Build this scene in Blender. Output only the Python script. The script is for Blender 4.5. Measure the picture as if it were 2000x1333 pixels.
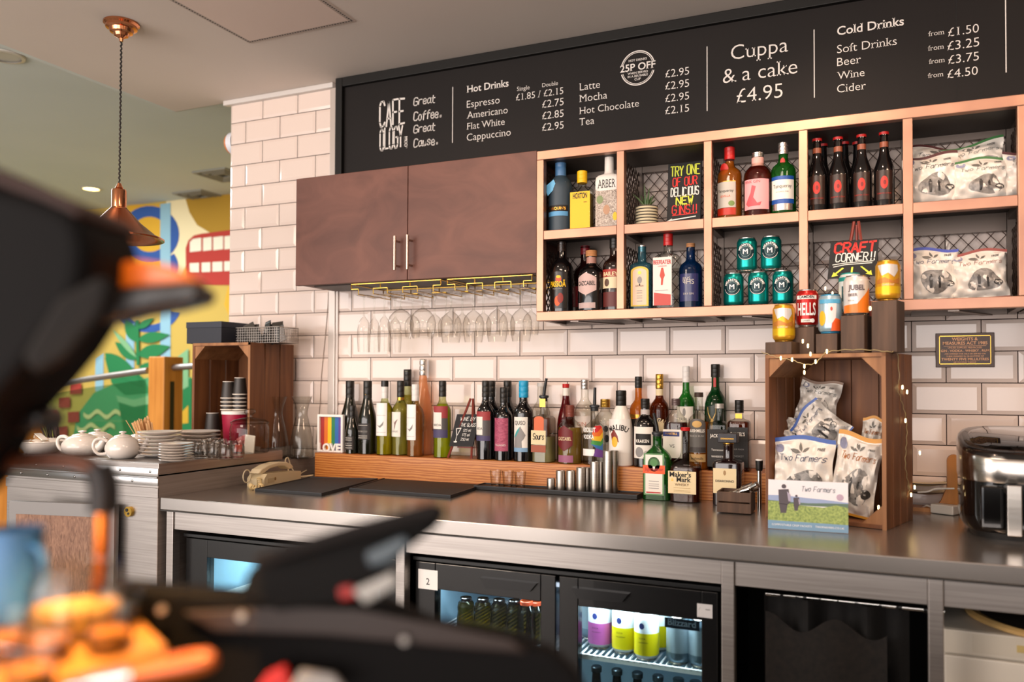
import bpy, bmesh, math, random
from math import sin, cos, pi, radians, sqrt
from mathutils import Vector, Matrix
random.seed(7)
for o in list(bpy.data.objects):
    bpy.data.objects.remove(o)
SC = bpy.context.scene
COL = SC.collection

# ------------------------------------------------------------------ camera
CP = Vector((1.2121, -3.0447, 1.3216))
YAW, PITCH, ROLL, FPX, SHY = 0.4167, 0.0216, 0.0037, 1617.12, 45.77
FW = Vector((-sin(YAW) * cos(PITCH), cos(YAW) * cos(PITCH), sin(PITCH)))
R0 = Vector((cos(YAW), sin(YAW), 0))
U0 = R0.cross(FW)
RT = R0 * cos(ROLL) + U0 * sin(ROLL)
UP = U0 * cos(ROLL) - R0 * sin(ROLL)
cam = bpy.data.cameras.new('camera')
cam.sensor_width = 36.0
cam.lens = FPX * 36.0 / 2000.0
cam.shift_y = SHY / 2000.0
cam.clip_start = 0.02
cam.clip_end = 60
cam.dof.use_dof = True
cam.dof.focus_distance = 2.85
cam.dof.aperture_fstop = 1.8
camo = bpy.data.objects.new('camera', cam)
COL.objects.link(camo)
camo.matrix_world = Matrix(((RT.x, UP.x, -FW.x, CP.x), (RT.y, UP.y, -FW.y, CP.y), (RT.z, UP.z, -FW.z, CP.z), (0, 0, 0, 1)))
SC.camera = camo


def ray(px, py):
    return FW + RT * ((px - 1000) / FPX) - UP * ((py - 666.5 - SHY) / FPX)


def at(px, py, Y):
    d = ray(px, py)
    return CP + d * ((Y - CP.y) / d.y)


def atz(px, py, Z):
    d = ray(px, py)
    return CP + d * ((Z - CP.z) / d.z)


def atd(px, py, D):
    return CP + ray(px, py) * D


# ------------------------------------------------------------------ light
W = bpy.data.worlds.new('world')
SC.world = W
W.use_nodes = True
W.node_tree.nodes['Background'].inputs[0].default_value = (0.92, 0.95, 1.0, 1)
W.node_tree.nodes['Background'].inputs[1].default_value = 1.0
SC.view_settings.view_transform = 'Standard'
SC.view_settings.look = 'None'
SC.view_settings.gamma = 1.0
SC.view_settings.use_curve_mapping = False
SC.view_settings.exposure = 0.08
SC.cycles.transparent_max_bounces = 40
SC.cycles.max_bounces = 10
SC.cycles.caustics_refractive = False
SC.cycles.caustics_reflective = False
SC.cycles.sample_clamp_indirect = 6.0


def lamp(kind, name, loc, target, energy, color, size=0.2, size_y=None, spot=None, blend=0.5):
    l = bpy.data.lights.new(name, kind)
    l.energy = energy
    l.color = color
    if kind == 'AREA':
        l.shape = 'RECTANGLE'
        l.size = size
        l.size_y = size_y or size
    else:
        l.shadow_soft_size = size
    if kind == 'SPOT':
        l.spot_size = radians(spot)
        l.spot_blend = blend
    o = bpy.data.objects.new(name, l)
    COL.objects.link(o)
    o.location = loc
    d = Vector(target) - Vector(loc)
    o.rotation_euler = d.to_track_quat('-Z', 'Y').to_euler()
    o['kind'] = 'helper'
    return o


WARM = (1.0, 0.68, 0.47)
WARM2 = (1.0, 0.8, 0.64)
# fill added to lift the ceiling, as from unseen windows; lamps in the ceilings
lamp('AREA', 'window_fill', (-1.5, -6.2, 1.45), (-1.0, 0, 1.75), 300, (1.0, 0.885, 0.82), 8.0, 2.3)
lamp('AREA', 'room_light', (-1.6, -3.4, 2.6), (-0.2, 0, 1.2), 42, WARM2, 1.0, 0.8)
lamp('AREA', 'room_light', (0.6, -2.1, 2.62), (0.5, -0.1, 1.3), 12, WARM2, 0.9, 0.25)
lamp('AREA', 'room_light', (2.3, -1.6, 2.6), (1.5, 0, 1.2), 16, WARM, 0.6, 0.3)
lamp('SPOT', 'bar_spot', (0.95, -1.15, 2.63), (1.1, -0.1, 1.6), 34, WARM, 0.04, spot=80, blend=0.8)
lamp('SPOT', 'bar_spot', (-0.3, -1.2, 2.63), (-0.3, 0, 1.2), 18, WARM, 0.04, spot=90, blend=0.9)
lamp('SPOT', 'station_spot', (-1.5, -1.1, 2.62), (-1.45, -0.5, 1.0), 22, WARM, 0.05, spot=75, blend=0.9)
lamp('AREA', 'dining_light', (-4.2, 0.2, 2.75), (-4.2, 0.3, 0), 95, (0.93, 0.97, 1.0), 2.2, 1.2)
# ------------------------------------------------------------------ materials
def lin(c):
    if isinstance(c, str):
        c = [int(c[i:i + 2], 16) / 255 for i in (0, 2, 4)]
    return tuple((x / 12.92 if x <= 0.04045 else ((x + 0.055) / 1.055) ** 2.4) for x in c[:3]) + (1.0,)


MATS = {}


def mat(hexc, rough=0.5, metal=0.0, spec=0.5, coat=0.0, emit=None, es=0.0):
    key = (hexc, rough, metal, spec, coat, emit, es)
    if key in MATS:
        return MATS[key]
    m = bpy.data.materials.new('surface_' + hexc)
    m.use_nodes = True
    b = m.node_tree.nodes['Principled BSDF']
    b.inputs['Base Color'].default_value = lin(hexc)
    b.inputs['Roughness'].default_value = rough
    b.inputs['Metallic'].default_value = metal
    b.inputs['Specular IOR Level'].default_value = spec
    b.inputs['Coat Weight'].default_value = coat
    if emit:
        b.inputs['Emission Color'].default_value = lin(emit)
        b.inputs['Emission Strength'].default_value = es
    MATS[key] = m
    return m


def tex_mat(name, c1, c2, scale=(1, 1, 1), rough=0.5, metal=0.0, detail=4, noise=1.0, kind='noise', bump=0.0, rough2=None, distort=0.0, coat=0.0, spec=0.5):
    if name in MATS:
        return MATS[name]
    m = bpy.data.materials.new(name)
    m.use_nodes = True
    nt = m.node_tree
    b = nt.nodes['Principled BSDF']
    tc = nt.nodes.new('ShaderNodeTexCoord')
    mp = nt.nodes.new('ShaderNodeMapping')
    mp.inputs['Scale'].default_value = scale
    nt.links.new(tc.outputs['Object'], mp.inputs[0])
    if kind == 'wave':
        t = nt.nodes.new('ShaderNodeTexWave')
        t.wave_type = 'BANDS'
        t.bands_direction = 'Z'
        t.inputs['Scale'].default_value = noise
        t.inputs['Distortion'].default_value = distort
        t.inputs['Detail'].default_value = detail
        t.inputs['Detail Scale'].default_value = 1.2
    else:
        t = nt.nodes.new('ShaderNodeTexNoise')
        t.inputs['Scale'].default_value = noise
        t.inputs['Detail'].default_value = detail
        t.inputs['Distortion'].default_value = distort
    nt.links.new(mp.outputs[0], t.inputs['Vector'])
    r = nt.nodes.new('ShaderNodeValToRGB')
    r.color_ramp.elements[0].position = 0.3
    r.color_ramp.elements[1].position = 0.7
    r.color_ramp.elements[0].color = lin(c1)
    r.color_ramp.elements[1].color = lin(c2)
    fac = t.outputs['Fac']
    nt.links.new(fac, r.inputs[0])
    nt.links.new(r.outputs[0], b.inputs['Base Color'])
    b.inputs['Roughness'].default_value = rough
    b.inputs['Metallic'].default_value = metal
    b.inputs['Coat Weight'].default_value = coat
    b.inputs['Specular IOR Level'].default_value = spec
    if rough2 is not None:
        mr = nt.nodes.new('ShaderNodeMapRange')
        mr.inputs['To Min'].default_value = rough
        mr.inputs['To Max'].default_value = rough2
        nt.links.new(fac, mr.inputs[0])
        nt.links.new(mr.outputs[0], b.inputs['Roughness'])
    if bump:
        bp = nt.nodes.new('ShaderNodeBump')
        bp.inputs['Strength'].default_value = bump
        bp.inputs['Distance'].default_value = 0.002
        nt.links.new(fac, bp.inputs['Height'])
        nt.links.new(bp.outputs[0], b.inputs['Normal'])
    MATS[name] = m
    return m


def glass(name, center, edge, ior=1.45, rough=0.02, power=1.6, body=0.0, walls=1):
    """thin tinted glass: see-through, darker towards the rim, with Fresnel gloss; body adds cloudy liquid colour"""
    if name in MATS:
        return MATS[name]
    m = bpy.data.materials.new(name)
    m.use_nodes = True
    nt = m.node_tree
    for n in list(nt.nodes):
        if n.type == 'BSDF_PRINCIPLED':
            nt.nodes.remove(n)
    out = nt.nodes['Material Output']
    lw = nt.nodes.new('ShaderNodeLayerWeight')
    lw.inputs['Blend'].default_value = 0.5
    pw = nt.nodes.new('ShaderNodeMath')
    pw.operation = 'POWER'
    pw.inputs[1].default_value = power
    nt.links.new(lw.outputs['Facing'], pw.inputs[0])
    mx = nt.nodes.new('ShaderNodeMix')
    mx.data_type = 'RGBA'
    rt = lambda c: tuple(x ** (1.0 / walls) for x in lin(c))
    mx.inputs[6].default_value = rt(center)
    mx.inputs[7].default_value = rt(edge)
    nt.links.new(pw.outputs[0], mx.inputs[0])
    tr = nt.nodes.new('ShaderNodeBsdfTransparent')
    nt.links.new(mx.outputs[2], tr.inputs[0])
    last = tr
    if body > 0:
        df = nt.nodes.new('ShaderNodeBsdfDiffuse')
        df.inputs[0].default_value = lin(center)
        tl = nt.nodes.new('ShaderNodeBsdfTranslucent')
        tl.inputs[0].default_value = lin(center)
        ma = nt.nodes.new('ShaderNodeMixShader')
        nt.links.new(df.outputs[0], ma.inputs[1])
        nt.links.new(tl.outputs[0], ma.inputs[2])
        mb = nt.nodes.new('ShaderNodeMixShader')
        mb.inputs[0].default_value = body
        nt.links.new(tr.outputs[0], mb.inputs[1])
        nt.links.new(ma.outputs[0], mb.inputs[2])
        last = mb
    gl = nt.nodes.new('ShaderNodeBsdfGlossy')
    gl.inputs['Roughness'].default_value = rough
    p5 = nt.nodes.new('ShaderNodeMath')
    p5.operation = 'POWER'
    p5.inputs[1].default_value = 5.0
    nt.links.new(lw.outputs['Facing'], p5.inputs[0])
    fr = nt.nodes.new('ShaderNodeMapRange')
    fr.inputs['To Min'].default_value = ((ior - 1) / (ior + 1)) ** 2
    fr.inputs['To Max'].default_value = 0.9 if ior > 1.1 else 0.0
    nt.links.new(p5.outputs[0], fr.inputs[0])
    ms = nt.nodes.new('ShaderNodeMixShader')
    nt.links.new(fr.outputs[0], ms.inputs[0])
    nt.links.new(last.outputs[0], ms.inputs[1])
    nt.links.new(gl.outputs[0], ms.inputs[2])
    nt.links.new(ms.outputs[0], out.inputs['Surface'])
    MATS[name] = m
    return m


# ------------------------------------------------------------------ mesh builder
class MB:
    def __init__(self):
        self.v, self.f, self.m, self.s = [], [], [], []

    def add(self, vs, fs, mi=0, smooth=False):
        n = len(self.v)
        self.v += [tuple(p) for p in vs]
        for f in fs:
            self.f.append([i + n for i in f])
            self.m.append(mi)
            self.s.append(smooth)
        return self

    def box(self, x0, x1, y0, y1, z0, z1, mi=0, b=0.0):
        if b <= 0:
            vs = [(x, y, z) for z in (z0, z1) for y in (y0, y1) for x in (x0, x1)]
            return self.add(vs, [(0, 2, 3, 1), (4, 5, 7, 6), (0, 1, 5, 4), (2, 6, 7, 3), (0, 4, 6, 2), (1, 3, 7, 5)], mi)
        bm = bmesh.new()
        bmesh.ops.create_cube(bm, size=1)
        for v in bm.verts:
            v.co = Vector((x0 if v.co.x < 0 else x1, y0 if v.co.y < 0 else y1, z0 if v.co.z < 0 else z1))
        bmesh.ops.bevel(bm, geom=list(bm.edges), offset=b, segments=2, affect='EDGES', profile=0.5)
        return self.bm(bm, mi, False)

    def bm(self, bm, mi=0, smooth=False):
        bm.verts.index_update()
        self.add([v.co[:] for v in bm.verts], [[v.index for v in f.verts] for f in bm.faces], mi, smooth)
        bm.free()
        return self

    def rings(self, rs, seg=28, mi=0, cap0=True, cap1=True, smooth=True):
        """rs: (z, rx, ry, n, cx, cy) super-ellipse sections"""
        vs, fs = [], []
        for q in rs:
            z, rx, ry, n = q[:4]
            cx, cy = (q[4], q[5]) if len(q) > 4 else (0, 0)
            for k in range(seg):
                a = 2 * pi * (k + 0.5) / seg
                c, s = cos(a), sin(a)
                if n != 2:
                    c = math.copysign(abs(c) ** (2 / n), c)
                    s = math.copysign(abs(s) ** (2 / n), s)
                vs.append((cx + rx * c, cy + ry * s, z))
        for i in range(len(rs) - 1):
            for k in range(seg):
                a, b2 = i * seg + k, i * seg + (k + 1) % seg
                fs.append((a, b2, b2 + seg, a + seg))
        self.add(vs, fs, mi, smooth)
        n0 = len(self.v) - len(vs)
        if cap0:
            self.f.append([n0 + k for k in range(seg)][::-1]); self.m.append(mi); self.s.append(False)
        if cap1:
            t = n0 + (len(rs) - 1) * seg
            self.f.append([t + k for k in range(seg)]); self.m.append(mi); self.s.append(False)
        return self

    def lathe(self, prof, seg=24, cx=0, cy=0, mi=0, cap0=True, cap1=True, zo=0):
        return self.rings([(z + zo, r, r, 2, cx, cy) for r, z in prof], seg, mi, cap0, cap1)

    def tube(self, pts, r, seg=8, closed=False, mi=0, caps=True):
        pts = [Vector(p) for p in pts]
        n = len(pts)
        vs, fs = [], []
        prev = None
        for i, p in enumerate(pts):
            if closed:
                t = pts[(i + 1) % n] - pts[i - 1]
            else:
                t = pts[min(i + 1, n - 1)] - pts[max(i - 1, 0)]
            if t.length < 1e-9:
                t = Vector((0, 0, 1))
            t.normalize()
            if prev is None:
                u = t.cross(Vector((0.123, 0.456, 0.88)))
                if u.length < 0.2:
                    u = t.cross(Vector((1, 0, 0)))
            else:
                u = prev - t * prev.dot(t)
            u.normalize()
            prev = u
            w = t.cross(u)
            rr = r[i] if isinstance(r, (list, tuple)) else r
            for k in range(seg):
                a = 2 * pi * k / seg
                vs.append(p + u * (rr * cos(a)) + w * (rr * sin(a)))
        for i in range(n if closed else n - 1):
            j = (i + 1) % n
            for k in range(seg):
                k2 = (k + 1) % seg
                fs.append((i * seg + k, i * seg + k2, j * seg + k2, j * seg + k))
        if caps and not closed:
            fs.append(list(range(seg))[::-1])
            fs.append([(n - 1) * seg + k for k in range(seg)])
        return self.add(vs, fs, mi, True)

    def prism(self, poly, fn, d0, d1, mi=0, smooth=False):
        """poly of 2-D points, fn(u, v, d) gives the point"""
        n = len(poly)
        vs = [fn(u, v, d0) for u, v in poly] + [fn(u, v, d1) for u, v in poly]
        fs = [list(range(n))[::-1], [n + k for k in range(n)]] + [(k, (k + 1) % n, n + (k + 1) % n, n + k) for k in range(n)]
        return self.add(vs, fs, mi, smooth)

    def sheet(self, fn, nu, nv, mi=0, smooth=True):
        vs = [fn(i / nu, j / nv) for j in range(nv + 1) for i in range(nu + 1)]
        fs = [(j * (nu + 1) + i, j * (nu + 1) + i + 1, (j + 1) * (nu + 1) + i + 1, (j + 1) * (nu + 1) + i) for j in range(nv) for i in range(nu)]
        return self.add(vs, fs, mi, smooth)

    def build(self, name, mats, parent=None, loc=None, rz=0, fix=True):
        me = bpy.data.meshes.new(name)
        me.from_pydata(self.v, [], self.f)
        if not isinstance(mats, (list, tuple)):
            mats = [mats]
        for m in mats:
            me.materials.append(m)
        for p, mi, s in zip(me.polygons, self.m, self.s):
            p.material_index = mi
            p.use_smooth = s
        if fix:
            bm = bmesh.new()
            bm.from_mesh(me)
            bmesh.ops.recalc_face_normals(bm, faces=bm.faces)
            bm.to_mesh(me)
            bm.free()
        if any(self.s):
            me.set_sharp_from_angle(angle=radians(38))
        o = bpy.data.objects.new(name, me)
        COL.objects.link(o)
        if parent:
            o.parent = parent
        if loc is not None:
            o.location = loc
        if rz:
            o.rotation_euler = (0, 0, rz)
        return o


def tag(o, label, cat, group=None, kind=None):
    if label:
        o['label'] = label
    if cat:
        o['category'] = cat
    if group:
        o['group'] = group
    if kind:
        o['kind'] = kind
    return o


def thing(name, label, cat, loc=(0, 0, 0), rz=0, group=None, rot=None):
    o = bpy.data.objects.new(name, None)
    o.empty_display_size = 0.02
    COL.objects.link(o)
    o.location = loc
    o.rotation_euler = rot or (0, 0, rz)
    return tag(o, label, cat, group)


def struct(o):
    o['kind'] = 'structure'
    return o


def dup(root, loc, rz=0, label=None, group=None, rot=None):
    r = root.copy()
    COL.objects.link(r)
    r.location = loc
    r.rotation_euler = rot or (0, 0, rz)
    if label:
        r['label'] = label
    if group:
        r['group'] = group
    for ch in list(root.children):
        c = ch.copy()
        COL.objects.link(c)
        c.parent = r
        for g in ch.children:
            d = g.copy()
            COL.objects.link(d)
            d.parent = c
    return r


ORD = ['first', 'second', 'third', 'fourth', 'fifth', 'sixth', 'seventh', 'eighth', 'ninth', 'tenth', 'eleventh', 'twelfth', 'thirteenth', 'fourteenth']

# ------------------------------------------------------------------ lettering
TXT = {}


def text_mesh(body, offset=0.0, serif=False, space=1.0):
    key = (body, offset, serif, space)
    if key in TXT:
        return TXT[key]
    c = bpy.data.curves.new('lettering', 'FONT')
    c.body = body
    c.size = 1
    c.offset = offset
    c.space_character = space
    c.resolution_u = 3
    o = bpy.data.objects.new('lettering', c)
    me = bpy.data.meshes.new_from_object(o)
    vs = [(v.co.x, v.co.y) for v in me.vertices]
    fs = [list(p.vertices) for p in me.polygons]
    if serif:
        cnt = {}
        for p in me.polygons:
            for k in p.edge_keys:
                cnt[k] = cnt.get(k, 0) + 1
        for (a, b), n in cnt.items():
            if n != 1:
                continue
            (xa, ya), (xb, yb) = vs[a], vs[b]
            w = abs(xa - xb)
            if abs(ya - yb) < 2e-3 and 0.05 < w < 0.135:
                x0, x1 = min(xa, xb), max(xa, xb)
                e, t = 0.055, 0.055
                y = ya
                if abs(y - offset * -1) < 0.03 or abs(y + 0.23) < 0.03:
                    q = (x0 - e, x1 + e, y, y + t)
                elif abs(y - 0.682) < 0.03:
                    q = (x0 - e, x1 + e * 0.6, y - t, y)
                elif abs(y - 0.449) < 0.03:
                    q = (x0 - e, x1 + e * 0.2, y - t, y)
                else:
                    continue
                k = len(vs)
                vs += [(q[0], q[2]), (q[1], q[2]), (q[1], q[3]), (q[0], q[3])]
                fs.append([k, k + 1, k + 2, k + 3])
    bpy.data.objects.remove(o)
    bpy.data.meshes.remove(me)
    x0 = min(v[0] for v in vs)
    x1 = max(v[0] for v in vs)
    TXT[key] = ([(x - x0, y) for x, y in vs], fs, x1 - x0)
    return TXT[key]


def text(body, fn, m, parent, width=None, size=None, align='C', x=0, y=0, offset=0.0, serif=False, ys=1.0, name='lettering', arc=None, label=None):
    """fn(u, v) maps the lettering plane to the surface; width fits the line"""
    vs, fs, w = text_mesh(body, offset, serif)
    s = size if size else width / w
    dx = {'C': -w / 2, 'L': 0, 'R': -w}[align]
    out = []
    for px, py in vs:
        u, v = (px + dx) * s, py * s * ys
        if arc:
            a = u / arc
            rr = arc + v
            u, v = rr * sin(a), rr * cos(a) - arc
        out.append(fn(x + u, y + v))
    o = MB().add(out, fs).build(name, m, parent, fix=False)
    if label:
        o['label'] = label
    return o


GL = {
    'A': '00 26 40;12 32', 'B': '00 06 36 45 44 33 03;33 42 41 30 00', 'C': '45 36 16 05 01 10 30 41', 'D': '00 06 26 44 42 20 00',
    'E': '40 00 06 46;03 33', 'F': '00 06 46;03 33', 'G': '45 36 16 05 01 10 30 41 43 23', 'H': '00 06;40 46;03 43', 'I': '20 26',
    'J': '46 41 30 10 01', 'K': '00 06;46 03 40', 'L': '06 00 40', 'M': '00 06 23 46 40', 'N': '00 06 40 46',
    'O': '16 36 45 41 30 10 01 05 16', 'P': '00 06 36 45 44 33 03', 'R': '00 06 36 45 44 33 03;23 40',
    'S': '45 36 16 05 04 13 33 42 41 30 10 01', 'T': '06 46;26 20', 'U': '06 01 10 30 41 46', 'V': '06 20 46', 'W': '06 10 24 30 46',
    'X': '00 46;06 40', 'Y': '06 23 46;23 20', 'Z': '06 46 00 40', '0': '16 36 45 41 30 10 01 05 16', '1': '15 26 20',
    '2': '05 16 36 45 44 00 40', '3': '05 16 36 45 44 33 42 41 30 10 01', '5': '46 06 04 34 43 41 30 10 01', '7': '06 46 10',
    '!': '26 22;21 20', '.': '10 11 21 20 10', 'a': '34 14 03 01 10 31;34 31 40', 'e': '02 32 33 24 14 03 01 10 30 31', 'r': '00 04;03 14 34',
    't': '16 11 20 30;04 34', 'o': '14 24 33 31 20 10 01 03 14', 'f': '36 26 15 10;04 34', 'u': '04 01 10 20 32 34;34 30',
    's': '33 24 14 03 12 22 31 20 10 01', 'c': '33 24 14 03 01 10 20 31', 'm': '00 04;03 14 24 23 20;23 34 44 43 40',
    'w': '04 10 23 30 44', 'l': '16 11 20', 'i': '14 10;15 16', 'n': '00 04;03 14 24 33 30', 'd': '34 14 03 01 10 31;36 30', "'": '26 24', ' ': '',
}


def strokes(body, fn, m, parent, width, height, th=0.12, x=0, y=0, align='C', slant=0.0, jit=0.0, name='lettering', rnd=3, adv=5.2, label=None):
    rng = random.Random(body + str(rnd))
    lines, cx = [], 0.0
    for ch in body:
        g = GL.get(ch, '')
        low = ch.islower()
        dy = rng.uniform(-jit, jit) * 3
        for pl in g.split(';'):
            if pl:
                lines.append([(cx + int(p[0]) + rng.uniform(-jit, jit), int(p[1]) + dy + rng.uniform(-jit, jit)) for p in pl.split()])
        cx += 3.2 if ch in ' .!1Iil' else (4.4 if low and ch not in 'mw' else adv)
    tot = cx - 1.0
    sx, sy = width / tot, height / 6.0
    off = {'C': -tot / 2, 'L': 0, 'R': -tot}[align]
    mb = MB()
    hw = th * height / 2
    for ln in lines:
        p2 = [Vector(((px + off + slant * py) * sx, py * sy)) for px, py in ln]
        for a, b in zip(p2[:-1], p2[1:]):
            d = b - a
            if d.length < 1e-7:
                continue
            d.normalize()
            n = Vector((-d.y, d.x)) * hw
            e = d * hw * 0.7
            q = [a - e * 0.4 + n, a - e - n * 0.3, a - e * 0.4 - n, b + e * 0.4 - n, b + e + n * 0.3, b + e * 0.4 + n]
            mb.add([fn(x + t.x, y + t.y) for t in q], [(0, 1, 2, 3, 4, 5)])
    o = mb.build(name, m, parent, fix=False)
    if label:
        o['label'] = label
    return o


def strips(pts, du):
    """cut a polygon into narrow upright strips so that it can follow a curve"""
    def clip(p, x, keep):
        out = []
        for a, b in zip(p, p[1:] + p[:1]):
            ia, ib = (a[0] - x) * keep >= 0, (b[0] - x) * keep >= 0
            if ia:
                out.append(a)
            if ia != ib:
                t = (x - a[0]) / (b[0] - a[0])
                out.append((x, a[1] + t * (b[1] - a[1])))
        return out
    x0, x1 = min(p[0] for p in pts), max(p[0] for p in pts)
    n = max(1, int(math.ceil((x1 - x0) / du)))
    res = []
    for k in range(n):
        q = clip(clip(list(pts), x0 + (x1 - x0) * k / n, 1), x0 + (x1 - x0) * (k + 1) / n, -1)
        if len(q) > 2:
            res.append(q)
    return res


def flat(y0):
    return lambda u, v: (u, y0, v)


def wrap(r):
    return lambda u, v: (r * sin(u / r), -r * cos(u / r), v)


def smooth(p, n=6):
    out = []
    for i in range(len(p) - 1):
        p0, p1, p2, p3 = p[max(i - 1, 0)], p[i], p[i + 1], p[min(i + 2, len(p) - 1)]
        for k in range(n):
            s = k / n
            out.append(.5 * ((2 * p1) + (p2 - p0) * s + (2 * p0 - 5 * p1 + 4 * p2 - p3) * s * s + (3 * p1 - p0 - 3 * p2 + p3) * s ** 3))
    return out + [p[-1]]

# ------------------------------------------------------------------ shared materials
STEEL = tex_mat('brushed_steel', 'a39c97', 'b7b0ab', (1, 1, 60), rough=0.38, metal=1.0, noise=3, detail=3, rough2=0.46)
STEELV = tex_mat('brushed_steel_top', 'b3aca6', 'bcb5af', (0.5, 60, 1), rough=0.2, metal=0.88, noise=3, detail=2, rough2=0.29)
CHROME = mat('d8d6d2', 0.12, 1.0)
FRAMEM = tex_mat('champagne_metal', 'a27866', 'bd9179', (1, 1, 1), rough=0.36, metal=0.8, noise=5, detail=3, rough2=0.46)
DARKM = mat('2a2624', 0.55, 0.4)
BLACK = mat('0c0b0b', 0.35)
BLACKM = mat('15130f', 0.7)
RUBBER = tex_mat('black_rubber', '0e1013', '17191d', (1, 1, 1), rough=0.62, noise=300, detail=2, bump=0.3)
WHITE = mat('e9e4dc', 0.35)
WHITEP = mat('efe9e2', 0.6)
CREAM = mat('e8d7b0', 0.55)
CHALK = mat('e9e6df', 0.8)
SLATE = mat('1b1b1d', 0.75)
COPPER = mat('d08a62', 0.14, 1.0)
BRASS = mat('c9a24e', 0.25, 1.0)
GOLD = mat('c79a45', 0.3, 1.0)
OAK = tex_mat('oak_plank', 'a85f22', 'c98440', (3.5, 3.5, 24), rough=0.45, noise=1.3, detail=6, kind='wave', distort=7.0, coat=0.1)
CRATE = tex_mat('stained_pine', '5a3218', '80502c', (9, 9, 0.8), rough=0.6, noise=3.2, detail=5, distort=0.6)
CRATEL = tex_mat('stained_pine_edge', '7d5230', 'a5744a', (9, 9, 0.8), rough=0.6, noise=3.2, detail=5)
DWOOD = tex_mat('dark_block_wood', '3a281c', '5c4433', (12, 12, 1.0), rough=0.65, noise=3.4, detail=5)
CABM = tex_mat('walnut_veneer', '543026', '6e463a', (2.2, 2.2, 3.2), rough=0.5, noise=2.2, detail=7, distort=1.4, rough2=0.6)
G_CLEAR = glass('clear_glass', 'f8f8f6', 'c8c4c0', power=2.6)
G_BOTTLE = glass('bottle_glass', 'f4f4f0', 'b4b2ac', power=2.0)
G_WINE = glass('stem_glass', 'faf9f7', 'b8b2ae', power=3.0)

# ------------------------------------------------------------------ tiled wall
TW, TH = 0.202, 0.102
GROUT = mat('3d2d27', 0.95)
TILE = mat('e2d1c7', 0.10, 0, 0.5)
mb = MB()
mb.box(-1.605, 2.75, 0.0, 0.14, 0.0, 2.66, 1)
ZT = 1.325
for k in range(-5, 13):
    z0, z1 = ZT + k * TH + 0.0015, ZT + (k + 1) * TH - 0.0015
    z1 = min(z1, 2.655)
    off = 0.0 if k % 2 == 0 else 0.5
    for i in range(-10, 15):
        x0, x1 = (i + off) * TW + 0.0015, (i + 1 + off) * TW - 0.0015
        x0, x1 = max(x0, -1.604), min(x1, 2.75)
        if x1 - x0 < 0.01 or z1 - z0 < 0.01:
            continue
        e, d0, d1 = 0.0125, -0.001, -0.0055
        mb.add([(x0, d0, z0), (x1, d0, z0), (x1, d0, z1), (x0, d0, z1), (x0 + e, d1, z0 + e), (x1 - e, d1, z0 + e), (x1 - e, d1, z1 - e), (x0 + e, d1, z1 - e)],
               [(4, 5, 6, 7), (0, 1, 5, 4), (1, 2, 6, 5), (2, 3, 7, 6), (3, 0, 4, 7)], 0)
struct(mb.build('wall_back', [TILE, GROUT], fix=False))
# coving over the tiles and the vertical channel beside the menu board
TRIMM = mat('cfcac6', 0.4)
struct(MB().box(-1.63, -1.0, -0.03, 0.0, 2.632, 2.655, 0, 0.004).build('trim_1', TRIMM))
mb = MB().box(-1.02, -0.985, -0.02, -0.004, 1.0, 2.632, 0, 0.003)
mb.box(-0.985, -0.973, -0.014, -0.004, 1.0, 2.632, 0, 0.002)
struct(mb.build('trim_2', mat('c9beb6', 0.3, 0.3)))
# ceilings: low soffit over the bar, higher ceiling over the seating beyond
CEIL = tex_mat('painted_ceiling', 'd6cbc2', 'ddd3ca', (1, 1, 1), rough=0.9, noise=1.2, detail=2)
struct(MB().box(-1.96, 4.2, -6.5, 0.0, 2.655, 2.72).build('ceiling', CEIL))
CEIL2 = tex_mat('painted_ceiling_rear', 'c9d2cf', 'd2dad7', (1, 1, 1), rough=0.9, noise=1.0, detail=2)
struct(MB().box(-9.0, 4.2, -6.5, 4.0, 2.80, 2.86).build('ceiling', CEIL2))
# the soffit's own edge, back and side
struct(MB().box(-1.985, -1.96, -6.5, 0.0, 2.655, 2.80).box(-1.985, 4.2, 0.0, 0.025, 2.662, 2.80).build('trim_3', CEIL2))
struct(MB().box(-9.0, 4.2, -6.5, 4.0, -0.08, 0.0).build('floor', tex_mat('vinyl_floor', '7d766e', '8d857c', (1, 1, 1), rough=0.5, noise=2)))
struct(MB().box(4.1, 4.2, -6.5, 0.0, 0.0, 2.66).build('wall_right', mat('b3a699', 0.8)))
struct(MB().box(-9.0, -8.9, -6.5, 4.0, 0.0, 2.80).build('wall_left', mat('b9b2a4', 0.8)))

# ceiling access hatch with perforated bead
hx = [(-1.05, -1.0), (-1.02, -0.53), (-0.553, -0.516), (-0.57, -1.0)]
t = thing('ceiling_hatch', 'plain square access panel set into the ceiling near its tiled end', 'ceiling hatch', (-0.8, -0.78, 2.655))
MB().box(-0.225, 0.235, -0.235, 0.25, -0.004, 0.0).build('panel', tex_mat('painted_ceiling_panel', 'dcc9be', 'e2d0c5', (1, 1, 1), rough=0.9, noise=1.2), t)
fr = MB()
for x0, x1, y0, y1 in ((-0.245, 0.255, 0.25, 0.268), (-0.245, 0.255, -0.253, -0.235), (-0.245, -0.225, -0.235, 0.25), (0.235, 0.255, -0.235, 0.25)):
    fr.box(x0, x1, y0, y1, -0.003, 0.0)
for k in range(40):
    y = -0.24 + k * 0.0125
    fr.box(0.242, 0.248, y, y + 0.006, -0.0036, -0.003, 1)
    fr.box(-0.238, -0.233, y, y + 0.006, -0.0036, -0.003, 1)
    fr.box(-0.235 + k * 0.0122, -0.229 + k * 0.0122, 0.256, 0.261, -0.0036, -0.003, 1)
fr.build('frame', [mat('b9aca3', 0.8), mat('4b4440', 0.9)], t)

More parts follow.
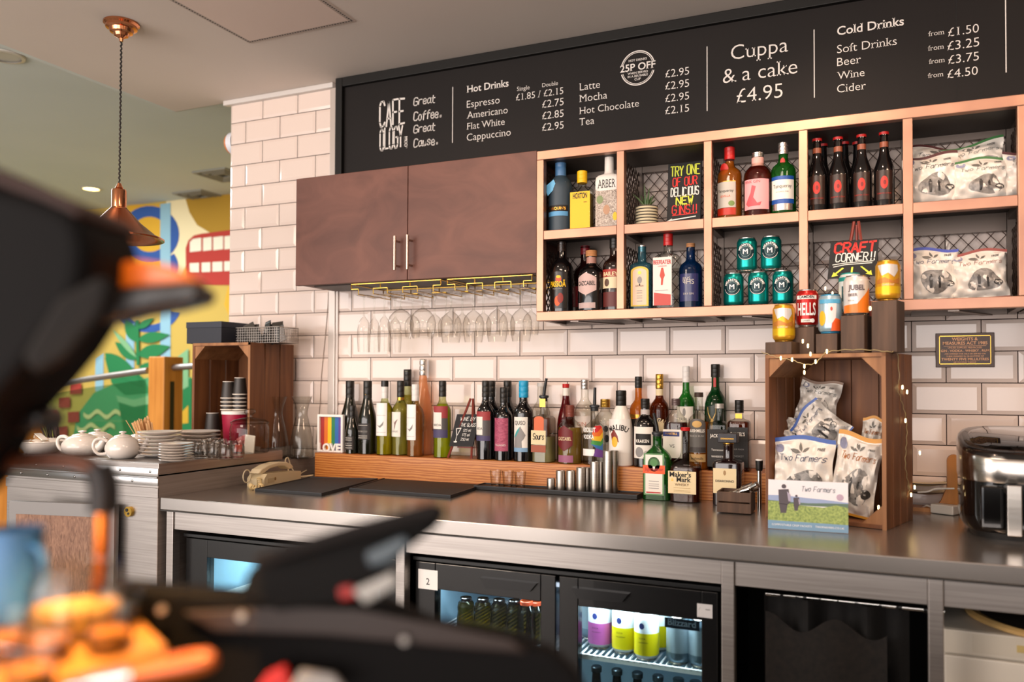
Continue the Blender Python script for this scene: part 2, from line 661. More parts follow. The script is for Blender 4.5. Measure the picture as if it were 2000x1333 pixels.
# downlights and vents in the ceilings
def downlight(name, label, p, r, on):
    t = thing(name, label, 'ceiling light', p)
    MB().lathe([(r, 0), (r * 1.25, -0.002), (r * 1.2, -0.008), (r, -0.01)], 24, cap0=False, cap1=False).build('bezel', mat('c9c5bd', 0.3), t)
    MB().lathe([(0.001, -0.002), (r * 0.98, -0.002), (r * 0.98, -0.004), (0.001, -0.004)], 24).build('lamp_glass', mat('fff1c8', 0.4, emit='ffdf8a', es=9.0) if on else mat('bdbdb6', 0.4), t)
p = atz(178, 368, 2.80)
downlight('ceiling_downlight', 'lit recessed downlight in the rear ceiling above the mural', (p.x, p.y, 2.80), 0.06, True)
p = atz(8, 108, 2.80)
downlight('ceiling_downlight', 'unlit recessed downlight just beyond the ceiling step, beside the hanging lamp', (p.x, p.y, 2.80), 0.07, False)
for (px, py), lab in (((392, 381), 'square ceiling air vent where the rear ceiling meets the mural'), ((437, 341), 'square ceiling air vent close to the tiled corner')):
    p = atz(px, py, 2.80)
    t = thing('ceiling_vent', lab, 'ceiling vent', (p.x, p.y, 2.80), group='square vents in the rear ceiling')
    m = MB()
    for s in (0.15, 0.105, 0.06):
        m.box(-s, s, -s, -s + 0.022, -0.012, 0).box(-s, s, s - 0.022, s, -0.012, 0).box(-s, -s + 0.022, -s + 0.022, s - 0.022, -0.012, 0).box(s - 0.022, s, -s + 0.022, s - 0.022, -0.012, 0)
    m.build('louvre', mat('8e8d82', 0.6), t)
    MB().box(-0.145, 0.145, -0.145, 0.145, -0.004, -0.001).build('duct', mat('35342f', 0.9), t)
# round alarm on the far side of the tiled corner
t = thing('alarm_sounder', 'round white and orange alarm on the side of the tiled corner', 'alarm', (-1.607, 0.05, 2.47))
MB().tube([(0, 0, 0), (-0.03, 0, 0)], 0.055, 20).build('base', mat('dfe3ec', 0.4), t)
MB().tube([(-0.03, 0, 0), (-0.045, 0, 0), (-0.055, 0, 0)], [0.052, 0.048, 0.03], 20).build('cover', mat('d07a3c', 0.4), t)

# ------------------------------------------------------------------ painted mural wall beyond
MY = 2.0
MC = ['c6a850', 'aa8220', 'ecdcae', '2d559b', '8fb9c9', 'b03429', 'e8e3cb', '1f7a44', '7fb07f', '4d9a66', 'a5392c', 'd8cf93', 'd9a72c']
MM = [mat(c, 0.8) for c in MC]
mu = MB()
mu.box(-9.0, 4.2, MY, MY + 0.12, 0.0, 2.80, 0)
LAY = [0]
def paint(pts, c):
    LAY[0] += 1
    y = MY - 0.0006 * LAY[0]
    mu.add([tuple(at(px, py, y)) for px, py in pts], [list(range(len(pts)))], c)
def ell(cx, cy, rx, ry, n=28, a0=0, a1=2 * pi):
    return [(cx + rx * cos(a0 + (a1 - a0) * k / n), cy + ry * sin(a0 + (a1 - a0) * k / n)) for k in range(n + (0 if a1 - a0 > 6.2 else 1))]
def crop6(pts):
    return [(x / 2.298, 320 + y / 2.298) for x, y in pts]
paint([(325, 388), (470, 380), (470, 470), (380, 480), (345, 560), (320, 560)], 2)
paint([(362, 388), (470, 376), (470, 452), (412, 456), (385, 440), (370, 415)], 1)
paint([(445, 560), (470, 555), (470, 640), (450, 625), (438, 595)], 12)
def ring(cx, cy, ro, ri, sy, c, n=30, a0=0.0, a1=2 * pi):
    for k in range(n):
        a, b = a0 + (a1 - a0) * k / n, a0 + (a1 - a0) * (k + 1) / n
        if k == 0:
            LAY[0] += 1
        y = MY - 0.0006 * LAY[0]
        q = [(cx + ro * cos(a), cy + ro * sy * sin(a)), (cx + ro * cos(b), cy + ro * sy * sin(b)), (cx + ri * cos(b), cy + ri * sy * sin(b)), (cx + ri * cos(a), cy + ri * sy * sin(a))]
        mu.add([tuple(at(*p, y)) for p in q], [(0, 1, 2, 3)], c)
paint([(250, 400), (312, 400), (316, 520), (250, 520)], 12)
ring(292, 458, 58, 36, 0.96, 3)
ring(300, 520, 48, 30, 0.9, 3, 16, -0.6, 1.2)
ring(290, 600, 62, 44, 0.8, 3, 16, 0.2, 2.9)
paint([(313, 399), (333, 396), (333, 700), (313, 700)], 4)
paint([(186, 700), (202, 690), (202, 765), (186, 765)], 4)
paint([(246, 640), (262, 630), (262, 720), (246, 720)], 4)
# bus
paint(crop6([(835, 545), (833, 380), (845, 345), (870, 322), (905, 314), (1075, 292), (1075, 545)]), 5)
for x0, x1, d in ((852, 903, 14), (911, 950, 0), (957, 1001, 0), (1007, 1048, 0)):
    s = lambda x: -0.075 * (x - 850)
    paint(crop6([(x0, 397 + s(x0)), (x0, 338 + d + s(x0)), (x0 + d, 338 + s(x0)), (x1, 336 + s(x1)), (x1, 395 + s(x1))]), 6)
for x0, x1 in ((851, 893), (905, 944), (953, 998), (1006, 1048)):
    s = lambda x: -0.05 * (x - 850)
    paint(crop6([(x0, 490 + s(x0)), (x0, 447 + s(x0)), (x1, 447 + s(x1)), (x1, 490 + s(x1))]), 6)
# hill, leaves, water lines, bricks
paint(crop6([(310, 1340), (345, 1130), (420, 1030), (520, 985), (700, 955), (860, 960), (860, 1340)]), 9)
paint(crop6([(500, 985), (470, 870), (560, 900), (640, 960), (680, 1030), (560, 1040)]), 7)
paint(crop6([(530, 1060), (600, 1085), (700, 1080), (860, 960), (860, 1260), (560, 1230)]), 7)
paint(crop6([(520, 1040), (600, 1060), (690, 1035), (690, 1075), (600, 1092), (530, 1070)]), 8)
paint(crop6([(780, 880), (845, 830), (845, 1000), (780, 1040)]), 8)
paint(crop6([(800, 1130), (845, 1085), (845, 1165), (800, 1170)]), 12)
def leaf(x0, y0, x1, y1, w, c):
    a, b = Vector((x0, y0)), Vector((x1, y1))
    d = b - a
    n = Vector((-d.y, d.x)).normalized() * w
    up = [a + d * t + n * (sin(pi * t ** 0.8)) for t in [k / 10 for k in range(11)]]
    dn = [a + d * t - n * (sin(pi * t ** 0.8)) for t in [k / 10 for k in range(9, 0, -1)]]
    paint(crop6([(p.x, p.y) for p in up + dn]), c)
for q in ((612, 880, 515, 800, 26, 7), (612, 800, 560, 690, 26, 7), (618, 790, 762, 768, 24, 7), (618, 860, 764, 820, 30, 7), (622, 915, 720, 900, 16, 7), (618, 740, 690, 690, 16, 7), (470, 850, 640, 1000, 36, 7), (612, 870, 500, 740, 12, 8)):
    leaf(*q)
paint(crop6([(606, 700), (622, 700), (626, 905), (612, 905)]), 7)
for zx, zy, n in ((375, 1125, 165), (345, 1185, 170)):
    up = [(zx + n * k / 24, zy + 13 * sin(k / 24 * 4 * pi)) for k in range(25)]
    for a, b in zip(up[:-1], up[1:]):
        if a is up[0]:
            LAY[0] += 1
        y = MY - 0.0006 * LAY[0]
        mu.add([tuple(at(*p, y)) for p in crop6([(a[0], a[1] - 10), (b[0], b[1] - 10), (b[0], b[1] + 10), (a[0], a[1] + 10)])], [(0, 1, 2, 3)], 11)
for x0, y0 in ((313, 988), (262, 1050), (303, 1115), (250, 1180), (205, 1110)):
    paint(crop6([(x0, y0), (x0 + 52, y0 - 3), (x0 + 52, y0 + 45), (x0, y0 + 48)]), 10)
struct(mu.build('wall_rear', MM, fix=False))

# ------------------------------------------------------------------ ramp railing in front of the mural
OAKP = tex_mat('oak_post', 'b06a1e', 'd18a38', (14, 14, 1.2), rough=0.45, noise=2, detail=4)
py0 = 0.9
pL, pR = at(290, 697, py0), at(321, 697, py0)
t = thing('railing', 'oak post with steel handrail and glass panel in front of the mural', 'railing', (pL.x, py0, 0))
w = pR.x - pL.x
MB().box(0, w, 0, 0.16, 0.0, pL.z, 0, 0.006).build('post', OAKP, t)
MB().box(w, w + 0.001, 0.05, 0.085, 0.4, pL.z - 0.16).build('slot', BLACK, t)
a, b = at(60, 757, py0 + 0.08), at(289, 724, py0 + 0.08)
c, d = at(322, 720, py0 + 0.08), at(470, 708, py0 + 0.08)
base = Vector((pL.x, py0, 0))
MB().tube([a - base, b - base], 0.021, 12).build('handrail', STEEL, t)
MB().tube([c - base, d - base], 0.021, 12).build('handrail', STEEL, t)
g0, g1 = at(60, 775, py0 + 0.1) - base, at(289, 742, py0 + 0.1) - base
MB().prism([(g0.x, 0.1), (g1.x, 0.1), (g1.x, g1.z), (g0.x, g0.z)], lambda u, v, q: (u, 0.075 + q, v), 0, 0.01).build('glass_panel', glass('rail_glass', 'e4efe6', '7fa08a'), t)
a = at(100, 830, py0 + 0.02)
t2 = thing('railing_post', 'short oak post half hidden behind the sugar bowls', 'post', (a.x, py0 - .35, 0))
MB().box(0, 0.2, 0, 0.16, 0, a.z, 0, 0.006).build('post', OAKP, t2)
MB().box(-0.008, 0.208, -0.008, 0.168, a.z, a.z + 0.012, 0, 0.004).build('cap', OAKP, t2)

# ------------------------------------------------------------------ copper pendant lamp
t = thing('pendant_lamp', 'copper cone pendant lamp hanging on a braided black cord', 'lamp', (-1.36, -0.84, 2.655))
MB().lathe([(0.063, 0), (0.063, -0.006), (0.055, -0.012), (0.055, -0.02), (0.043, -0.024), (0.04, -0.036), (0.028, -0.04), (0.024, -0.05), (0.008, -0.058), (0.006, -0.07)], 28).build('ceiling_rose', COPPER, t)
cord = []
for k in range(241):
    z = -0.06 - k * 0.565 / 240
    cord.append((0.0016 * cos(k * 0.9), 0.0016 * sin(k * 0.9), z))
MB().tube(cord, 0.0032, 6).build('cord', mat('1d1a18', 0.8), t)
MB().lathe([(0.006, -0.6), (0.014, -0.618), (0.012, -0.62), (0.024, -0.624), (0.026, -0.63), (0.026, -0.69), (0.03, -0.694), (0.022, -0.7)], 24).build('lamp_holder', COPPER, t)
sh = [(0.03, -0.695), (0.04, -0.705), (0.075, -0.745), (0.13, -0.79), (0.158, -0.803), (0.158, -0.809), (0.154, -0.809), (0.128, -0.794), (0.072, -0.749), (0.03, -0.703)]
MB().lathe(sh, 40, cap0=False, cap1=False).build('lamp_shade', mat('b8714f', 0.2, 1.0), t)
MB().lathe([(0.012, -0.7), (0.02, -0.73), (0.03, -0.755), (0.02, -0.785), (0.004, -0.792)], 20).build('bulb', mat('f5e6cf', 0.3, emit='ffd9a0', es=3.0), t)

# thin cables on the tiles
for lab, pts_ in (('thin dark cable hanging down the tiles left of the rainbow frame', ((641, 571), (640, 600), (635, 660), (631, 700), (627, 745), (625, 790), (621, 830), (617, 868))),
                  ('thin dark cable beside the menu board, above the wall cabinet', ((655, 178), (656, 230), (654, 290), (652, 336)))):
    tag(MB().tube(smooth([at(a_, b_, -.009) for a_, b_ in pts_], 5), .0013, 6).build('thin_cable', mat('7d6a5e', .7)), lab, 'cable', 'thin cables on the tiled wall')
# ------------------------------------------------------------------ menu board
BY = -0.045
x0 = at(659, 300, BY).x
t = thing('menu_board', 'long black drinks menu board with white price lettering under the ceiling', 'menu board', (0, 0, 0))
BB = 2.168
MB().box(x0 + 0.02, 2.6, BY, -0.006, BB, 2.645).build('panel', tex_mat('menu_panel', '100c0b', '140f0e', (1, 1, 1), rough=0.6, noise=2, spec=0.25), t)
mb = MB().box(x0, x0 + 0.035, BY - 0.02, BY, BB, 2.652, 0, 0.003)
mb.box(x0 + 0.035, 2.6, BY - 0.02, BY, 2.612, 2.652, 0, 0.003)
mb.build('frame', mat('0e0d0c', 0.55, 0, 0.3), t)
xs = at(1868, 150, BY).x
MB().box(xs, xs + 0.0025, BY - 0.0008, BY, BB, 2.612).build('seam', mat('060505', 0.8), t)
INK = mat('d9d4cf', 0.7)
FB = flat(BY - 0.0012)
def menu(s, a, b, c, d, offset=-0.008, serif=True):
    p, q = at(a, b, BY), at(c, d, BY)
    text(s, FB, INK, t, width=q.x - p.x, align='L', x=p.x, y=(p.z + q.z) / 2, offset=offset, serif=serif)
for row in (
    ('Hot Drinks', 912, 180.3, 993.5, 169.8, 0.012), ('Espresso', 912, 210.7, 976, 202.3), ('Americano', 912, 232, 991.8, 221.6), ('Flat White', 912, 253.8, 985.8, 244),
    ('Cappuccino', 912, 275.5, 997.7, 265), ('Single', 1010, 177.8, 1034.5, 175), ('Double', 1059.3, 170.5, 1089.8, 166.3), ('£1.85 / £2.15', 1008.2, 196.7, 1100.3, 183.8),
    ('£2.75', 1059.3, 211, 1101, 205.8), ('£2.85', 1059.3, 233.8, 1101, 228.2), ('£2.95', 1059.3, 256.2, 1101, 251.3),
    ('Latte', 1131.8, 176.8, 1172, 172.2), ('Mocha', 1131.8, 199.5, 1186, 193.2), ('Hot Chocolate', 1131.8, 223, 1248, 209), ('Tea', 1131.8, 245.7, 1160.8, 242.2),
    ('£2.95', 1299.8, 151.2, 1345.9, 146.5), ('£2.95', 1299.8, 175, 1345.9, 170.3), ('£2.95', 1299.8, 199.5, 1345.9, 194.8), ('£2.15', 1299.8, 223.3, 1345.9, 218.6),
    ('Cuppa', 1427.8, 116.2, 1539, 102.2), ('& a cake', 1412, 162, 1557.3, 144.6), ('£4.95', 1439, 201.3, 1528.6, 190.8),
    ('Cold Drinks', 1635, 68.3, 1765.5, 50, 0.012), ('Soft Drinks', 1635, 104, 1751.5, 88.2), ('Beer', 1635, 128.8, 1681.5, 124.2), ('Wine', 1635, 155.8, 1688.5, 148.8), ('Cider', 1635, 181.3, 1691, 175),
    ('from', 1812.8, 70.7, 1844.3, 67.5), ('£1.50', 1852, 71.8, 1911.8, 63), ('from', 1812, 99.8, 1843.6, 95.2), ('£3.25', 1850.6, 99, 1912.5, 90.3),
    ('from', 1813.8, 125.3, 1845.3, 121.5), ('£3.75', 1852.3, 126, 1911.8, 117.3), ('from', 1812, 152.3, 1842.5, 149.5), ('£4.50', 1850.6, 154, 1909.7, 145.3)):
    menu(*row)
mb = MB()
for px, a, b in ((884.5, 170, 279), (1381, 91, 217), (1590, 58, 191), (1963.5, -30, 142)):
    p, q = at(px, a, BY), at(px, b, BY)
    mb.box(p.x - 0.0016, p.x + 0.0016, BY - 0.0012, BY, q.z, p.z)
mb.build('divider_line', INK, t)
# round offer stamp
c = at(1245.5, 133, BY)
mb = MB()
for r0, r1 in ((0.062, 0.066), (0.0575, 0.0595)):
    for k in range(48):
        a, b = 2 * pi * k / 48, 2 * pi * (k + 1) / 48
        if abs(sin((a + b) / 2)) < 0.26:
            continue
        mb.add([(c.x + r * cos(q), BY - 0.0012, c.z + r * sin(q)) for r, q in ((r0, a), (r0, b), (r1, b), (r1, a))], [(0, 1, 2, 3)])
mb.build('stamp_ring', INK, t, fix=False)
text('25P OFF', FB, INK, t, width=0.135, x=c.x, y=c.z - 0.008, offset=0.015, serif=True)
for s, w, dz in (('HOT DRINKS', 0.07, 0.027), ('WHEN SERVED', 0.078, -0.021), ('IN A REUSABLE', 0.078, -0.033), ('CUP', 0.024, -0.046)):
    text(s, FB, INK, t, width=w, x=c.x, y=c.z + dz, offset=0.01, serif=True)
# hand-drawn cafe name and motto
p, q = at(742, 248, BY), at(791, 195, BY)
strokes('CAFE', FB, INK, t, q.x - p.x, at(742, 200, BY).z - p.z, th=0.075, x=(p.x + q.x) / 2, y=p.z, jit=0.09, rnd=1)
p2 = at(742, 294, BY)
strokes('OLOGY', FB, INK, t, q.x - p.x - 0.012, p.z - p2.z - 0.012, th=0.075, x=(p.x + q.x) / 2 - 0.004, y=p2.z, jit=0.09, rnd=2)
v = at(795.5, 290, BY)
strokes('.com', lambda a, b: (v.x - b, BY - 0.0012, v.z + a), INK, t, 0.05, 0.02, th=0.2, align='L', jit=0.05)
for s, a, b, c2, h in (('Great', 808, 206, 850, 0.032), ('Coffee.', 808, 235, 862, 0.036), ('Great', 808, 260, 850, 0.032), ('Cause.', 808, 287, 855, 0.034)):
    p, q = at(a, b, BY), at(c2, b - 5, BY)
    strokes(s, FB, INK, t, q.x - p.x, h, th=0.13, align='L', x=p.x, y=(p.z + q.z) / 2, slant=0.12, jit=0.1)

# ------------------------------------------------------------------ wall cabinet
CY, CX0, CX1, CZ0, CZ1 = -0.28, -0.994, 0.083, 1.722, 2.163
t = thing('wall_cabinet', 'brown veneered two-door wall cabinet with bar handles above the glass racks', 'cabinet', (CX0, CY, CZ0))
wd, hg = CX1 - CX0, CZ1 - CZ0
MB().box(0.002, wd - 0.001, 0.022, -CY - 0.006, 0.0, hg - 0.002).build('body', CABM, t)
MB().box(0.05, wd - 0.05, 0.06, -CY - 0.03, -0.004, 0.0).build('base_panel', mat('2d2019', 0.5), t)
xm = at(796, 450, CY).x - CX0
for a, b, hx in ((0.0, xm - 0.0015, xm - 0.037), (xm + 0.0015, wd, xm + 0.020)):
    d = MB().box(a, b, 0.0, 0.0205, -0.004, hg, 0, 0.0015).build('door', CABM, t)
    zb, zt = at(790, 527, CY - 0.03).z - CZ0, at(790, 460, CY - 0.03).z - CZ0
    m = MB().tube([(hx, -0.034, zb), (hx, -0.034, zt)], 0.0062, 12)
    m.tube([(hx, 0.0, zb + 0.018), (hx, -0.034, zb + 0.018)], 0.0045, 8).tube([(hx, 0.0, zt - 0.018), (hx, -0.034, zt - 0.018)], 0.0045, 8)
    m.build('handle', mat('b9a79a', 0.25, 1.0), d)

# ------------------------------------------------------------------ brass glass racks and stemware
RZ = CZ0 - 0.004
def rack(x0, n, pitch, label):
    t = thing('glass_rack', label, 'glass rack', (x0, CY + 0.02, RZ), group='brass racks under the wall cabinet')
    L = (n) * pitch
    m = MB()
    for y in (0.0, 0.235):
        m.tube([(0, y, -0.004), (L, y, -0.004)], 0.0026, 6)
    for k in (0, n):
        m.tube([(k * pitch, 0, -0.004), (k * pitch, 0.235, -0.004)], 0.0026, 6)
    m.build('frame', BRASS, t)
    for k in range(n + 1):
        g = MB()
        xk = k * pitch
        drop = 0.034
        g.tube([(xk, 0, -0.004), (xk, 0, -0.004 - drop * 0.55)], 0.0026, 6).tube([(xk, 0.235, -0.004), (xk, 0.235, -0.004 - drop * 0.55)], 0.0026, 6)
        lo = -0.033 if k > 0 else 0.0
        hi = 0.033 if k < n else 0.0
        for y in (0.0, 0.235):
            g.tube([(xk + lo, y, -0.024), (xk + hi, y, -0.024)], 0.0022, 6)
        for s in (lo, hi):
            if s:
                g.tube([(xk + s, 0.0, -0.024), (xk + s, 0.0, -0.045), (xk + s, 0.24, -0.045), (xk + s, 0.235, -0.024)], 0.0022, 6)
        g.build('hanger', BRASS, t)
    return t
xa, xb = at(681, 555, CY).x, at(856, 545, CY).x
rack(xa, 3, (xb - xa) / 3, 'left brass wire rack holding flutes and balloon glasses')
xa2 = at(869, 548, CY).x
xb2 = at(1035, 540, CY).x
rack(xa2, 3, (xb2 - xa2) / 3, 'right brass wire rack holding wine glasses beside the shelf unit')

def stemware(name, label, prof_b, h_stem, foot_r, group):
    """hangs upside down: origin at the foot, bowl below"""
    t = thing(name, label, 'glass', (0, 0, 0), group=group)
    MB().lathe([(0.004, -0.006), (foot_r, -0.0005), (foot_r, 0.0008), (0.002, 0.0008)], 28).build('foot', G_WINE, t)
    MB().lathe([(0.0045, -0.006), (0.003, -0.02), (0.003, -h_stem + 0.012), (0.006, -h_stem)], 12, cap0=False, cap1=False).build('stem', G_CLEAR, t)
    MB().lathe([(r, -h_stem - z) for r, z in prof_b], 32, cap0=False, cap1=False).build('bowl', G_WINE, t)
    return t
FL = [(0.006, 0), (0.016, 0.012), (0.023, 0.03), (0.0265, 0.055), (0.027, 0.085), (0.025, 0.12), (0.0235, 0.142)]
BA = [(0.006, 0), (0.028, 0.012), (0.045, 0.032), (0.052, 0.06), (0.05, 0.085), (0.042, 0.112), (0.039, 0.12)]
WI = [(0.006, 0), (0.022, 0.012), (0.035, 0.028), (0.041, 0.05), (0.04, 0.078), (0.036, 0.105), (0.033, 0.122)]
SM = [(0.005, 0), (0.018, 0.01), (0.027, 0.022), (0.032, 0.04), (0.031, 0.065), (0.028, 0.09)]
PF = stemware('champagne_flute', 'clear flute hanging upside down, first from the left under the cabinet', FL, 0.088, 0.031, 'flutes hanging in the brass rack')
PB = stemware('balloon_glass', 'large clear balloon gin glass hanging upside down, left of the pair', BA, 0.062, 0.037, 'balloon glasses hanging in the brass rack')
PW = stemware('wine_glass', 'clear wine glass hanging in the front row of the right rack, first from the left', WI, 0.078, 0.036, 'front row wine glasses in the right rack')
PS = stemware('small_wine_glass', 'clear small wine glass hanging upside down in the row behind, first from the left', SM, 0.08, 0.033, 'rear row small wine glasses')
HZ = RZ - 0.0445
def hang(proto, used, px, Y, py=600):
    p = (at(px, py, Y).x, Y, HZ)
    if not used:
        proto.location = p
        used.append(1)
        return None
    return p
u = []
for k, (px, Y) in enumerate(((711, -0.2), (731, -0.125), (751, -0.2), (772, -0.10))):
    p = hang(PF, u, px, Y)
    if p:
        dup(PF, p, label='clear flute hanging upside down, %s from the left under the cabinet' % ORD[k])
u = []
for k, (px, Y) in enumerate(((783, -0.225), (826, -0.225))):
    p = hang(PB, u, px, Y)
    if p:
        dup(PB, p, label='large clear balloon gin glass hanging upside down, right of the pair')
u = []
for k, (px, Y) in enumerate(((881, -0.225), (925, -0.225), (971, -0.225), (1018, -0.225))):
    p = hang(PW, u, px, Y)
    if p:
        dup(PW, p, label='clear wine glass hanging in the front row of the right rack, %s from the left' % ORD[k])
u = []
for k, (px, Y) in enumerate(((806, -0.13), (849, -0.13), (871, -0.09), (903, -0.12), (944, -0.12), (990, -0.12), (1037, -0.12))):
    p = hang(PS, u, px, Y)
    if p:
        dup(PS, p, label='clear small wine glass hanging upside down in the row behind, %s from the left' % ORD[k])

# ------------------------------------------------------------------ open metal shelf units with wire mesh
SY, SX, SP, SW = -0.28, 0.0835, 0.3, 0.027
SZ0, SZ1, SZM = 1.543, 2.160, 1.836
BH = 0.033
def mesh_panel(w, h, fn, step=0.042, th=0.0028, slope=1.15):
    """diamond wire mesh on a w x h panel"""
    m = MB()
    n = int((w + h / slope) / step) + 2
    for sgn in (1, -1):
        for k in range(-n, n):
            c = k * step
            # line u = c + sgn * v / slope clipped to the panel
            pts = []
            for v in (0, h):
                pts.append((c + sgn * v / slope, v))
            (ua, va), (ub, vb) = pts
            if ua > ub:
                (ua, va), (ub, vb) = (ub, vb), (ua, va)
            if ub <= 0 or ua >= w:
                continue
            g = (vb - va) / (ub - ua)
            if ua < 0:
                va -= g * ua
                ua = 0
            if ub > w:
                vb -= g * (ub - w)
                ub = w
            if ub - ua < 0.004:
                continue
            d = Vector((ub - ua, vb - va)).normalized()
            nx, ny = -d.y * th / 2, d.x * th / 2
            m.prism([(ua + nx, va + ny), (ua - nx, va - ny), (ub - nx, vb - ny), (ub + nx, vb + ny)], fn, 0, 0.002)
    return m
MESHM = mat('4a3a33', 0.45, 0.6)
def shelf_unit(label, X0, ncol, group):
    t = thing('shelf_unit', label, 'shelf unit', (X0, SY, SZ0), group=group)
    Wd, H, D = ncol * SP + SW, SZ1 - SZ0, -SY - 0.008
    zm = SZM - SZ0
    f = MB()
    f.box(0, Wd, 0, 0.03, 0, BH, 0, 0.002).box(0, Wd, 0, 0.03, H - BH, H, 0, 0.002)
    for k in range(ncol + 1):
        f.box(k * SP, k * SP + SW, -0.001, 0.03, BH, H - BH, 0, 0.002)
    for k in range(ncol):
        f.box(k * SP + SW, k * SP + SP, 0, 0.03, zm, zm + BH, 0, 0.002)
    f.build('front_frame', FRAMEM, t)
    b = MB()
    for k in range(ncol + 1):
        b.box(k * SP + 0.002, k * SP + SW - 0.002, D - 0.03, D, 0, H)
        for z in (0.003, zm + 0.004, H - 0.03):
            b.box(k * SP + 0.003, k * SP + SW - 0.003, 0.03, D - 0.03, z, z + 0.024)
    for z in (0.0, zm, H - 0.055, zm - 0.03):
        for k in range(ncol):
            b.box(k * SP + SW, (k + 1) * SP, D - 0.03, D - 0.004, z, z + (0.055 if z > zm else 0.03))
    b.build('rear_frame', mat('6f645d', 0.42, 0.7), t)
    for z0, z1, nm in ((BH - 0.006, BH, 'bottom_shelf'), (zm + BH - 0.006, zm + BH, 'middle_shelf'), (H - BH, H - BH + 0.006, 'top_panel')):
        MB().box(SW * 0.5, Wd - SW * 0.5, 0.03, D - 0.032, z0, z1).build(nm, mat('3a3430', 0.5, 0.5), t)
    for r, (z0, z1) in enumerate(((BH, zm - 0.03), (zm + BH, H - 0.055))):
        for k in range(ncol):
            mesh_panel(SP - SW, z1 - z0, lambda u, v, q, k=k, z0=z0: (k * SP + SW + u, D - 0.02 + q, z0 + v)).build('back_mesh', MESHM, t)
        for k in range(ncol + 1):
            mesh_panel(D - 0.06, z1 - z0, lambda u, v, q, k=k, z0=z0: (k * SP + SW / 2 + q, 0.03 + u, z0 + v), step=0.034, th=0.006).build('side_mesh', MESHM, t)
    for k in range(ncol):
        br = MB()
        xx = k * SP + 0.12
        br.prism([(xx, 0.03), (xx + 0.03, 0.03), (xx + 0.14, D - 0.03), (xx + 0.11, D - 0.03)], lambda u, v, q: (u, v, q), -0.004, 0.0)
        br.build('brace', mat('857a73', 0.35, 0.8), t)
    return t
shelf_unit('long two-row metal shelf of ten open cubes holding bottles, cans and crisps', SX, 5, 'metal shelf units')
shelf_unit('second metal shelf unit cut off by the right edge, beyond the crisps', SX + 5 * SP + SW + 0.003, 2, 'metal shelf units')
ZLO, ZHI = SZ0 + BH, SZM + BH
# ------------------------------------------------------------------ bottles
PROF = {
    'bordeaux': [(0, .9), (.008, 1), (.585, 1), (.62, .96), (.655, .84), (.685, .66), (.715, .49), (.75, .415), (.8, .39), (.965, .375), (.968, .43), (.985, .43)],
    'sparkling': [(0, .92), (.008, 1), (.4, 1), (.47, .97), (.55, .86), (.63, .7), (.71, .54), (.79, .43), (.86, .4), (.965, .37), (.985, .4)],
    'slim': [(0, .92), (.008, 1), (.42, 1), (.5, .95), (.58, .8), (.66, .62), (.74, .47), (.82, .38), (.965, .34), (.985, .38)],
    'spirit': [(0, .92), (.01, 1), (.58, 1), (.63, .97), (.675, .84), (.705, .62), (.73, .45), (.77, .38), (.95, .36), (.98, .38)],
    'round': [(0, .9), (.012, 1), (.55, 1), (.62, .96), (.68, .82), (.72, .6), (.75, .42), (.79, .36), (.96, .35), (.98, .38)],
    'taper': [(0, .92), (.01, 1), (.45, 1), (.55, .93), (.64, .76), (.72, .55), (.79, .42), (.86, .38), (.98, .36)],
    'beer': [(0, .9), (.012, 1), (.48, 1), (.54, .95), (.62, .74), (.7, .53), (.78, .44), (.9, .4), (.95, .38), (.955, .46), (.985, .46)],
    'square': [(0, .94), (.01, 1), (.66, 1), (.69, .97), (.715, .8), (.73, .52), (.745, .4), (.78, .37), (.96, .36), (.98, .38)],
    'flask': [(0, .94), (.01, 1), (.60, 1), (.65, .97), (.71, .84), (.76, .62), (.80, .42), (.84, .33), (.97, .33), (.98, .35)],
    'squat': [(0, .88), (.015, 1), (.42, 1), (.48, .96), (.53, .8), (.57, .55), (.6, .38), (.66, .3), (.95, .27), (.98, .3)],
    'decanter': [(0, .94), (.012, 1), (.55, 1), (.6, .97), (.66, .86), (.72, .62), (.76, .42), (.8, .34), (.96, .32), (.98, .36)],
    'jar': [(0, .94), (.012, 1), (.62, 1), (.68, .96), (.73, .84), (.78, .62), (.81, .46), (.84, .42), (.97, .42), (.98, .44)],
    'bell': [(0, .93), (.012, 1), (.40, 1), (.50, .96), (.60, .85), (.70, .68), (.76, .52), (.80, .42), (.86, .38), (.98, .37)],
}


def ppm(px, py, Y):
    p = at(px, py, Y)
    return FPX / (p - CP).dot(FW)


def pf_r(prof, z):
    for (z0, r0), (z1, r1) in zip(prof[:-1], prof[1:]):
        if z0 <= z <= z1:
            return r0 + (r1 - r0) * (z - z0) / max(z1 - z0, 1e-6)
    return prof[-1][1]


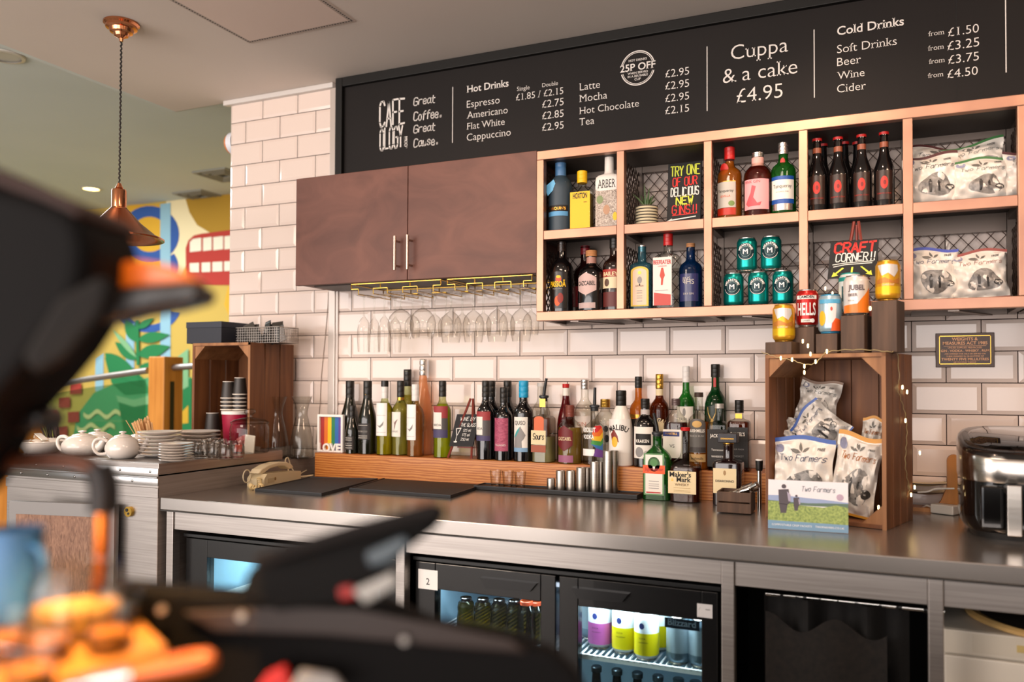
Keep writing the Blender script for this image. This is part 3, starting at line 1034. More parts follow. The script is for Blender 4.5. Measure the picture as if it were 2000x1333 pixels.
def bottle(label, px, wpx, ytop, Y, z0, prof='spirit', gm=None, liquid=None, level=0.6, cap=None, sq=2, ry=1.0, labels=(), name='spirit_bottle', cat='bottle', group=None, h=None, rz=0, capz=0.9, capr=None, pourer=None, py=None, captop=None):
    py = py or ytop + 100
    r = wpx / 2 / ppm(px, py, Y)
    p = at(px, py, Y)
    if h is None:
        h = at(px, ytop, Y).z - z0
    t = thing(name, label, 'bottle' if cat is None else cat, (p.x, Y, z0), rz, group)
    pr = PROF[prof]
    ztop = 0.985 * h

    def rr(zf):
        q = pf_r(pr, zf)
        n = sq if q > 0.93 else 2 + (sq - 2) * max(0, (q - 0.45) / 0.48)
        qy = q * ry if q > 0.9 else q * (1 - (1 - ry) * max(0, min(1, (q - 0.4) / 0.5)))
        return r * q, r * qy, n
    MB().rings([(zf * h,) + rr(zf) for zf, _ in pr], 32).build('glass_body', gm or G_BOTTLE, t)
    if liquid:
        zs = [0.012] + [zf for zf, _ in pr if 0.02 < zf < level] + [level]
        MB().rings([(zf * h, rr(zf)[0] * 0.95, rr(zf)[1] * 0.95, rr(zf)[2]) for zf in zs], 32).build('liquid', liquid, t)
    if cap:
        cr = capr * r if capr else r * (pf_r(pr, capz) + 0.04)
        zc = capz * h
        n = 3
        prof_c = [(cr * 0.985, zc)]
        for k in range(n + 1):
            f = k / n
            z = zc + (h - zc) * f
            if k < n:
                prof_c += [(cr, z + 0.0006), (cr, zc + (h - zc) * (k + 0.9) / n), (cr * 0.965, zc + (h - zc) * (k + 0.94) / n)]
        prof_c += [(cr, h - 0.0018), (cr * 0.9, h)]
        MB().lathe(prof_c, 24).build('cap', cap, t)
        if captop:
            MB().lathe([(cr * 1.01, h - (h - zc) * .34), (cr * 1.015, h - .001), (cr * .92, h + .0006)], 24, cap0=False).build('cap_top', captop, t)
    if pourer:
        zn = h
        lean = pourer
        rn = r * pf_r(pr, 0.97)
        MB().lathe([(rn * 0.9, -0.012), (rn * 0.95, 0.0), (rn * 1.25, 0.002), (rn * 1.25, 0.009), (rn * 0.8, 0.012)], 20, zo=zn).build('pourer_collar', mat('23262a', 0.4), t)
        MB().tube([(0, 0, zn + 0.008), (lean * 0.2, 0, zn + 0.03), (lean * 1.0, -0.004, zn + 0.075)], [0.0062, 0.006, 0.0052], 12).build('pour_spout', mat('101214', 0.35), t)
    for L in labels:
        z_0, z_1 = L['z']
        za, zb = z_0 * h, z_1 * h
        e = 0.0006 + 0.0003 * L.get('up', 0)
        rad = r * pf_r(pr, (z_0 + z_1) / 2)
        if sq > 2.5 or L.get('flat'):
            yy = -rad * (ry if sq > 2.5 else 1) - e
            fn = flat(yy)
            hw = L.get('w', 0.8) * rad
        else:
            fn = wrap(rad + e)
            hw = L.get('w', 0.9) * rad
        m = MB()
        cx = L.get('cx', 0) * rad
        shp = L.get('shape', 'rect')
        if shp == 'rect':
            m.sheet(lambda u, v: fn(cx - hw + 2 * hw * u, za + (zb - za) * v), 14, 2)
        else:
            zm, hz = (za + zb) / 2, (zb - za) / 2
            if shp == 'arch':
                pts = [(cx - hw, za), (cx + hw, za)] + [(cx + hw * cos(a), zb - hw * 0.55 + hw * 0.55 * sin(a)) for a in [pi * k / 12 for k in range(13)]]
            elif shp == 'hex':
                pts = [(cx, za), (cx + hw, za + hz * .45), (cx + hw, zb - hz * .45), (cx, zb), (cx - hw, zb - hz * .45), (cx - hw, za + hz * .45)]
            else:
                pts = [(cx + hw * cos(a), zm + hz * sin(a)) for a in [2 * pi * k / 28 for k in range(28)]]
            for pp in strips(pts, .005):
                m.add([fn(*q) for q in pp], [list(range(len(pp)))])
        lo = m.build(L.get('name', 'label'), L['m'], t, fix=False)
        isflat = sq > 2.5 or L.get('flat')
        lift = lambda k: (flat(yy - .0003 - .0002 * k) if isflat else wrap(rad + e + .0004 + .0002 * k))
        fn2 = lift(len(L.get('shapes', ())) + 1)
        for q in L.get('t', ()):
            body, zf, wf, mm = q[:4]
            kw = q[4] if len(q) > 4 else {}
            st = kw.pop('strokes', None) if isinstance(kw, dict) else None
            kw = dict(kw)
            if 'arc' in kw:
                kw['arc'] = kw['arc'] * rad
            xx = kw.pop('xx', 0) * rad
            if st:
                strokes(body, fn2, mm, lo, wf * 2 * hw, st * h, x=cx + xx, y=zf * h, **kw)
            else:
                text(body, fn2, mm, lo, width=wf * 2 * hw, x=cx + xx, y=zf * h, **kw)
        for ks, s in enumerate(L.get('shapes', ())):
            mm, pts = s
            fnk = lift(ks)
            pm = MB()
            for pp in strips([(cx + hw * a, za + (zb - za) * b) for a, b in pts], .006):
                pm.add([fnk(*q) for q in pp], [list(range(len(pp)))])
            pm.build('print', mm, lo, fix=False)
    return t


def circ(cx, cy, rx, ry, n=18):
    return [(cx + rx * cos(2 * pi * k / n), cy + ry * sin(2 * pi * k / n)) for k in range(n)]


def bars(x0, x1, ys, hgt):
    return [[(x0, y), (x1, y), (x1, y + hgt), (x0, y + hgt)] for y in ys]


K_ = mat('17130f', 0.6)
PAPER = mat('ece6dc', 0.65)
PAPERC = mat('e6d3a8', 0.65)
PAPERG = mat('b9b4ab', 0.6)
REDP = mat('b3221c', 0.45)
NAVY = mat('1f2c6b', 0.5)
GREY = mat('8d8a88', 0.6)
PINKL = mat('e6a3a6', 0.6)
YEL = mat('f2bd08', 0.5)
ORG = mat('e2571c', 0.5)
WHT = mat('f4f1ec', 0.5)
DKG = glass('dark_bottle_glass', '1d1712', '050403', power=1.2, body=.28, walls=2)
BLK = mat('0d0b0c', 0.08, coat=0.6)
BLKGREEN = mat('131409', 0.07, coat=0.5)
G_PALE = glass('pale_green_glass', 'e2e6c4', '98a070', power=1.8)
W_YG = glass('white_wine', 'f0dc22', '857608', power=1.4, body=.46, walls=2)
W_YG2 = glass('white_wine_pale', 'ecdc86', '8f8038', power=1.4, body=.46, walls=2)
W_YG3 = glass('white_wine_green', 'dde83a', '6f7a10', power=1.4, body=.46, walls=2)
W_ROSE = glass('rose_wine', 'fabc8c', 'b97440', power=1.4, body=.46, walls=2)
W_ROSE2 = glass('rose_wine_deep', 'f2a070', 'a55a3a', power=1.4, body=.46, walls=2)
AMBER = glass('amber_spirit', 'e58a2c', '8a4410', power=1.3, body=.46, walls=2)
AMBERD = glass('dark_amber_spirit', '7a300e', '2e0f04', power=1.2, body=.28, walls=2)
RUBY = glass('ruby_spirit', '7c1418', '300406', power=1.2, body=.28, walls=2)
BURG = glass('burgundy_spirit', '5a141a', '230508', power=1.2, body=.28, walls=2)
HONEY = glass('honey_spirit', 'c9a63e', '806214', power=1.3, body=.46, walls=2)
STRAW = glass('straw_spirit', 'd8d29c', '8c8550', power=1.4, body=.46, walls=2)
GREENG = glass('green_bottle_glass', '2f8f33', '0a3d10', power=1.2, body=.28, walls=2)
GREEND = glass('dark_green_bottle_glass', '1c5a2e', '06230f', power=1.2, body=.28, walls=2)
REDG = glass('red_pink_gin', '8a2c24', '401008', power=1.2, body=.28, walls=2)
BLUEG = glass('blue_bottle_glass', '0f3f7a', '04142e', power=1.0, body=.28, walls=2)
BOMB = glass('pale_blue_glass', '4f93a8', '15404f', power=1.2, body=.28, walls=2)
SILV = mat('d5d0ca', 0.25, 0.9)
BLKCAP = mat('16130f', 0.4)
WCAP = mat('e3dfdb', 0.4)
REDCAP = mat('c01f1f', 0.35)
GLDCAP = mat('c39a45', 0.3, 0.9)
CORK = mat('b0794a', 0.7)
BRUSTY = mat('7a3a2c', 0.5)

# ---- wooden back-bar step the bottles stand on
PZ, CZ = 1.02, 0.918
p = at(614.5, 929, -0.16)
PX0, PX1 = p.x, 0.865
t = thing('back_bar_step', 'long oak step raising the row of bottles along the tiled wall', 'shelf', (PX0, -0.16, CZ))
MB().box(0, PX1 - PX0, 0, 0.018, 0, PZ - CZ, 0, 0.0015).build('front_board', OAK, t)
MB().box(0, PX1 - PX0, 0.018, 0.15, PZ - CZ - 0.018, PZ - CZ, 0, 0.0015).build('top_board', OAK, t)
MB().box(0, 0.018, 0.018, 0.15, 0, PZ - CZ - 0.018).build('end_board', OAK, t)
F_, B_ = -0.115, -0.045
WB = 'wine bottles on the oak step'

bottle('black sparkling wine bottle at the left end of the step, behind the small one', 683, 36, 744, -0.055, PZ, 'sparkling', BLKGREEN, cap=BLKCAP, capz=.72, capr=.47, name='sparkling_wine_bottle',
       labels=[dict(z=(.74, .84), w=.25, m=GOLD, name='neck_band')])
bottle('small black sparkling wine bottle beside the rainbow frame', 687, 25, 792, -0.12, PZ, 'sparkling', BLKGREEN, cap=BLKCAP, capz=.66, capr=.5, name='small_sparkling_wine_bottle',
       labels=[dict(z=(.08, .36), w=.9, m=mat('2b2624', .5), shapes=[(PAPERG, q) for q in bars(-.7, .7, (.12, .3, .7, .85), .05)], t=[('PROSECCO', .2, .75, PAPERG)])])
bottle('black sparkling wine bottle with foil neck, next to the white wine', 717.5, 36, 744, -0.105, PZ, 'sparkling', BLKGREEN, cap=BLKCAP, capz=.72, capr=.47, name='sparkling_wine_bottle',
       labels=[dict(z=(.2, .42), w=.85, m=mat('2b2624', .5), shapes=[(PAPERG, q) for q in bars(-.7, .7, (.08, .2, .85), .04)], t=[('PROSECCO', .3, .7, PAPERG)]), dict(z=(.73, .84), w=.25, m=GOLD, name='neck_band')])
LW = [dict(z=(.26, .70), w=.86, m=WHT, shapes=[(GREY, q) for q in bars(-.8, .8, (.62, .1), .008)] + [(GREY, [(-.6, .33), (-.1, .3), (.3, .38), (.55, .45), (.45, .33), (0, .24)])])]
bottle('yellow-green white wine bottle with plain white label and white foil', 751, 32, 744, F_, PZ, 'bordeaux', G_PALE, W_YG, .70, cap=WCAP, captop=BLKCAP, capz=.76, name='wine_bottle', group=WB, labels=LW)
bottle('pale white wine bottle with a hummingbird on its white label', 782, 33, 744, F_ + .02, PZ, 'bordeaux', G_PALE, W_YG2, .70, cap=BLKCAP, capz=.78, name='wine_bottle', group=WB,
       labels=[dict(z=(.25, .58), w=.75, m=PAPER, cx=-.2, t=[('SHADE', .31, .6, GREY)], shapes=[(mat('8a6f68', .6), [(-.5, .8), (-.1, .55), (.1, .62), (.6, .72), (.2, .5), (.05, .35), (-.15, .25), (-.05, .5)])]), dict(z=(.735, .775), w=2.9, m=GOLD, name='neck_band')])
bottle('tall golden white wine bottle with black screw cap in the rear row', 795.5, 36, 722, B_, PZ, 'bordeaux', G_PALE, W_YG2, .70, cap=BLKCAP, capz=.80, name='wine_bottle', group=WB)
bottle('rosé wine bottle with white label and silver-white foil neck', 811, 33, 751, F_ - .005, PZ, 'bordeaux', G_PALE, W_ROSE2, .70, cap=WCAP, capz=.77, name='wine_bottle', group=WB,
       labels=[dict(z=(.23, .72), w=.74, m=WHT, cx=-.15, shapes=[(GREY, q) for q in bars(-.8, .8, (.62, .1), .008)] + [(GREY, [(-.6, .33), (-.1, .3), (.3, .38), (.55, .45), (.45, .33), (0, .24)])])])
bottle('tallest slim orange rosé bottle with silver capsule', 826, 37, 702, B_, PZ, 'slim', W_ROSE, cap=SILV, capz=.83, capr=.4, name='wine_bottle', group=WB,
       labels=[dict(z=(.24, .42), w=.8, m=mat('c98a5c', .5))])
DL = [dict(z=(.26, .67), w=1.15, m=mat('54504f', .5), t=[('ARIDA', .41, .5, K_, dict(xx=-.2))],
           shapes=[(mat('a03a3c', .6), [(-1, .62), (1, .62), (1, 1), (-1, 1)]), (PAPER, [(-1, .28), (.35, .28), (.35, .8), (-.6, .8), (-1, .92)]), (mat('4b4468', .6), [(-1, 0), (1, 0), (1, .25), (-1, .25)])])]
bottle('green-yellow white wine bottle with red, white and purple label behind the chalk sign', 864, 34, 744, F_, PZ, 'bordeaux', G_PALE, W_YG3, .70, cap=BLKCAP, capz=.79, name='wine_bottle', group=WB, labels=DL)
bottle('red wine bottle with red, white and purple label beside the chalk sign', 948.5, 35, 744, F_, PZ, 'bordeaux', BLK, cap=BLKCAP, capz=.79, name='wine_bottle', group=WB,
       labels=[dict(z=(.24, .61), w=1.0, m=mat('54504f', .5), t=[('RIDA', .38, .4, K_, dict(xx=-.3))],
                    shapes=[(mat('a03a3c', .6), [(-1, .7), (1, .7), (1, 1), (-1, 1)]), (PAPER, [(-1, .2), (.1, .2), (.1, .82), (-1, .82)]), (mat('4b4468', .6), [(-1, 0), (1, 0), (1, .17), (-1, .17)])])])
bottle('plain dark wine bottle in the rear row between two red wines', 959.5, 36, 744, B_, PZ, 'bordeaux', BLK, cap=BLKCAP, capz=.79, name='wine_bottle', group=WB)
bottle('red wine bottle with swirled dark pink label', 983.5, 35, 757, F_, PZ, 'bordeaux', BLK, cap=BLKCAP, capz=.79, name='wine_bottle', group=WB,
       labels=[dict(z=(.13, .58), w=.95, m=tex_mat('pink_swirl', '8c3350', 'c3627c', (40, 40, 90), rough=.6, noise=.8, distort=2.5), t=[('VILLAGES', .2, .7, PAPER)])])
bottle('plain dark wine bottle in the rear row behind the pink label', 991, 36, 744, B_, PZ, 'bordeaux', BLK, cap=BLKCAP, capz=.79, name='wine_bottle', group=WB)
bottle('red wine bottle with bright blue foil and a grey horse on its label', 1022.5, 38, 744, F_, PZ, 'bordeaux', BLK, cap=mat('159bc9', .4), capz=.79, capr=.5, name='wine_bottle', group=WB,
       labels=[dict(z=(.12, .55), w=.84, m=PAPER, t=[('QUISO', .455, .7, K_, dict(ys=1.5))],
                    shapes=[(mat('7fa5c4', .6), [(-1, 0), (1, 0), (1, .12), (-1, .12)]), (GREY, [(-.9, .12), (.3, .12), (.25, .3), (.55, .38), (.75, .48), (.2, .68), (.1, .74), (-.1, .66), (-.5, .56), (-.75, .4)]),
                            (mat('3aa0a0', .6), [(-.9, .4), (-.5, .58), (.0, .72), (-.1, .6), (-.5, .45)])])])
# spirits
bottle('clear bottle with orange flame print, cream label and black pourer', 1062, 41, 778, F_, PZ, 'square', G_BOTTLE, STRAW, .4, sq=4, pourer=.012, labels=[
    dict(z=(.28, .50), w=.74, cx=-.15, m=PAPERC, t=[('Sours', .36, .75, K_, dict(strokes=.09, slant=.15))]), dict(z=(.50, .72), w=.5, cx=-.1, m=mat('d4622e', .5), shape='arch', name='flame_print'), dict(z=(.16, .27), w=.74, cx=-.15, m=mat('9c4a26', .5), name='lower_band'), dict(z=(.86, .99), w=.8, m=GOLD, name='neck_foil')])
bottle('amber bottle with clear neck half hidden behind the flame print bottle', 1056, 38, 748, B_, PZ, 'round', G_BOTTLE, AMBER, .55, cap=WCAP, capz=.95)
bottle('red syrup bottle with white and red cap in the rear row', 1105, 34, 750, B_, PZ, 'taper', RUBY, cap=REDCAP, capz=.95, labels=[dict(z=(.84, .945), w=2.9, m=PAPER, name='neck_label')])
bottle('honey tequila bottle with round dark red label and rusty stopper', 1113, 48, 792, F_ - .005, PZ, 'round', G_BOTTLE, HONEY, .62, cap=BRUSTY, capz=.80, capr=.36, labels=[
    dict(z=(.22, .66), w=.72, cx=-.15, m=mat('6a1014', .5), shape='hex', t=[('CAZCABEL', .405, .86, PAPERC, dict(offset=.012, ys=1.5))]), dict(z=(.03, .15), w=.7, cx=-.1, m=mat('9a5a78', .5), name='lower_band')])
bottle('tall clear spirit bottle with long neck and silver cap in the rear row', 1142, 41, 742, B_, PZ, 'round', G_BOTTLE, cap=SILV, capz=.88, labels=[dict(z=(.36, .56), w=.9, m=mat('d6c8bd', .5), t=[('GIN', .44, .5, mat('b06a58', .5))])])
bottle('clear vodka bottle with white lettering, rainbow print and black pourer', 1161, 44, 797, F_, PZ, 'round', G_BOTTLE, cap=None, pourer=.003, labels=[
    dict(z=(.13, .70), w=1.15, m=glass('label_film', 'ffffff', 'ffffff', 1.01), name='print_film', t=[('ABSOLUT', .58, .62, WHT, dict(offset=.03, ys=1.7, xx=-.28)), ('VODKA', .46, .5, WHT, dict(offset=.03, ys=1.6, xx=-.28))],
         shapes=[(mat(c, .5), q) for c, q in (('c8272a', [(.1, .78), (.5, .78), (.9, .95), (.7, 1), (.3, .97)]), ('dd6a20', [(.1, .66), (.7, .66), (1, .8), (.9, .95), (.5, .78), (.1, .78)]), ('e2b221', [(.1, .54), (.8, .5), (1, .62), (1, .8), (.7, .66), (.1, .66)]),
                                          ('3f8b3e', [(.0, .42), (.8, .36), (1, .45), (1, .62), (.8, .5), (.1, .54)]), ('2f6aa6', [(.4, .3), (1, .22), (1, .45), (.8, .36), (.0, .42)]), ('6a3f8c', [(.2, .05), (1, .0), (1, .22), (.4, .3)]))]),
    dict(z=(.16, .28), w=.68, cx=-.35, m=WHT, up=2)])
bottle('clear spirit bottle with gold screw cap between the vodka and the white coconut bottle', 1182, 42, 780, B_, PZ, 'jar', G_BOTTLE, cap=GLDCAP, capz=.87, labels=[dict(z=(.3, .6), w=.9, m=mat('a9a49a', .5), shapes=[(K_, circ(.4, .8, .25, .16)), (K_, circ(.5, .3, .25, .2))])])
bottle('opaque white coconut rum bottle with black cap', 1213, 47, 763, F_, PZ, 'bell', mat('e6dfd6', .3, coat=.3), cap=BLKCAP, capz=.795, capr=.44, labels=[
    dict(z=(.18, .62), w=1.1, m=mat('e9e4dd', .35), t=[('MALIBU', .48, .75, K_, dict(offset=.02, arc=1.4, ys=1.3))], shapes=[(mat('7c2a1f', .5), [(-.6, .55), (-.3, .7), (.0, .5), (.1, .3), (-.2, .4), (-.5, .35)]), (mat('e7b32b', .5), circ(-.25, .32, .25, .16))])])
bottle('amber liqueur bottle with black cap in the rear row', 1247, 35, 736, B_, PZ, 'spirit', AMBER, cap=BLKCAP, capz=.87, labels=[dict(z=(.3, .52), w=1.2, m=K_), dict(z=(.53, .57), w=1.2, m=GOLD, name='gold_band')])
bottle('red-brown rum bottle in a gold net with gold capsule', 1288, 37, 731, B_, PZ, 'spirit', AMBERD, cap=GLDCAP, capz=.84, labels=[
    dict(z=(.76, .835), w=2.9, m=PAPERC, name='neck_label'), dict(z=(.3, .48), w=1.0, m=PAPERC, shape='arch', t=[('BRUGAL', .475, .9, PAPERC, dict(offset=.03, arc=1.2, ys=1.3)), ('AÑEJO', .35, .6, K_)])])
bottle('black rum bottle with white octopus label and glass loop on the neck', 1260, 44, 779, F_, PZ, 'round', BLK, cap=BLKCAP, capz=.86, labels=[
    dict(z=(.13, .59), w=1.0, m=PAPER, shapes=[(K_, [(-.7, .42), (.8, .42), (.8, .78), (-.7, .78)]), (GREY, circ(-.3, .2, .4, .16)), (PAPERG, circ(.4, .15, .3, .1))], t=[('KRAKEN', .36, .62, PAPER, dict(offset=.02, ys=1.2))]),
    dict(z=(.70, .84), w=1.8, m=mat('b9b2b0', .5), name='neck_label', shapes=[(K_, [(-.3, .1), (.3, .1), (.3, .5), (-.3, .5)])])])
bottle('burgundy cognac bottle with white label and navy band', 1320, 46, 779, F_, PZ, 'flask', G_BOTTLE, BURG, .66, cap=mat('6a5a58', .3, .5), capz=.9, sq=3, ry=.75, labels=[
    dict(z=(.15, .56), w=.82, cx=-.1, m=PAPER, shapes=[(NAVY, [(-1, .76), (.7, .76), (.7, .92), (-1, .92)])], t=[('MARTELL', .485, .62, GOLD, dict(xx=-.12)), ('VS', .3, .25, K_, dict(xx=-.05))])])
bottle('green whiskey bottle with white capsule and pale label in the rear row', 1340, 35, 716, B_, PZ, 'spirit', GREENG, cap=WCAP, capz=.84, labels=[
    dict(z=(.40, .60), w=1.1, m=PAPER, t=[('TRIPLE', .46, .6, GREY)], shapes=[(GREY, circ(0, .72, .16, .2))]), dict(z=(.16, .38), w=1.1, m=PAPERC, name='lower_label')])
bottle('tall whiskey bottle with cork stopper and dark arched label', 1365, 41, 767, F_ + .005, PZ, 'spirit', G_BOTTLE, AMBER, .62, cap=mat('3a2a20', .5), capz=.94, capr=.42, labels=[
    dict(z=(.22, .66), w=.86, m=mat('5a5652', .5), shape='arch', t=[('BUSHMILLS', .485, .88, PAPER, dict(offset=.03, ys=1.3)), ('BLACK BUSH', .425, .8, PAPERG)], shapes=[(mat('c9a05a', .5), circ(0, .84, .55, .1)), (mat('3a3330', .5), [(-1, .02), (1, .02), (1, .16), (-1, .16)])]),
    dict(z=(.1, .2), w=.86, m=mat('b89560', .5), name='lower_label', t=[('Bushmills', .13, .7, K_)])])
bottle('dark green whisky bottle with a gold stag and black cap in the rear row', 1397.5, 42, 712, B_, PZ, 'round', GREEND, cap=BLKCAP, capz=.875, capr=.42, labels=[
    dict(z=(.78, .87), w=.35, m=REDP, name='neck_seal'), dict(z=(.30, .60), w=.6, cx=-.2, m=mat('14261a', .4), name='stag_panel', shapes=[(mat('c9a85c', .5), q) for q in ([(-.1, .2), (.15, .2), (.2, .45), (.35, .55), (.0, .6), (-.15, .5)], [(-.2, .55), (-.6, .75), (-.7, .95), (-.6, .95), (-.5, .78), (-.1, .62)], [(.2, .6), (.6, .78), (.65, .98), (.75, .95), (.7, .75), (.25, .55)])])])
bottle('nearly empty clear whiskey bottle with black label, left of the matching pair', 1405, 42, 789, F_ - .002, PZ, 'square', G_BOTTLE, cap=mat('cfcac2', .3, .5), capz=.93, sq=5, labels=[
    dict(z=(.06, .62), w=.92, m=K_, t=[('JACK', .5, .4, PAPER, dict(offset=.02, ys=1.4, xx=-.3)), ('Tennessee', .3, .6, PAPER), ('WHISKEY', .2, .6, PAPER)])])
bottle('full brown whiskey bottle with black label and cap, at the right end of the step', 1444, 42, 782, F_ + .008, PZ, 'square', G_BOTTLE, AMBERD, .7, cap=BLKCAP, capz=.82, sq=5, labels=[
    dict(z=(.06, .62), w=.92, m=K_, t=[("DANIEL'S", .5, .7, PAPER, dict(offset=.02, ys=1.4)), ('SOUR MASH', .3, .6, GREY), ('WHISKEY', .2, .6, GREY)]), dict(z=(.74, .81), w=.8, m=GOLD, name='neck_band')])
# bottles standing on the steel worktop
JY = -0.21
bottle('flat green herbal liqueur bottle with orange-banded label, on the steel top', 1284, 54, 850, JY, CZ, 'flask', GREENG, mat('0f2a12', .3), .2, sq=4, ry=.62, pourer=-.012, labels=[
    dict(z=(.08, .72), w=.74, cx=-.1, m=mat('5f8f5c', .5), name='label_border'), dict(z=(.1, .70), w=.62, cx=-.1, m=PAPER, up=1, shapes=[(mat('2f5a2c', .5), circ(0, .76, .72, .19)), (PAPER, circ(0, .68, .14, .07)), (mat('4d8347', .5), circ(0, .8, .45, .1)), (REDP, [(-.9, .02), (.8, .02), (.8, .05), (-.9, .05)])] + [(GREY, q) for q in bars(-.6, .6, (.32, .25, .2, .14), .012)]),
    dict(z=(.41, .54), w=.8, cx=-.1, m=ORG, up=2, name='orange_band', t=[('Jägermeister', .455, .85, REDP, dict(offset=.01, ys=1.3))])])
bottle('squat square bourbon bottle with cream label and red wax neck, on the steel top', 1339, 60, 835, JY - .005, CZ, 'squat', G_BOTTLE, AMBERD, .47, cap=REDCAP, capz=.955, capr=.31, sq=3.4, ry=.8, labels=[
    dict(z=(.12, .42), w=.9, cx=-.06, m=PAPERC, t=[("Maker's", .345, .78, K_, dict(offset=.02, serif=True, xx=-.12)), ('&', .285, .09, GOLD, dict(xx=-.62)), ('Mark', .28, .52, K_, dict(offset=.02, serif=True, xx=.1)), ('WHISKY', .225, .5, mat('6a4a2a', .6))], shapes=[(mat('a8874f', .6), q) for q in bars(-.6, .6, (.08, .14, .25), .012)])])
AB = bottle('square dark amaretto bottle with cream label and large black cap, on the steel top', 1423, 56, 855, JY - .01, CZ, 'square', mat('1c0d0d', .08, coat=.6), sq=5, h=.205, cap=GOLD, capz=.86, capr=.36, py=920, labels=[
    dict(z=(.2, .6), w=.78, cx=-.1, m=PAPERC, t=[('DISARONNO', .38, .8, K_, dict(offset=.02))], shapes=[(mat('a9875c', .6), circ(0, .82, .12, .1))])])
st = MB().box(-.032, .032, -.026, .026, .2052, .237, 0, .003).build('stopper', mat('1d1a20', .35), AB)
st['label'] = 'large rectangular black stopper with gold lettering'
text('DISARONNO', flat(-.0268), GOLD, st, width=.042, y=.217, offset=.015)

# ------------------------------------------------------------------ bottles in the cubes
SF, SB = -0.205, -0.11
Z1, Z2 = ZHI + 0.0005, ZLO + 0.0005
t = bottle('matt slate gin bottle with blue wax neck and pale blue tag, upper left cube', 1095, 47, 307, SF, Z1, 'round', mat('33434f', .5), cap=mat('4b78a6', .4), capz=.60, capr=.46, py=400, labels=[
    dict(z=(.26, .34), w=1.0, m=K_, t=[("TARQUIN'S", .28, .8, GOLD, dict(offset=.02))]), dict(z=(.20, .26), w=1.0, m=mat('5a9ccb', .5), name='blue_band')])
MB().prism([(-.036, .165), (.0, .19), (.012, .165), (-.022, .132)], lambda u, v, q: (u - .012, -.042 + q, v), 0, .0008).build('tag', mat('62b0dd', .5), t)
MB().tube([(-.012, -.041, .18), (.0, -.025, .2), (.02, -.02, .195), (.028, -.028, .18)], .0009, 6).build('tag_string', WHT, t)
bottle('square gin bottle with big yellow label and yellow cap, upper left cube', 1137, 43, 335, SF - .005, Z1, 'square', G_BOTTLE, HONEY, .6, cap=YEL, capz=.80, capr=.46, sq=6, ry=.6, py=400, labels=[
    dict(z=(.02, .64), w=.94, m=YEL, t=[('HOXTON', .53, .72, K_, dict(offset=.03, ys=2.2)), ('GIN', .45, .17, K_, dict(xx=.5))])])
bottle('white gin bottle covered with botanical drawings, behind the first cube post', 1190, 50, 303, SF - .005, Z1, 'square', mat('e7e0d8', .35), cap=mat('d8b7ac', .4), capz=.72, capr=.36, sq=5, ry=.7, py=400, labels=[
    dict(z=(.03, .5), w=.9, m=tex_mat('botanical_print', '6a5648', 'd9cbbd', (1, 1, 1), rough=.5, noise=110, detail=5, distort=2), name='botanical_print', t=[], shapes=[(YEL, circ(.75, .25, .2, .12)), (mat('7a8a5a', .5), circ(-.6, .75, .3, .12)), (mat('b58a6a', .5), circ(0, .45, .3, .14))]), dict(z=(.52, .64), w=.9, m=mat('e4dcd4', .4), name='title', t=[('ARBER', .535, .8, K_, dict(serif=True, ys=2.0))])])
bottle('amber orange gin bottle with red cap and red foot band, third upper cube', 1425, 48, 288.6, SF, Z1, 'spirit', G_BOTTLE, AMBER, .8, cap=REDCAP, capz=.83, capr=.42, py=370, labels=[
    dict(z=(.15, .51), w=.85, cx=-.2, m=PAPERG, t=[('Tanqueray', .36, .8, K_), ('SEVILLA', .29, .5, ORG)], shapes=[(GOLD, [(-1, .97), (1, .97), (1, 1), (-1, 1)]), (mat('6f8a4a', .5), circ(.6, .15, .3, .1))]), dict(z=(.05, .145), w=.85, cx=-.2, m=mat('b3260f', .4), name='red_band'), dict(z=(.60, .76), w=.5, cx=-.45, m=REDP, shape='disc', name='seal')])
bottle('round pink gin bottle with large pink label and silver cap, third upper cube', 1480, 54, 299.4, SF - .008, Z1, 'jar', G_BOTTLE, REDG, .78, cap=SILV, capz=.93, capr=.4, py=370, labels=[
    dict(z=(.1, .56), w=.98, m=PINKL, t=[('PINK GIN', .5, .6, mat('a84a50', .6), dict(xx=-.3))], shapes=[(mat('c9565e', .6), [(-.8, .2), (-.4, .55), (-.3, .8), (.0, .75), (-.2, .4), (.1, .2), (.4, .25), (.3, .12), (-.6, .1)])]), dict(z=(.78, .92), w=2.6, m=mat('dfa79f', .5), name='neck_label')])
bottle('green gin bottle with white and blue label and silver cap, third upper cube', 1530, 47, 279.6, SF, Z1, 'spirit', GREENG, cap=SILV, capz=.84, capr=.42, py=370, labels=[
    dict(z=(.21, .47), w=1.05, m=PAPER, t=[('Tanqueray', .36, .75, K_, dict(ys=1.2)), ('ALCOHOL FREE', .3, .5, GREY)]), dict(z=(.47, .52), w=1.05, m=mat('1d4fa0', .4), name='blue_band'), dict(z=(.15, .21), w=1.05, m=mat('1d4fa0', .4), name='blue_band'), dict(z=(.06, .15), w=.9, m=SILV, name='silver_band'), dict(z=(.66, .78), w=.4, m=REDP, shape='disc', name='seal')])
ORDC = ['leftmost', 'second', 'third', 'rightmost']
for k, (px, yt) in enumerate(((1596, 272), (1637, 269), (1683, 264), (1727, 259))):
    bottle('dark cola bottle with red print, %s in the front row of the upper cube' % ORDC[k], px, 37, yt, SF - .01, Z1, 'beer', BLK, cap=REDCAP, capz=.965, capr=.5, py=350, name='cola_bottle', group='cola bottles in the upper cube',
           labels=[dict(z=(.1, .48), w=.9, m=mat('2a1710', .35), name='print_panel', t=[('KARMA COLA', .17, .8, mat('b0241c', .5))], shapes=[(mat('c22a1e', .5), circ(0, .58, .42, .22)), (mat('7d1712', .5), circ(.05, .58, .16, .08))]), dict(z=(.80, .87), w=2.8, m=mat('8a4a33', .4), name='neck_label')])
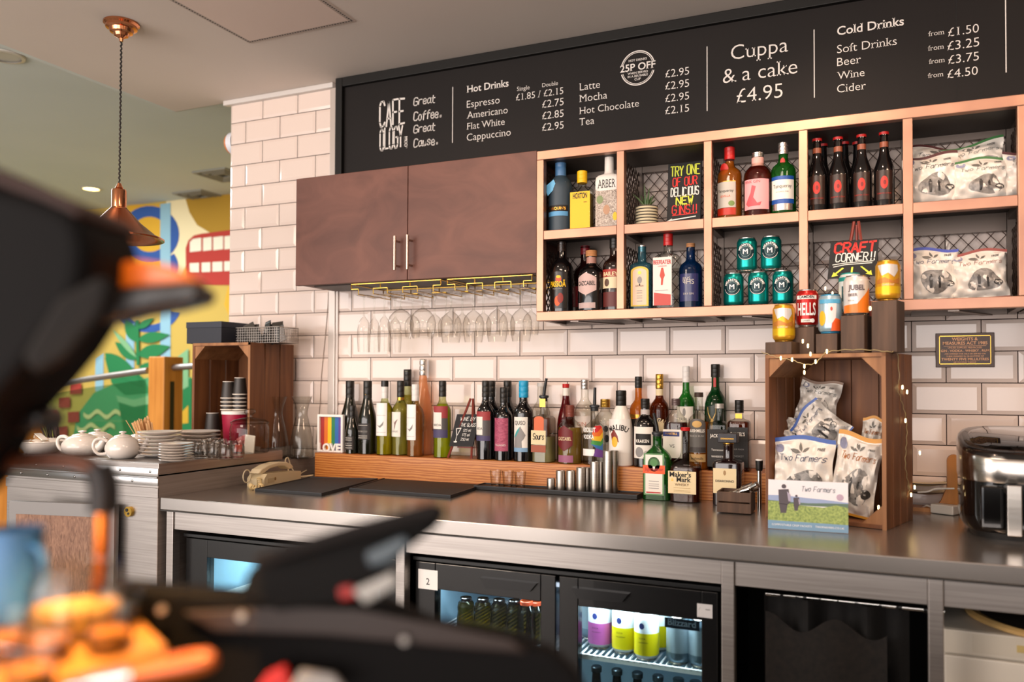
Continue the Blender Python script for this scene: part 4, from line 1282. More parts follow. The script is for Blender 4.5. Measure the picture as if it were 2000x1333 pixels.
for k, (px, yt) in enumerate(((1608, 282), (1650, 278), (1674, 278))):
    bottle('dark cola bottle in the rear row of the upper cube, %s from the left' % ORD[k], px, 34, yt, SB, Z1, 'beer', BLK, cap=REDCAP, capz=.965, capr=.5, py=350, name='cola_bottle', group='cola bottles in the upper cube')
# lower cubes
bottle('black passion fruit liqueur bottle with yellow lettering, lower left cube', 1097, 47, 472.6, SF, Z2, 'round', BLK, cap=mat('2a1c16', .35), capz=.86, capr=.36, py=560, labels=[
    dict(z=(.05, .56), w=.85, m=mat('140e0c', .3), name='print_panel', t=[('PASSOÃ', .35, .85, YEL, dict(offset=.03, ys=1.6)), ('PASSION DRINK', .315, .5, PAPERG)], shapes=[(mat('c9502a', .5), circ(.1, .8, .3, .1)), (YEL, circ(.1, .86, .25, .04)), (ORG, circ(.0, .2, .3, .14)), (mat('8a2418', .5), circ(.3, .28, .3, .14))])])
bottle('dark red aperitif bottle in the rear of the lower left cube', 1143, 44, 481, SB, Z2, 'bordeaux', mat('1a0606', .1, coat=.5), cap=mat('7a1a22', .4), capz=.87, py=560, labels=[dict(z=(.1, .4), w=1.2, m=mat('7a1a22', .5), t=[('Co', .3, .3, PAPER)])])
bottle('black coffee tequila bottle with pale hexagon label and cork stopper', 1155, 53, 490, SF - .012, Z2, 'round', BLK, cap=CORK, capz=.90, capr=.42, py=560, labels=[
    dict(z=(.25, .62), w=.8, cx=-.1, m=mat('c7aaa4', .55), shape='hex', t=[('CAZCABEL', .41, .9, K_, dict(offset=.02, ys=1.5))]), dict(z=(.76, .885), w=2.6, m=mat('a77a6e', .5), name='neck_label'), dict(z=(.04, .13), w=.72, cx=-.1, m=mat('b7a09c', .5), name='lower_label')])
bottle('brown cream liqueur bottle with red and cream label, behind the first lower post', 1200, 46, 466, SF, Z2, 'spirit', mat('1d0f0b', .12, coat=.4), cap=BLKCAP, capz=.86, py=560, labels=[
    dict(z=(.3, .56), w=1.0, m=mat('e0cda8', .5), t=[('BAILEYS', .47, .8, PAPERC, dict(offset=.03))], shapes=[(mat('9c2b22', .5), [(-1, .6), (1, .6), (1, 1), (-1, 1)]), (mat('5a4030', .5), circ(-.4, .3, .25, .2))]), dict(z=(.05, .25), w=.9, m=mat('5a1f1a', .5), name='lower_label')])
bottle('pale blue square gin bottle with yellow-edged arched label, second lower cube', 1254, 44, 480, SF, Z2, 'square', BOMB, cap=SILV, capz=.90, capr=.34, sq=5, ry=.8, py=560, labels=[
    dict(z=(.05, .66), w=.8, m=mat('d9b73c', .5), shape='arch', name='label_border'), dict(z=(.07, .63), w=.62, m=mat('ddc0a8', .55), shape='arch', up=1, t=[('DRY GIN', .35, .55, K_)], shapes=[(GREY, circ(0, .68, .35, .1)), (K_, circ(0, .55, .1, .03)), (GOLD, circ(0, .88, .25, .05))] + [(GREY, q) for q in bars(-.4, .4, (.1, .18, .24, .32, .38), .014)])])
bottle('clear square gin bottle with red and white label and red cap, second lower cube', 1305, 47, 457, SF - .004, Z2, 'square', G_BOTTLE, cap=REDCAP, capz=.84, capr=.4, sq=5, py=560, labels=[
    dict(z=(.04, .67), w=.78, cx=-.25, m=mat('e3d5cf', .55), t=[('BEEFEATER', .58, .95, REDP, dict(offset=.025, ys=1.6)), ('LONDON', .545, .45, REDP)], shapes=[(mat('b8453c', .5), [(-.9, .0), (.9, .0), (.9, .22), (-.9, .27)]), (mat('b8402c', .5), [(-.15, .42), (.05, .42), (.12, .55), (.28, .62), (.1, .78), (-.1, .78), (-.28, .62), (-.12, .55)]), (GREY, [(-.8, .3), (.6, .31), (.6, .32), (-.8, .31)])])])
bottle('deep blue gin bottle with faint silver lettering and cork, second lower cube', 1349, 45, 476, SF, Z2, 'spirit', BLUEG, cap=CORK, capz=.94, capr=.38, py=560, labels=[
    dict(z=(.1, .52), w=.9, m=mat('2b2f5c', .25), name='print_panel', t=[('JINS', .42, .4, PAPERG, dict(xx=-.2)), ('4HS', .36, .55, PAPERG), ('DRY GIN', .2, .5, PAPERG)])])
# ------------------------------------------------------------------ drink cans
CAN = [(.0235, 0), (.0265, .002), (.0255, .004), (.0285, .007), (.0325, .013), (.033, .018)]
CANT = [(.033, .098), (.0325, .101), (.027, .111), (.0265, .113)]
ALU = mat('b9b5b0', .25, .9)


def can(name, label, x, y, z, body, group=None, rz=0, lid=None, bands=(), prints=(), s=1.0, hh=1.0):
    t = thing(name, label, 'can', (x, y, z), rz, group)
    zs = lambda q: [(r * s, zz * hh) for r, zz in q]
    MB().lathe(zs(CAN[3:] + CANT[:3]), 32, cap0=False, cap1=False).build('body', body, t)
    MB().lathe(zs(CAN[:4]), 32, cap1=False).build('lower_rim', lid or ALU, t)
    MB().lathe(zs([(.027, .111), (.0275, .114), (.0262, .1152), (.025, .1135), (.0245, .111)]), 32, cap0=False).build('can_lid', lid or ALU, t)
    MB().box(-.008 * s, .008 * s, -.006 * s, .014 * s, .1122 * hh, .1132 * hh, 0, .0004).build('ring_pull', ALU, t)
    r = .033 * s
    for nm, z0, z1, a, m in bands:
        w = r * a
        fn = wrap(r + .0004)
        MB().sheet(lambda u, v: fn(-w + 2 * w * u, (z0 + (z1 - z0) * v) * hh), 24, 1).build(nm, m, t, fix=False)
    for kq, q in enumerate(prints):
        fn = wrap(r + .0007 + .0002 * kq)
        if q[0] == 'p':
            pts = q[2]
            pm = MB()
            for pp in strips([(a * r, b * hh) for a, b in pts], .006):
                pm.add([fn(*c) for c in pp], [list(range(len(pp)))])
            pm.build('print', q[1], t, fix=False)
        else:
            fn2 = wrap(r + .0009 + .0002 * len(prints))
            kw = dict(q[5]) if len(q) > 5 else {}
            if 'arc' in kw:
                kw['arc'] *= r
            text(q[1], fn2, q[4], t, width=q[2] * r, x=kw.pop('xx', 0) * r, y=q[3] * hh, **kw)
    return t


def annulus(m, r0, r1, cx, cz, mm, R, parent, a0=0, a1=2 * pi, hh=1):
    fn = wrap(R + .0011)
    b = MB()
    for k in range(28):
        p0, p1 = a0 + (a1 - a0) * k / 28, a0 + (a1 - a0) * (k + 1) / 28
        b.add([fn(cx + r * cos(a), cz + r * sin(a)) for r, a in ((r0, p0), (r0, p1), (r1, p1), (r1, p0))], [(0, 1, 2, 3)])
    b.build('ring_print', mm, parent, fix=False)


TEAL = mat('0f8f8a', .28, .75)
DTEAL = mat('0c2f38', .4, .3)
def teal_can():
    t = can('beer_can', 'teal beer can, bottom row of the pyramid, left', 0, 0, 0, TEAL, 'teal beer cans stacked in a pyramid', prints=[('p', DTEAL, circ(0, .066, .95, .0285, 20))])
    annulus(None, .0262, .0275, 0, .066, WHT, .033, t, pi * 1.08, pi * 1.92)
    annulus(None, .0165, .0172, 0, .066, mat('9fc4bd', .5), .033, t)
    fn2 = wrap(.033 + .0014)
    text('MEANTIME', fn2, WHT, t, width=.052, y=.066 + .0195, arc=.0195, offset=.02)
    strokes('M', fn2, WHT, t, .014, .015, th=.2, y=.0585)
    return t
t0 = teal_can()
cans = [((1432.7, 598), -0.20, 0, 'bottom row of the pyramid, left'), ((1481, 597), -0.20, 0, 'bottom row of the pyramid, middle'), ((1529, 594), -0.20, 0, 'bottom row of the pyramid, right'),
        ((1458.8, 532), -0.20, 1, 'top row of the pyramid, left'), ((1506, 530), -0.20, 1, 'top row of the pyramid, right')]
for k, ((px, py), Y, lv, lab) in enumerate(cans):
    x = at(px, py - 30, Y).x
    z = Z2 + lv * 0.1156
    if k == 0:
        t0.location = (x, Y, z)
    else:
        dup(t0, (x, Y, z), label='teal beer can, ' + lab)

# ------------------------------------------------------------------ crisp bags
FOIL = tex_mat('printed_foil', 'd9d2c8', 'e4ded6', (1, 1, 1), rough=.3, noise=9, detail=3, coat=.3)
SMUDGE = tex_mat('grey_photo_print', '4c4a48', 'a39f9a', (1, 1, 1), rough=.35, noise=45, detail=5, distort=1.0)
def crisp_bag(label, cx, cy, z, w, h, d, stripe, ink, group, rot=(0, 0, 0), seed=1, badge=True, crush=0.012):
    """pillow bag, origin at its lower seal; front looks to -Y"""
    t = thing('crisp_bag', label, 'crisp bag', (cx, cy, z), group=group, rot=rot)
    rng = random.Random(seed)
    ph = [rng.uniform(0, 6.28) for _ in range(8)]

    def half(u, v):
        a = max(0.0, 1 - abs(2 * u - 1) ** 2.6)
        vv = (v - 0.06) / 0.86
        b = max(0.0, 1 - abs(2 * vv - 1) ** 2.4) if 0 < vv < 1 else 0
        return d / 2 * (a ** .6) * (b ** .55)

    def wr(u, v):
        k = crush * (0.35 + abs(2 * u - 1)) * (1 if 0.05 < v < .93 else .25)
        return k * (sin(9 * v + 5 * u + ph[0]) * .35 + sin(17 * u - 11 * v + ph[1]) * .3 + sin(31 * v + 13 * u + ph[2]) * .16 + sin(43 * u + 21 * v + ph[3]) * .12)

    def xw(u, v):
        pinch = 1 - .10 * math.exp(-((v - .5) / .28) ** 2) + .02 * sin(14 * v + ph[4])
        return (u - .5) * w * pinch

    def front(u, v, e=0.0):
        return (xw(u, v), -half(u, v) + wr(u, v) * (half(u, v) > 0) - e - .0006, v * h + (.006 * sin(6 * u + ph[5]) if v > .9 else 0))

    def back(u, v):
        return (xw(u, v), half(u, v) + wr(u, v + .3) * .6 * (half(u, v) > 0) + .0006, v * h + (.006 * sin(6 * u + ph[5]) if v > .9 else 0))
    m = MB().sheet(front, 26, 30).sheet(back, 20, 24)
    m.build('bag_body', FOIL, t, fix=False)
    MB().sheet(lambda u, v: front(u, .945 + .055 * v, .0009), 26, 2).build('seal_stripe', stripe, t, fix=False)
    MB().sheet(lambda u, v: (lambda q: (q[0], q[1] + .0009, q[2]))(back(u, .945 + .055 * v)), 26, 2).build('seal_stripe', stripe, t, fix=False)
    MB().sheet(lambda u, v: front(u, .03 * v, .0009), 26, 1).build('lower_seal', stripe, t, fix=False)
    fm = lambda a, b, e=.0018: front(min(max(a / w + .5, .01), .99), min(max(b / h, 0), .99), e)
    strokes('Two Farmers', fm, ink, t, w * .8, h * .08, th=.095, x=w * .02, y=h * .69, slant=.25, jit=.14, rnd=4)
    text('FREE', fm, mat('4d4a46', .6), t, width=w * .12, x=w * .3, y=h * .83, offset=.02)
    lf = MB()
    for x0, y0, x1, y1 in ((.0, .80, -.18, .84), (.02, .81, -.03, .91), (.03, .8, .13, .87)):
        a, b = Vector((x0 * w, y0 * h)), Vector((x1 * w, y1 * h))
        dd = b - a
        n = Vector((-dd.y, dd.x)) * .22
        pts = [a, a + dd * .4 + n, a + dd * .75 + n * .8, b, a + dd * .7 - n * .6, a + dd * .35 - n * .7]
        lf.add([fm(p.x, p.y, .0014) for p in pts], [list(range(6))])
    lf.build('leaf_print', mat('6d6a64', .5), t, fix=False)
    ph_ = MB()
    vs = [(0.08 * w, .36 * h)]
    N = 22
    for k in range(N):
        a = 2 * pi * k / N
        rr = 1 + .12 * sin(3 * a + ph[6])
        vs.append((.08 * w + .30 * w * rr * cos(a), .36 * h + .22 * h * rr * sin(a)))
    mid = [((vs[0][0] + p[0]) / 2, (vs[0][1] + p[1]) / 2) for p in vs[1:]]
    allv = [fm(*p, .0012) for p in vs + mid]
    fs = []
    for k in range(N):
        k2 = (k + 1) % N
        fs += [(0, 1 + N + k, 1 + N + k2), (1 + N + k, 1 + k, 1 + k2, 1 + N + k2)]
    ph_.add(allv, fs, 0, True)
    ph_.build('photo_print', SMUDGE, t, fix=False)
    fg = MB()
    for x0, s in ((-.02, 1.0), (.14, .72)):
        for q in (circ(x0 * w, (.33 + .13 * s) * h, .02 * w * s, .022 * h * s, 8), [((x0 - .03 * s) * w, .33 * h), ((x0 + .03 * s) * w, .33 * h), ((x0 + .035 * s) * w, (.33 + .11 * s) * h), ((x0 - .035 * s) * w, (.33 + .11 * s) * h)], [((x0 - .025 * s) * w, .22 * h), ((x0 + .025 * s) * w, .22 * h), ((x0 + .028 * s) * w, .33 * h), ((x0 - .028 * s) * w, .33 * h)]):
            fg.add([fm(p[0], p[1], .0022) for p in q], [list(range(len(q)))])
    fg.build('figure_print', mat('2e2c2b', .5), t, fix=False)
    if badge:
        for (bx, bz), mm, tx in (((-.36, .85), mat('8d8fa8', .5), ''), ((.33, .3), mat('2b2a2a', .5), 'TASTE')):
            MB().add([fm(p[0], p[1], .0024) for p in circ(bx * w, bz * h, .085 * w, .06 * h, 16)], [list(range(16))]).build('badge', mm, t, fix=False)
            if tx:
                text(tx, lambda a, b: fm(a, b, .0032), PAPER, t, width=w * .12, x=bx * w, y=bz * h - h * .012, offset=.02)
    return t


MAR = mat('4a1a1a', .4)
GRN = mat('2f6a34', .4)
PUR = mat('3a4aa5', .4)
PNK = mat('8a4038', .4)
ORS = mat('c98a1a', .4)
BLS = mat('274f9e', .4)
INKG = mat('3f4a4a', .6)
INKB = mat('2f3f63', .6)
INKO = mat('a8662a', .6)
INKR = mat('8a4a3a', .6)
def bagp(label, px, wpx, pyb, pyt, Y, d, stripe, ink, group, z=None, **kw):
    k = ppm(px, (pyb + pyt) / 2, Y)
    p = at(px, (pyb + pyt) / 2, Y)
    b = at(px, pyb, Y)
    return crisp_bag(label, p.x, Y, b.z if z is None else z, wpx / k, (pyb - pyt) / k, d, stripe, ink, group, **kw)
GS = 'crisp bags in the end cubes of the shelf'
bagp('white crisp bag with maroon edges, front left in the upper end cube', 1820, 100, 392, 290, -.21, .05, MAR, K_, GS, Z1, seed=1, rot=(radians(-4), radians(-2), 0))
bagp('white crisp bag with green edges, front right in the upper end cube', 1915, 100, 388, 302, -.21, .05, GRN, INKG, GS, Z1, seed=2, rot=(radians(-3), 0, radians(4)))
bagp('white crisp bag lying behind the maroon-edged one in the upper end cube', 1822, 104, 330, 250, -.13, .05, MAR, K_, GS, Z1 + .075, seed=3, rot=(radians(-8), radians(10), 0), badge=False)
bagp('white crisp bag tilted up behind the green-edged one in the upper end cube', 1912, 112, 330, 245, -.13, .05, GRN, INKG, GS, Z1 + .07, seed=4, rot=(radians(-6), radians(-9), 0), badge=False)
bagp('white crisp bag with purple-blue edge in the lower end cube', 1819, 98, 585, 482, -.21, .05, PUR, INKB, GS, Z2, seed=5, rot=(radians(-4), 0, radians(3)))
bagp('white crisp bag with dull red edge in the lower end cube', 1915, 100, 583, 487, -.21, .05, PNK, INKR, GS, Z2, seed=6, rot=(radians(-4), radians(-3), 0))
bagp('dark-shadowed crisp bag behind the two in the lower end cube', 1875, 95, 583, 500, -.11, .05, GRN, INKG, GS, Z2, seed=7)
bagp('crisp bag in the far shelf unit at the right edge of the picture', 2010, 90, 395, 300, -.20, .05, MAR, K_, GS, Z1, seed=12)

# ------------------------------------------------------------------ tall crate of crisps on the steel top
def crate(name, label, x0, x1, y0, y1, z0, z1, nboards, slats=4, group=None, rz=0):
    t = thing(name, label, 'crate', (x0, y0, z0), rz, group=group)
    w, d, h = x1 - x0, y1 - y0, z1 - z0
    th = .011
    # long boards run up both sides, with gaps
    bw = (d - .008 * (nboards - 1)) / nboards
    for sx in (0, w - th):
        for k in range(nboards):
            MB().box(sx, sx + th, k * (bw + .008), k * (bw + .008) + bw, 0, h, 0, .0012).build('side_board', CRATE, t)
    bw2 = (w - 2 * th - .003 * (slats - 1)) / slats
    for k in range(slats):
        MB().box(th + k * (bw2 + .003), th + k * (bw2 + .003) + bw2, d - th, d, 0.002, h - .002, 0, .001).build('back_board', CRATE, t)
    MB().box(th, w - th, 0.002, d - th, h - .013, h - .001, 0, .001).build('top_board', CRATE, t)
    MB().box(th, w - th, 0.002, d - th, 0.001, .013, 0, .001).build('bottom_board', CRATE, t)
    c = .055
    for (xx, zz, sx, sz) in ((th, h - .013, 1, -1), (w - th, h - .013, -1, -1), (th, .013, 1, 1), (w - th, .013, -1, 1)):
        MB().prism([(xx, zz), (xx + sx * c, zz), (xx, zz + sz * c)], lambda u, v, q: (u, q, v), .003, d - th - .002).build('corner_block', CRATEL, t)
    MB().box(-.0006, .0012, -.0008, 0.0, 0, h).box(w - .0115, w, -.0008, 0, 0, h).box(-.0006, w, -.0008, 0, h - .011, h).build('front_edge', CRATEL, t)
    return t
# the tall crate is turned a little to the left: front right corner, axes along its front and depth
CT = radians(-17)
CE1, CE2 = Vector((cos(CT), sin(CT), 0)), Vector((-sin(CT), cos(CT), 0))
CWD, CDP, BZ1 = .347, .25, 1.408
CFR = atz(1732, 1037, CZ)
CFL = CFR - CE1 * CWD
crate('wooden_crate', 'tall stained wooden crate full of crisp bags, standing on end on the steel top', CFL.x, CFL.x + CWD, CFL.y, CFL.y + CDP, CZ, BZ1, 4, 4, rz=CT)


def cy(px, py, d):
    """Y of the picture ray where it meets the crate's plane at depth d behind its front"""
    r = ray(px, py)
    o = CFL + CE2 * d
    k = (o - CP).dot(CE2) / r.dot(CE2)
    return (CP + r * k).y


GB = 'crisp bags in the tall crate'
def cbag(label, px, w, pb, pt, d, *a, **kw):
    q = kw.pop('rot')
    bagp(label, px, w, pb, pt, cy(px, (pb + pt) / 2, d), *a, rot=(q[0], q[1], q[2] + CT * .7), **kw)
cbag('crisp bag with blue top edge at the front left of the tall crate', 1568, 122, 1000, 852, .045, .055, BLS, INKB, GB, CZ + .016, seed=21, rot=(radians(-2), radians(0), 0), crush=.02)
cbag('tilted crisp bag with orange edge at the front right of the tall crate', 1657, 88, 1025, 866, .06, .055, ORS, INKO, GB, CZ + .022, seed=22, rot=(radians(-3), radians(9), radians(-2)), crush=.022)
cbag('brown-topped crisp bag at the back of the tall crate, standing highest', 1588, 80, 830, 742, .17, .05, mat('7a5c48', .4), INKG, GB, seed=23, rot=(radians(-8), radians(10), 0), crush=.02)
cbag('crisp bag with blue edge turned on its side in the middle of the tall crate', 1640, 84, 868, 772, .12, .05, BLS, INKB, GB, seed=24, rot=(radians(-4), radians(-52), 0), crush=.02)
cbag('crisp bag lying flat between the others at the left of the tall crate', 1556, 60, 865, 815, .13, .05, BLS, INKB, GB, seed=25, rot=(radians(-20), radians(8), 0), badge=False, crush=.02)
cbag('crisp bag with orange edge against the right wall of the tall crate', 1692, 40, 920, 815, .14, .035, ORS, INKO, GB, seed=26, rot=(radians(-3), radians(8), radians(4)), badge=False, crush=.02)
# printed card leaning in front
def card():
    Y = -.645
    a, b = at(1500, 1036, Y), at(1657, 1043, Y)
    x0, w = a.x, b.x - a.x
    h = at(1500, 938, Y).z - CZ
    t = thing('advert_card', 'printed card with two figures in a field, leaning against the crisp bags', 'card', (x0, Y, CZ + .001), rot=(radians(-7), 0, radians(2)))
    fn = lambda e: (lambda u, v: (u * w, -e, v * h))
    P = lambda m, pts, e=.0004: MB().add([fn(e)(*q) for q in pts], [list(range(len(pts)))]).build('print', m, t, fix=False)
    MB().box(0, w, 0, .0012, 0, h).build('board', mat('e4e0e4', .35), t)
    P(mat('8fa0c4', .4), [(0, .54), (0, .68), (.2, .69), (.45, .66), (.7, .64), (1, .6), (1, .52)])
    P(mat('4f6a55', .4), [(0, .5), (0, .58), (.12, .57), (.3, .56), (.5, .55), (.75, .57), (1, .58), (1, .5)], .0006)
    MB().add([fn(.0008)(*q) for q in [(0, .16), (1, .16), (1, .5), (.85, .54), (.7, .48), (.4, .5), (.2, .56), (0, .56)]], [list(range(8))]).build('field_print', tex_mat('field_print', '5f7a2a', 'a8b85a', (1, 1, 1), rough=.4, noise=160, detail=4), t, fix=False)
    P(mat('6f96b4', .4), [(0, 0), (1, 0), (1, .16), (0, .17)], .001)
    for cx, cz, s in ((.2, .35, 1.0), (.36, .40, .55)):
        m = MB()
        for q in (circ(cx, cz + .52 * s, .03 * s, .045 * s, 12), [(cx - .07 * s, cz + .45 * s), (cx + .06 * s, cz + .47 * s), (cx + .085 * s, cz + .2 * s), (cx + .05 * s, cz + .15 * s), (cx - .06 * s, cz + .16 * s)],
                  [(cx - .06 * s, cz + .17 * s), (cx + .05 * s, cz + .16 * s), (cx + .03 * s, cz - .02 * s), (cx - .04 * s, cz - .02 * s)]):
            m.add([fn(.0012)(*p) for p in q], [list(range(len(q)))])
        m.build('figure_print', mat('4a4148', .5), t, fix=False)
        P(mat('a89fb4', .5), [(cx + .04 * s, cz + .42 * s), (cx + .085 * s, cz + .36 * s), (cx + .09 * s, cz + .22 * s), (cx + .06 * s, cz + .22 * s)], .0014)
    strokes('Two Farmers', lambda u, v: (u, -.0012, v), mat('5a6472', .5), t, w * .42, h * .10, th=.09, x=w * .63, y=h * .79, slant=.25, jit=.12)
    MB().add([(w * .9 + .009 * cos(2 * pi * k / 16), -.0012, h * .7 + .009 * sin(2 * pi * k / 16)) for k in range(16)], [list(range(16))]).build('badge', mat('b9a0b4', .5), t, fix=False)
    text('COMPOSTABLE CRISP PACKETS    TWOFARMERS.CO.UK', lambda u, v: (u, -.0014, v), WHT, t, width=w * .9, x=w / 2, y=h * .07)
card()

# ------------------------------------------------------------------ blocks, cans and sign on top of the crate
TZ = BZ1 + .0008
def block(label, pxc, dd, w, d, pyt, z=TZ):
    """upright block centred at depth dd behind the crate's front edge, turned like the crate"""
    r = ray(pxc, 690)
    k = (CFL + CE2 * dd - CP).dot(CE2) / r.dot(CE2)
    c = CP + r * k
    h = at(pxc, pyt, c.y - d / 2).z - z
    f = c - CE1 * (w / 2) - CE2 * (d / 2)
    t = thing('wooden_block', label, 'block', (f.x, f.y, z), CT, 'dark wooden display blocks on the tall crate')
    MB().box(0, w, 0, d, 0, h, 0, .002).build('post', DWOOD, t)
    return c.x, c.y, z + h


b0 = block('low slab of dark wood at the left end of the crate top', 1531, .052, .082, .085, 668)
b1 = block('short dark wooden block under the red can', 1577, .105, .066, .066, 639)
b2 = block('low dark wooden block under the blue patterned can', 1622, .045, .062, .066, 652)
b3 = block('medium dark wooden block under the white and orange can', 1673, .045, .066, .07, 616)
b4 = block('tallest dark wooden block, at the right end of the crate top', 1735, .065, .068, .075, 587)
b5 = block('dark wooden block hidden behind the medium one, under the teal can', 1666, .13, .066, .066, 620)
AMB = mat('d59a25', .3, .5)
MIST = mat('cfc9c4', .35, .3)
def gold_can(label, p, group):
    return can('beer_can', label, p[0], p[1], p[2] + .0004, AMB, group, lid=GLDCAP, bands=[('lower_band', .02, .04, 2.6, mat('e0b418', .35, .4))], prints=[
        ('p', MIST, [(-.9, .1), (-.5, .07), (0, .078), (.5, .066), (.9, .085), (.8, .1), (0, .103)]), ('p', mat('b9742a', .4, .3), [(-1, .058), (-.3, .066), (.4, .055), (1, .064), (1, .046), (.2, .05), (-1, .048)]), ('t', 'GAMMA RAY', 1.0, .042, mat('e8c9a0', .5), dict(offset=.02, ys=1.4))])
GC = 'craft beer cans on display blocks'
gold_can('golden beer can with grey mountain print on the low slab, far left', b0, GC)
gold_can('golden beer can with grey mountain print on the tallest block, far right', b4, GC)
RC = mat('b51d1a', .28, .5)
can('beer_can', 'red beer can with big white lettering on the short block', b1[0], b1[1], b1[2] + .0004, RC, GC, bands=[('white_band', .085, .096, 1.0, WHT), ('small_label', .014, .024, .5, PAPER)], prints=[
    ('t', 'CAMDEN', .9 * 1.6, .0875, K_, dict(offset=.03)), ('t', 'HELLS', 1.75, .036, WHT, dict(offset=.02, ys=2.4)), ('p', WHT, circ(.55, .019, .2, .0065)), ('t', 'LAGER', .6, .017, K_, dict(xx=-.0))])
can('beer_can', 'blue and yellow patterned beer can on the low block', b2[0], b2[1], b2[2] + .0004, mat('9fb8c4', .3, .4), GC, lid=mat('3f8fb4', .35, .4), prints=[
    ('p', mat('d8d8d6', .4), [(-.2, .03), (.5, .03), (.6, .09), (-.1, .095)]), ('p', mat('e0b020', .4), circ(-.7, .045, .35, .022)), ('p', ORG, [(.1, .008), (1, .008), (1, .04), (.5, .045), (.2, .03)]), ('p', mat('4f9fc4', .35), [(-1, .088), (1, .088), (1, .1), (-1, .1)]), ('p', mat('c4452a', .4), circ(.15, .072, .1, .006))])
can('beer_can', 'white and orange beer can with sans lettering on the medium block', b3[0], b3[1], b3[2] + .0004, mat('d3cdc8', .3, .2), GC, s=1.05, prints=[
    ('p', mat('e0761c', .35), [(-1.2, .007), (1.3, .007), (1.3, .08), (.5, .05), (.1, .033), (-1.2, .028)]), ('t', 'JUBEL', 1.35, .072, mat('5a4a4e', .5), dict(offset=.025, xx=.05, ys=1.15)), ('t', 'BEER', .75, .054, mat('6a5a5a', .5), dict(offset=.025, xx=-.25)), ('t', 'PEACH', .5, .04, mat('6a5a5a', .5), dict(xx=-.4))])
can('beer_can', 'teal and white beer can hidden behind the white and orange one', b5[0] - .006, b5[1], b5[2] + .0004 + .018, mat('cfd6d4', .35, .2), GC, lid=mat('1c8f86', .35, .3), bands=[('teal_band', .09, .102, 2.9, mat('1c8f86', .35, .3)), ('navy_panel', .03, .075, .8, mat('1a4a50', .4))], prints=[('t', 'CAMDEN', 1.0, .079, K_)])
MB().box(-.02, .02, -.02, .02, 0, .018).build('riser', DWOOD)
bpy.data.objects['riser'].location = (b5[0] - .006, b5[1], b5[2] + .0002)
tag(bpy.data.objects['riser'], 'thin dark wooden riser under the hidden teal can', 'block', 'dark wooden display blocks on the tall crate')
bpy.data.objects['riser'].name = 'wooden_block'

CHR, CHY = mat('d8332c', .7), mat('d9e04a', .7)
REDW = mat('7a2a1c', .5)
def easel(label, pxl, pxr, ptop, pbot, Y, foot_l, foot_r, apex, tilt_px, z):
    """blackboard on a small red easel; returns thing and a mapper in board units 0..1"""
    a, b = at(pxl, pbot, Y), at(pxr, pbot - tilt_px, Y)
    c = at(pxl + (apex[2] if len(apex) > 2 else 0), ptop, Y)
    t = thing('chalkboard_easel', label, 'chalkboard', (a.x, Y, z))
    w = b.x - a.x
    h = c.z - a.z
    zb = a.z - z
    sl = (b.z - a.z) / w
    sk = (c.x - a.x) / h
    fn = lambda e: (lambda u, v: (u * w + sk * v * h, -e + v * .02, zb + v * h + sl * u * w))
    m = MB().prism([(0, 0), (1, 0), (1, 1), (0, 1)], lambda u, v, q: fn(-q)(u, v), 0, .006)
    m.build('board', SLATE, t)
    top = at(apex[0], apex[1], Y + .02) - Vector((a.x, Y, z))
    for nm, q in (('leg', foot_l), ('leg', foot_r)):
        f = at(q[0], q[1], Y) - Vector((a.x, Y, z))
        MB().tube([(f.x, .004, .002), (top.x + (f.x - top.x) * .1, .028, top.z)], .0048, 6).build(nm, REDW, t)
    MB().tube([(top.x, .07, .002), (top.x, .034, top.z - .01)], .0045, 6).build('leg', REDW, t)
    f1, f2 = at(foot_l[0], foot_l[1], Y) - Vector((a.x, Y, z)), at(foot_r[0], foot_r[1], Y) - Vector((a.x, Y, z))
    MB().box(f1.x * .5 + top.x * .5 - .002 - .01, f2.x * .5 + top.x * .5 + .012, .012, .018, zb - .006, zb - .001).build('ledge', REDW, t)
    return t, fn, w, h
def chalk(t, fn, w, h, s, u, v, wf, hf, m, th=.16, rnd=3, jit=.1, slant=.05):
    strokes(s, lambda a, b: fn(.0012)(a / w, b / h), m, t, wf * w, hf * h, th=th, x=u * w, y=v * h, jit=jit, rnd=rnd, slant=slant)
def chalkpoly(t, fn, m, polys):
    b = MB()
    for pts in polys:
        b.add([fn(.0013)(*q) for q in pts], [list(range(len(pts)))])
    b.build('chalk_mark', m, t, fix=False)
t, fn, w, h = easel('craft corner chalkboard sign on a red easel, on top of the tall crate', 1616, 1711, 472, 545, cy(1663, 690, .205), (1623, 582), (1710, 572), (1673, 432, 6), 6, TZ)
chalk(t, fn, w, h, 'CRAFT', .52, .68, .84, .26, CHR, th=.2, rnd=5)
chalk(t, fn, w, h, 'CORNER!!', .54, .44, .8, .22, CHALK, th=.12, rnd=6)
chalkpoly(t, fn, CHALK, [[(.08, .36), (.35, .39), (.92, .40), (.92, .42), (.35, .41), (.08, .38)], [(.1, .30), (.35, .345), (.9, .35), (.9, .37), (.35, .365), (.1, .32)]])
chalkpoly(t, fn, CHY, [[(.29, .28), (.33, .26), (.17, .10), (.13, .12)], [(.08, .04), (.22, .07), (.12, .17)], [(.48, .28), (.52, .28), (.51, .06), (.47, .06)], [(.66, .28), (.70, .28), (.86, .12), (.82, .1)], [(.92, .03), (.78, .07), (.89, .16)]])
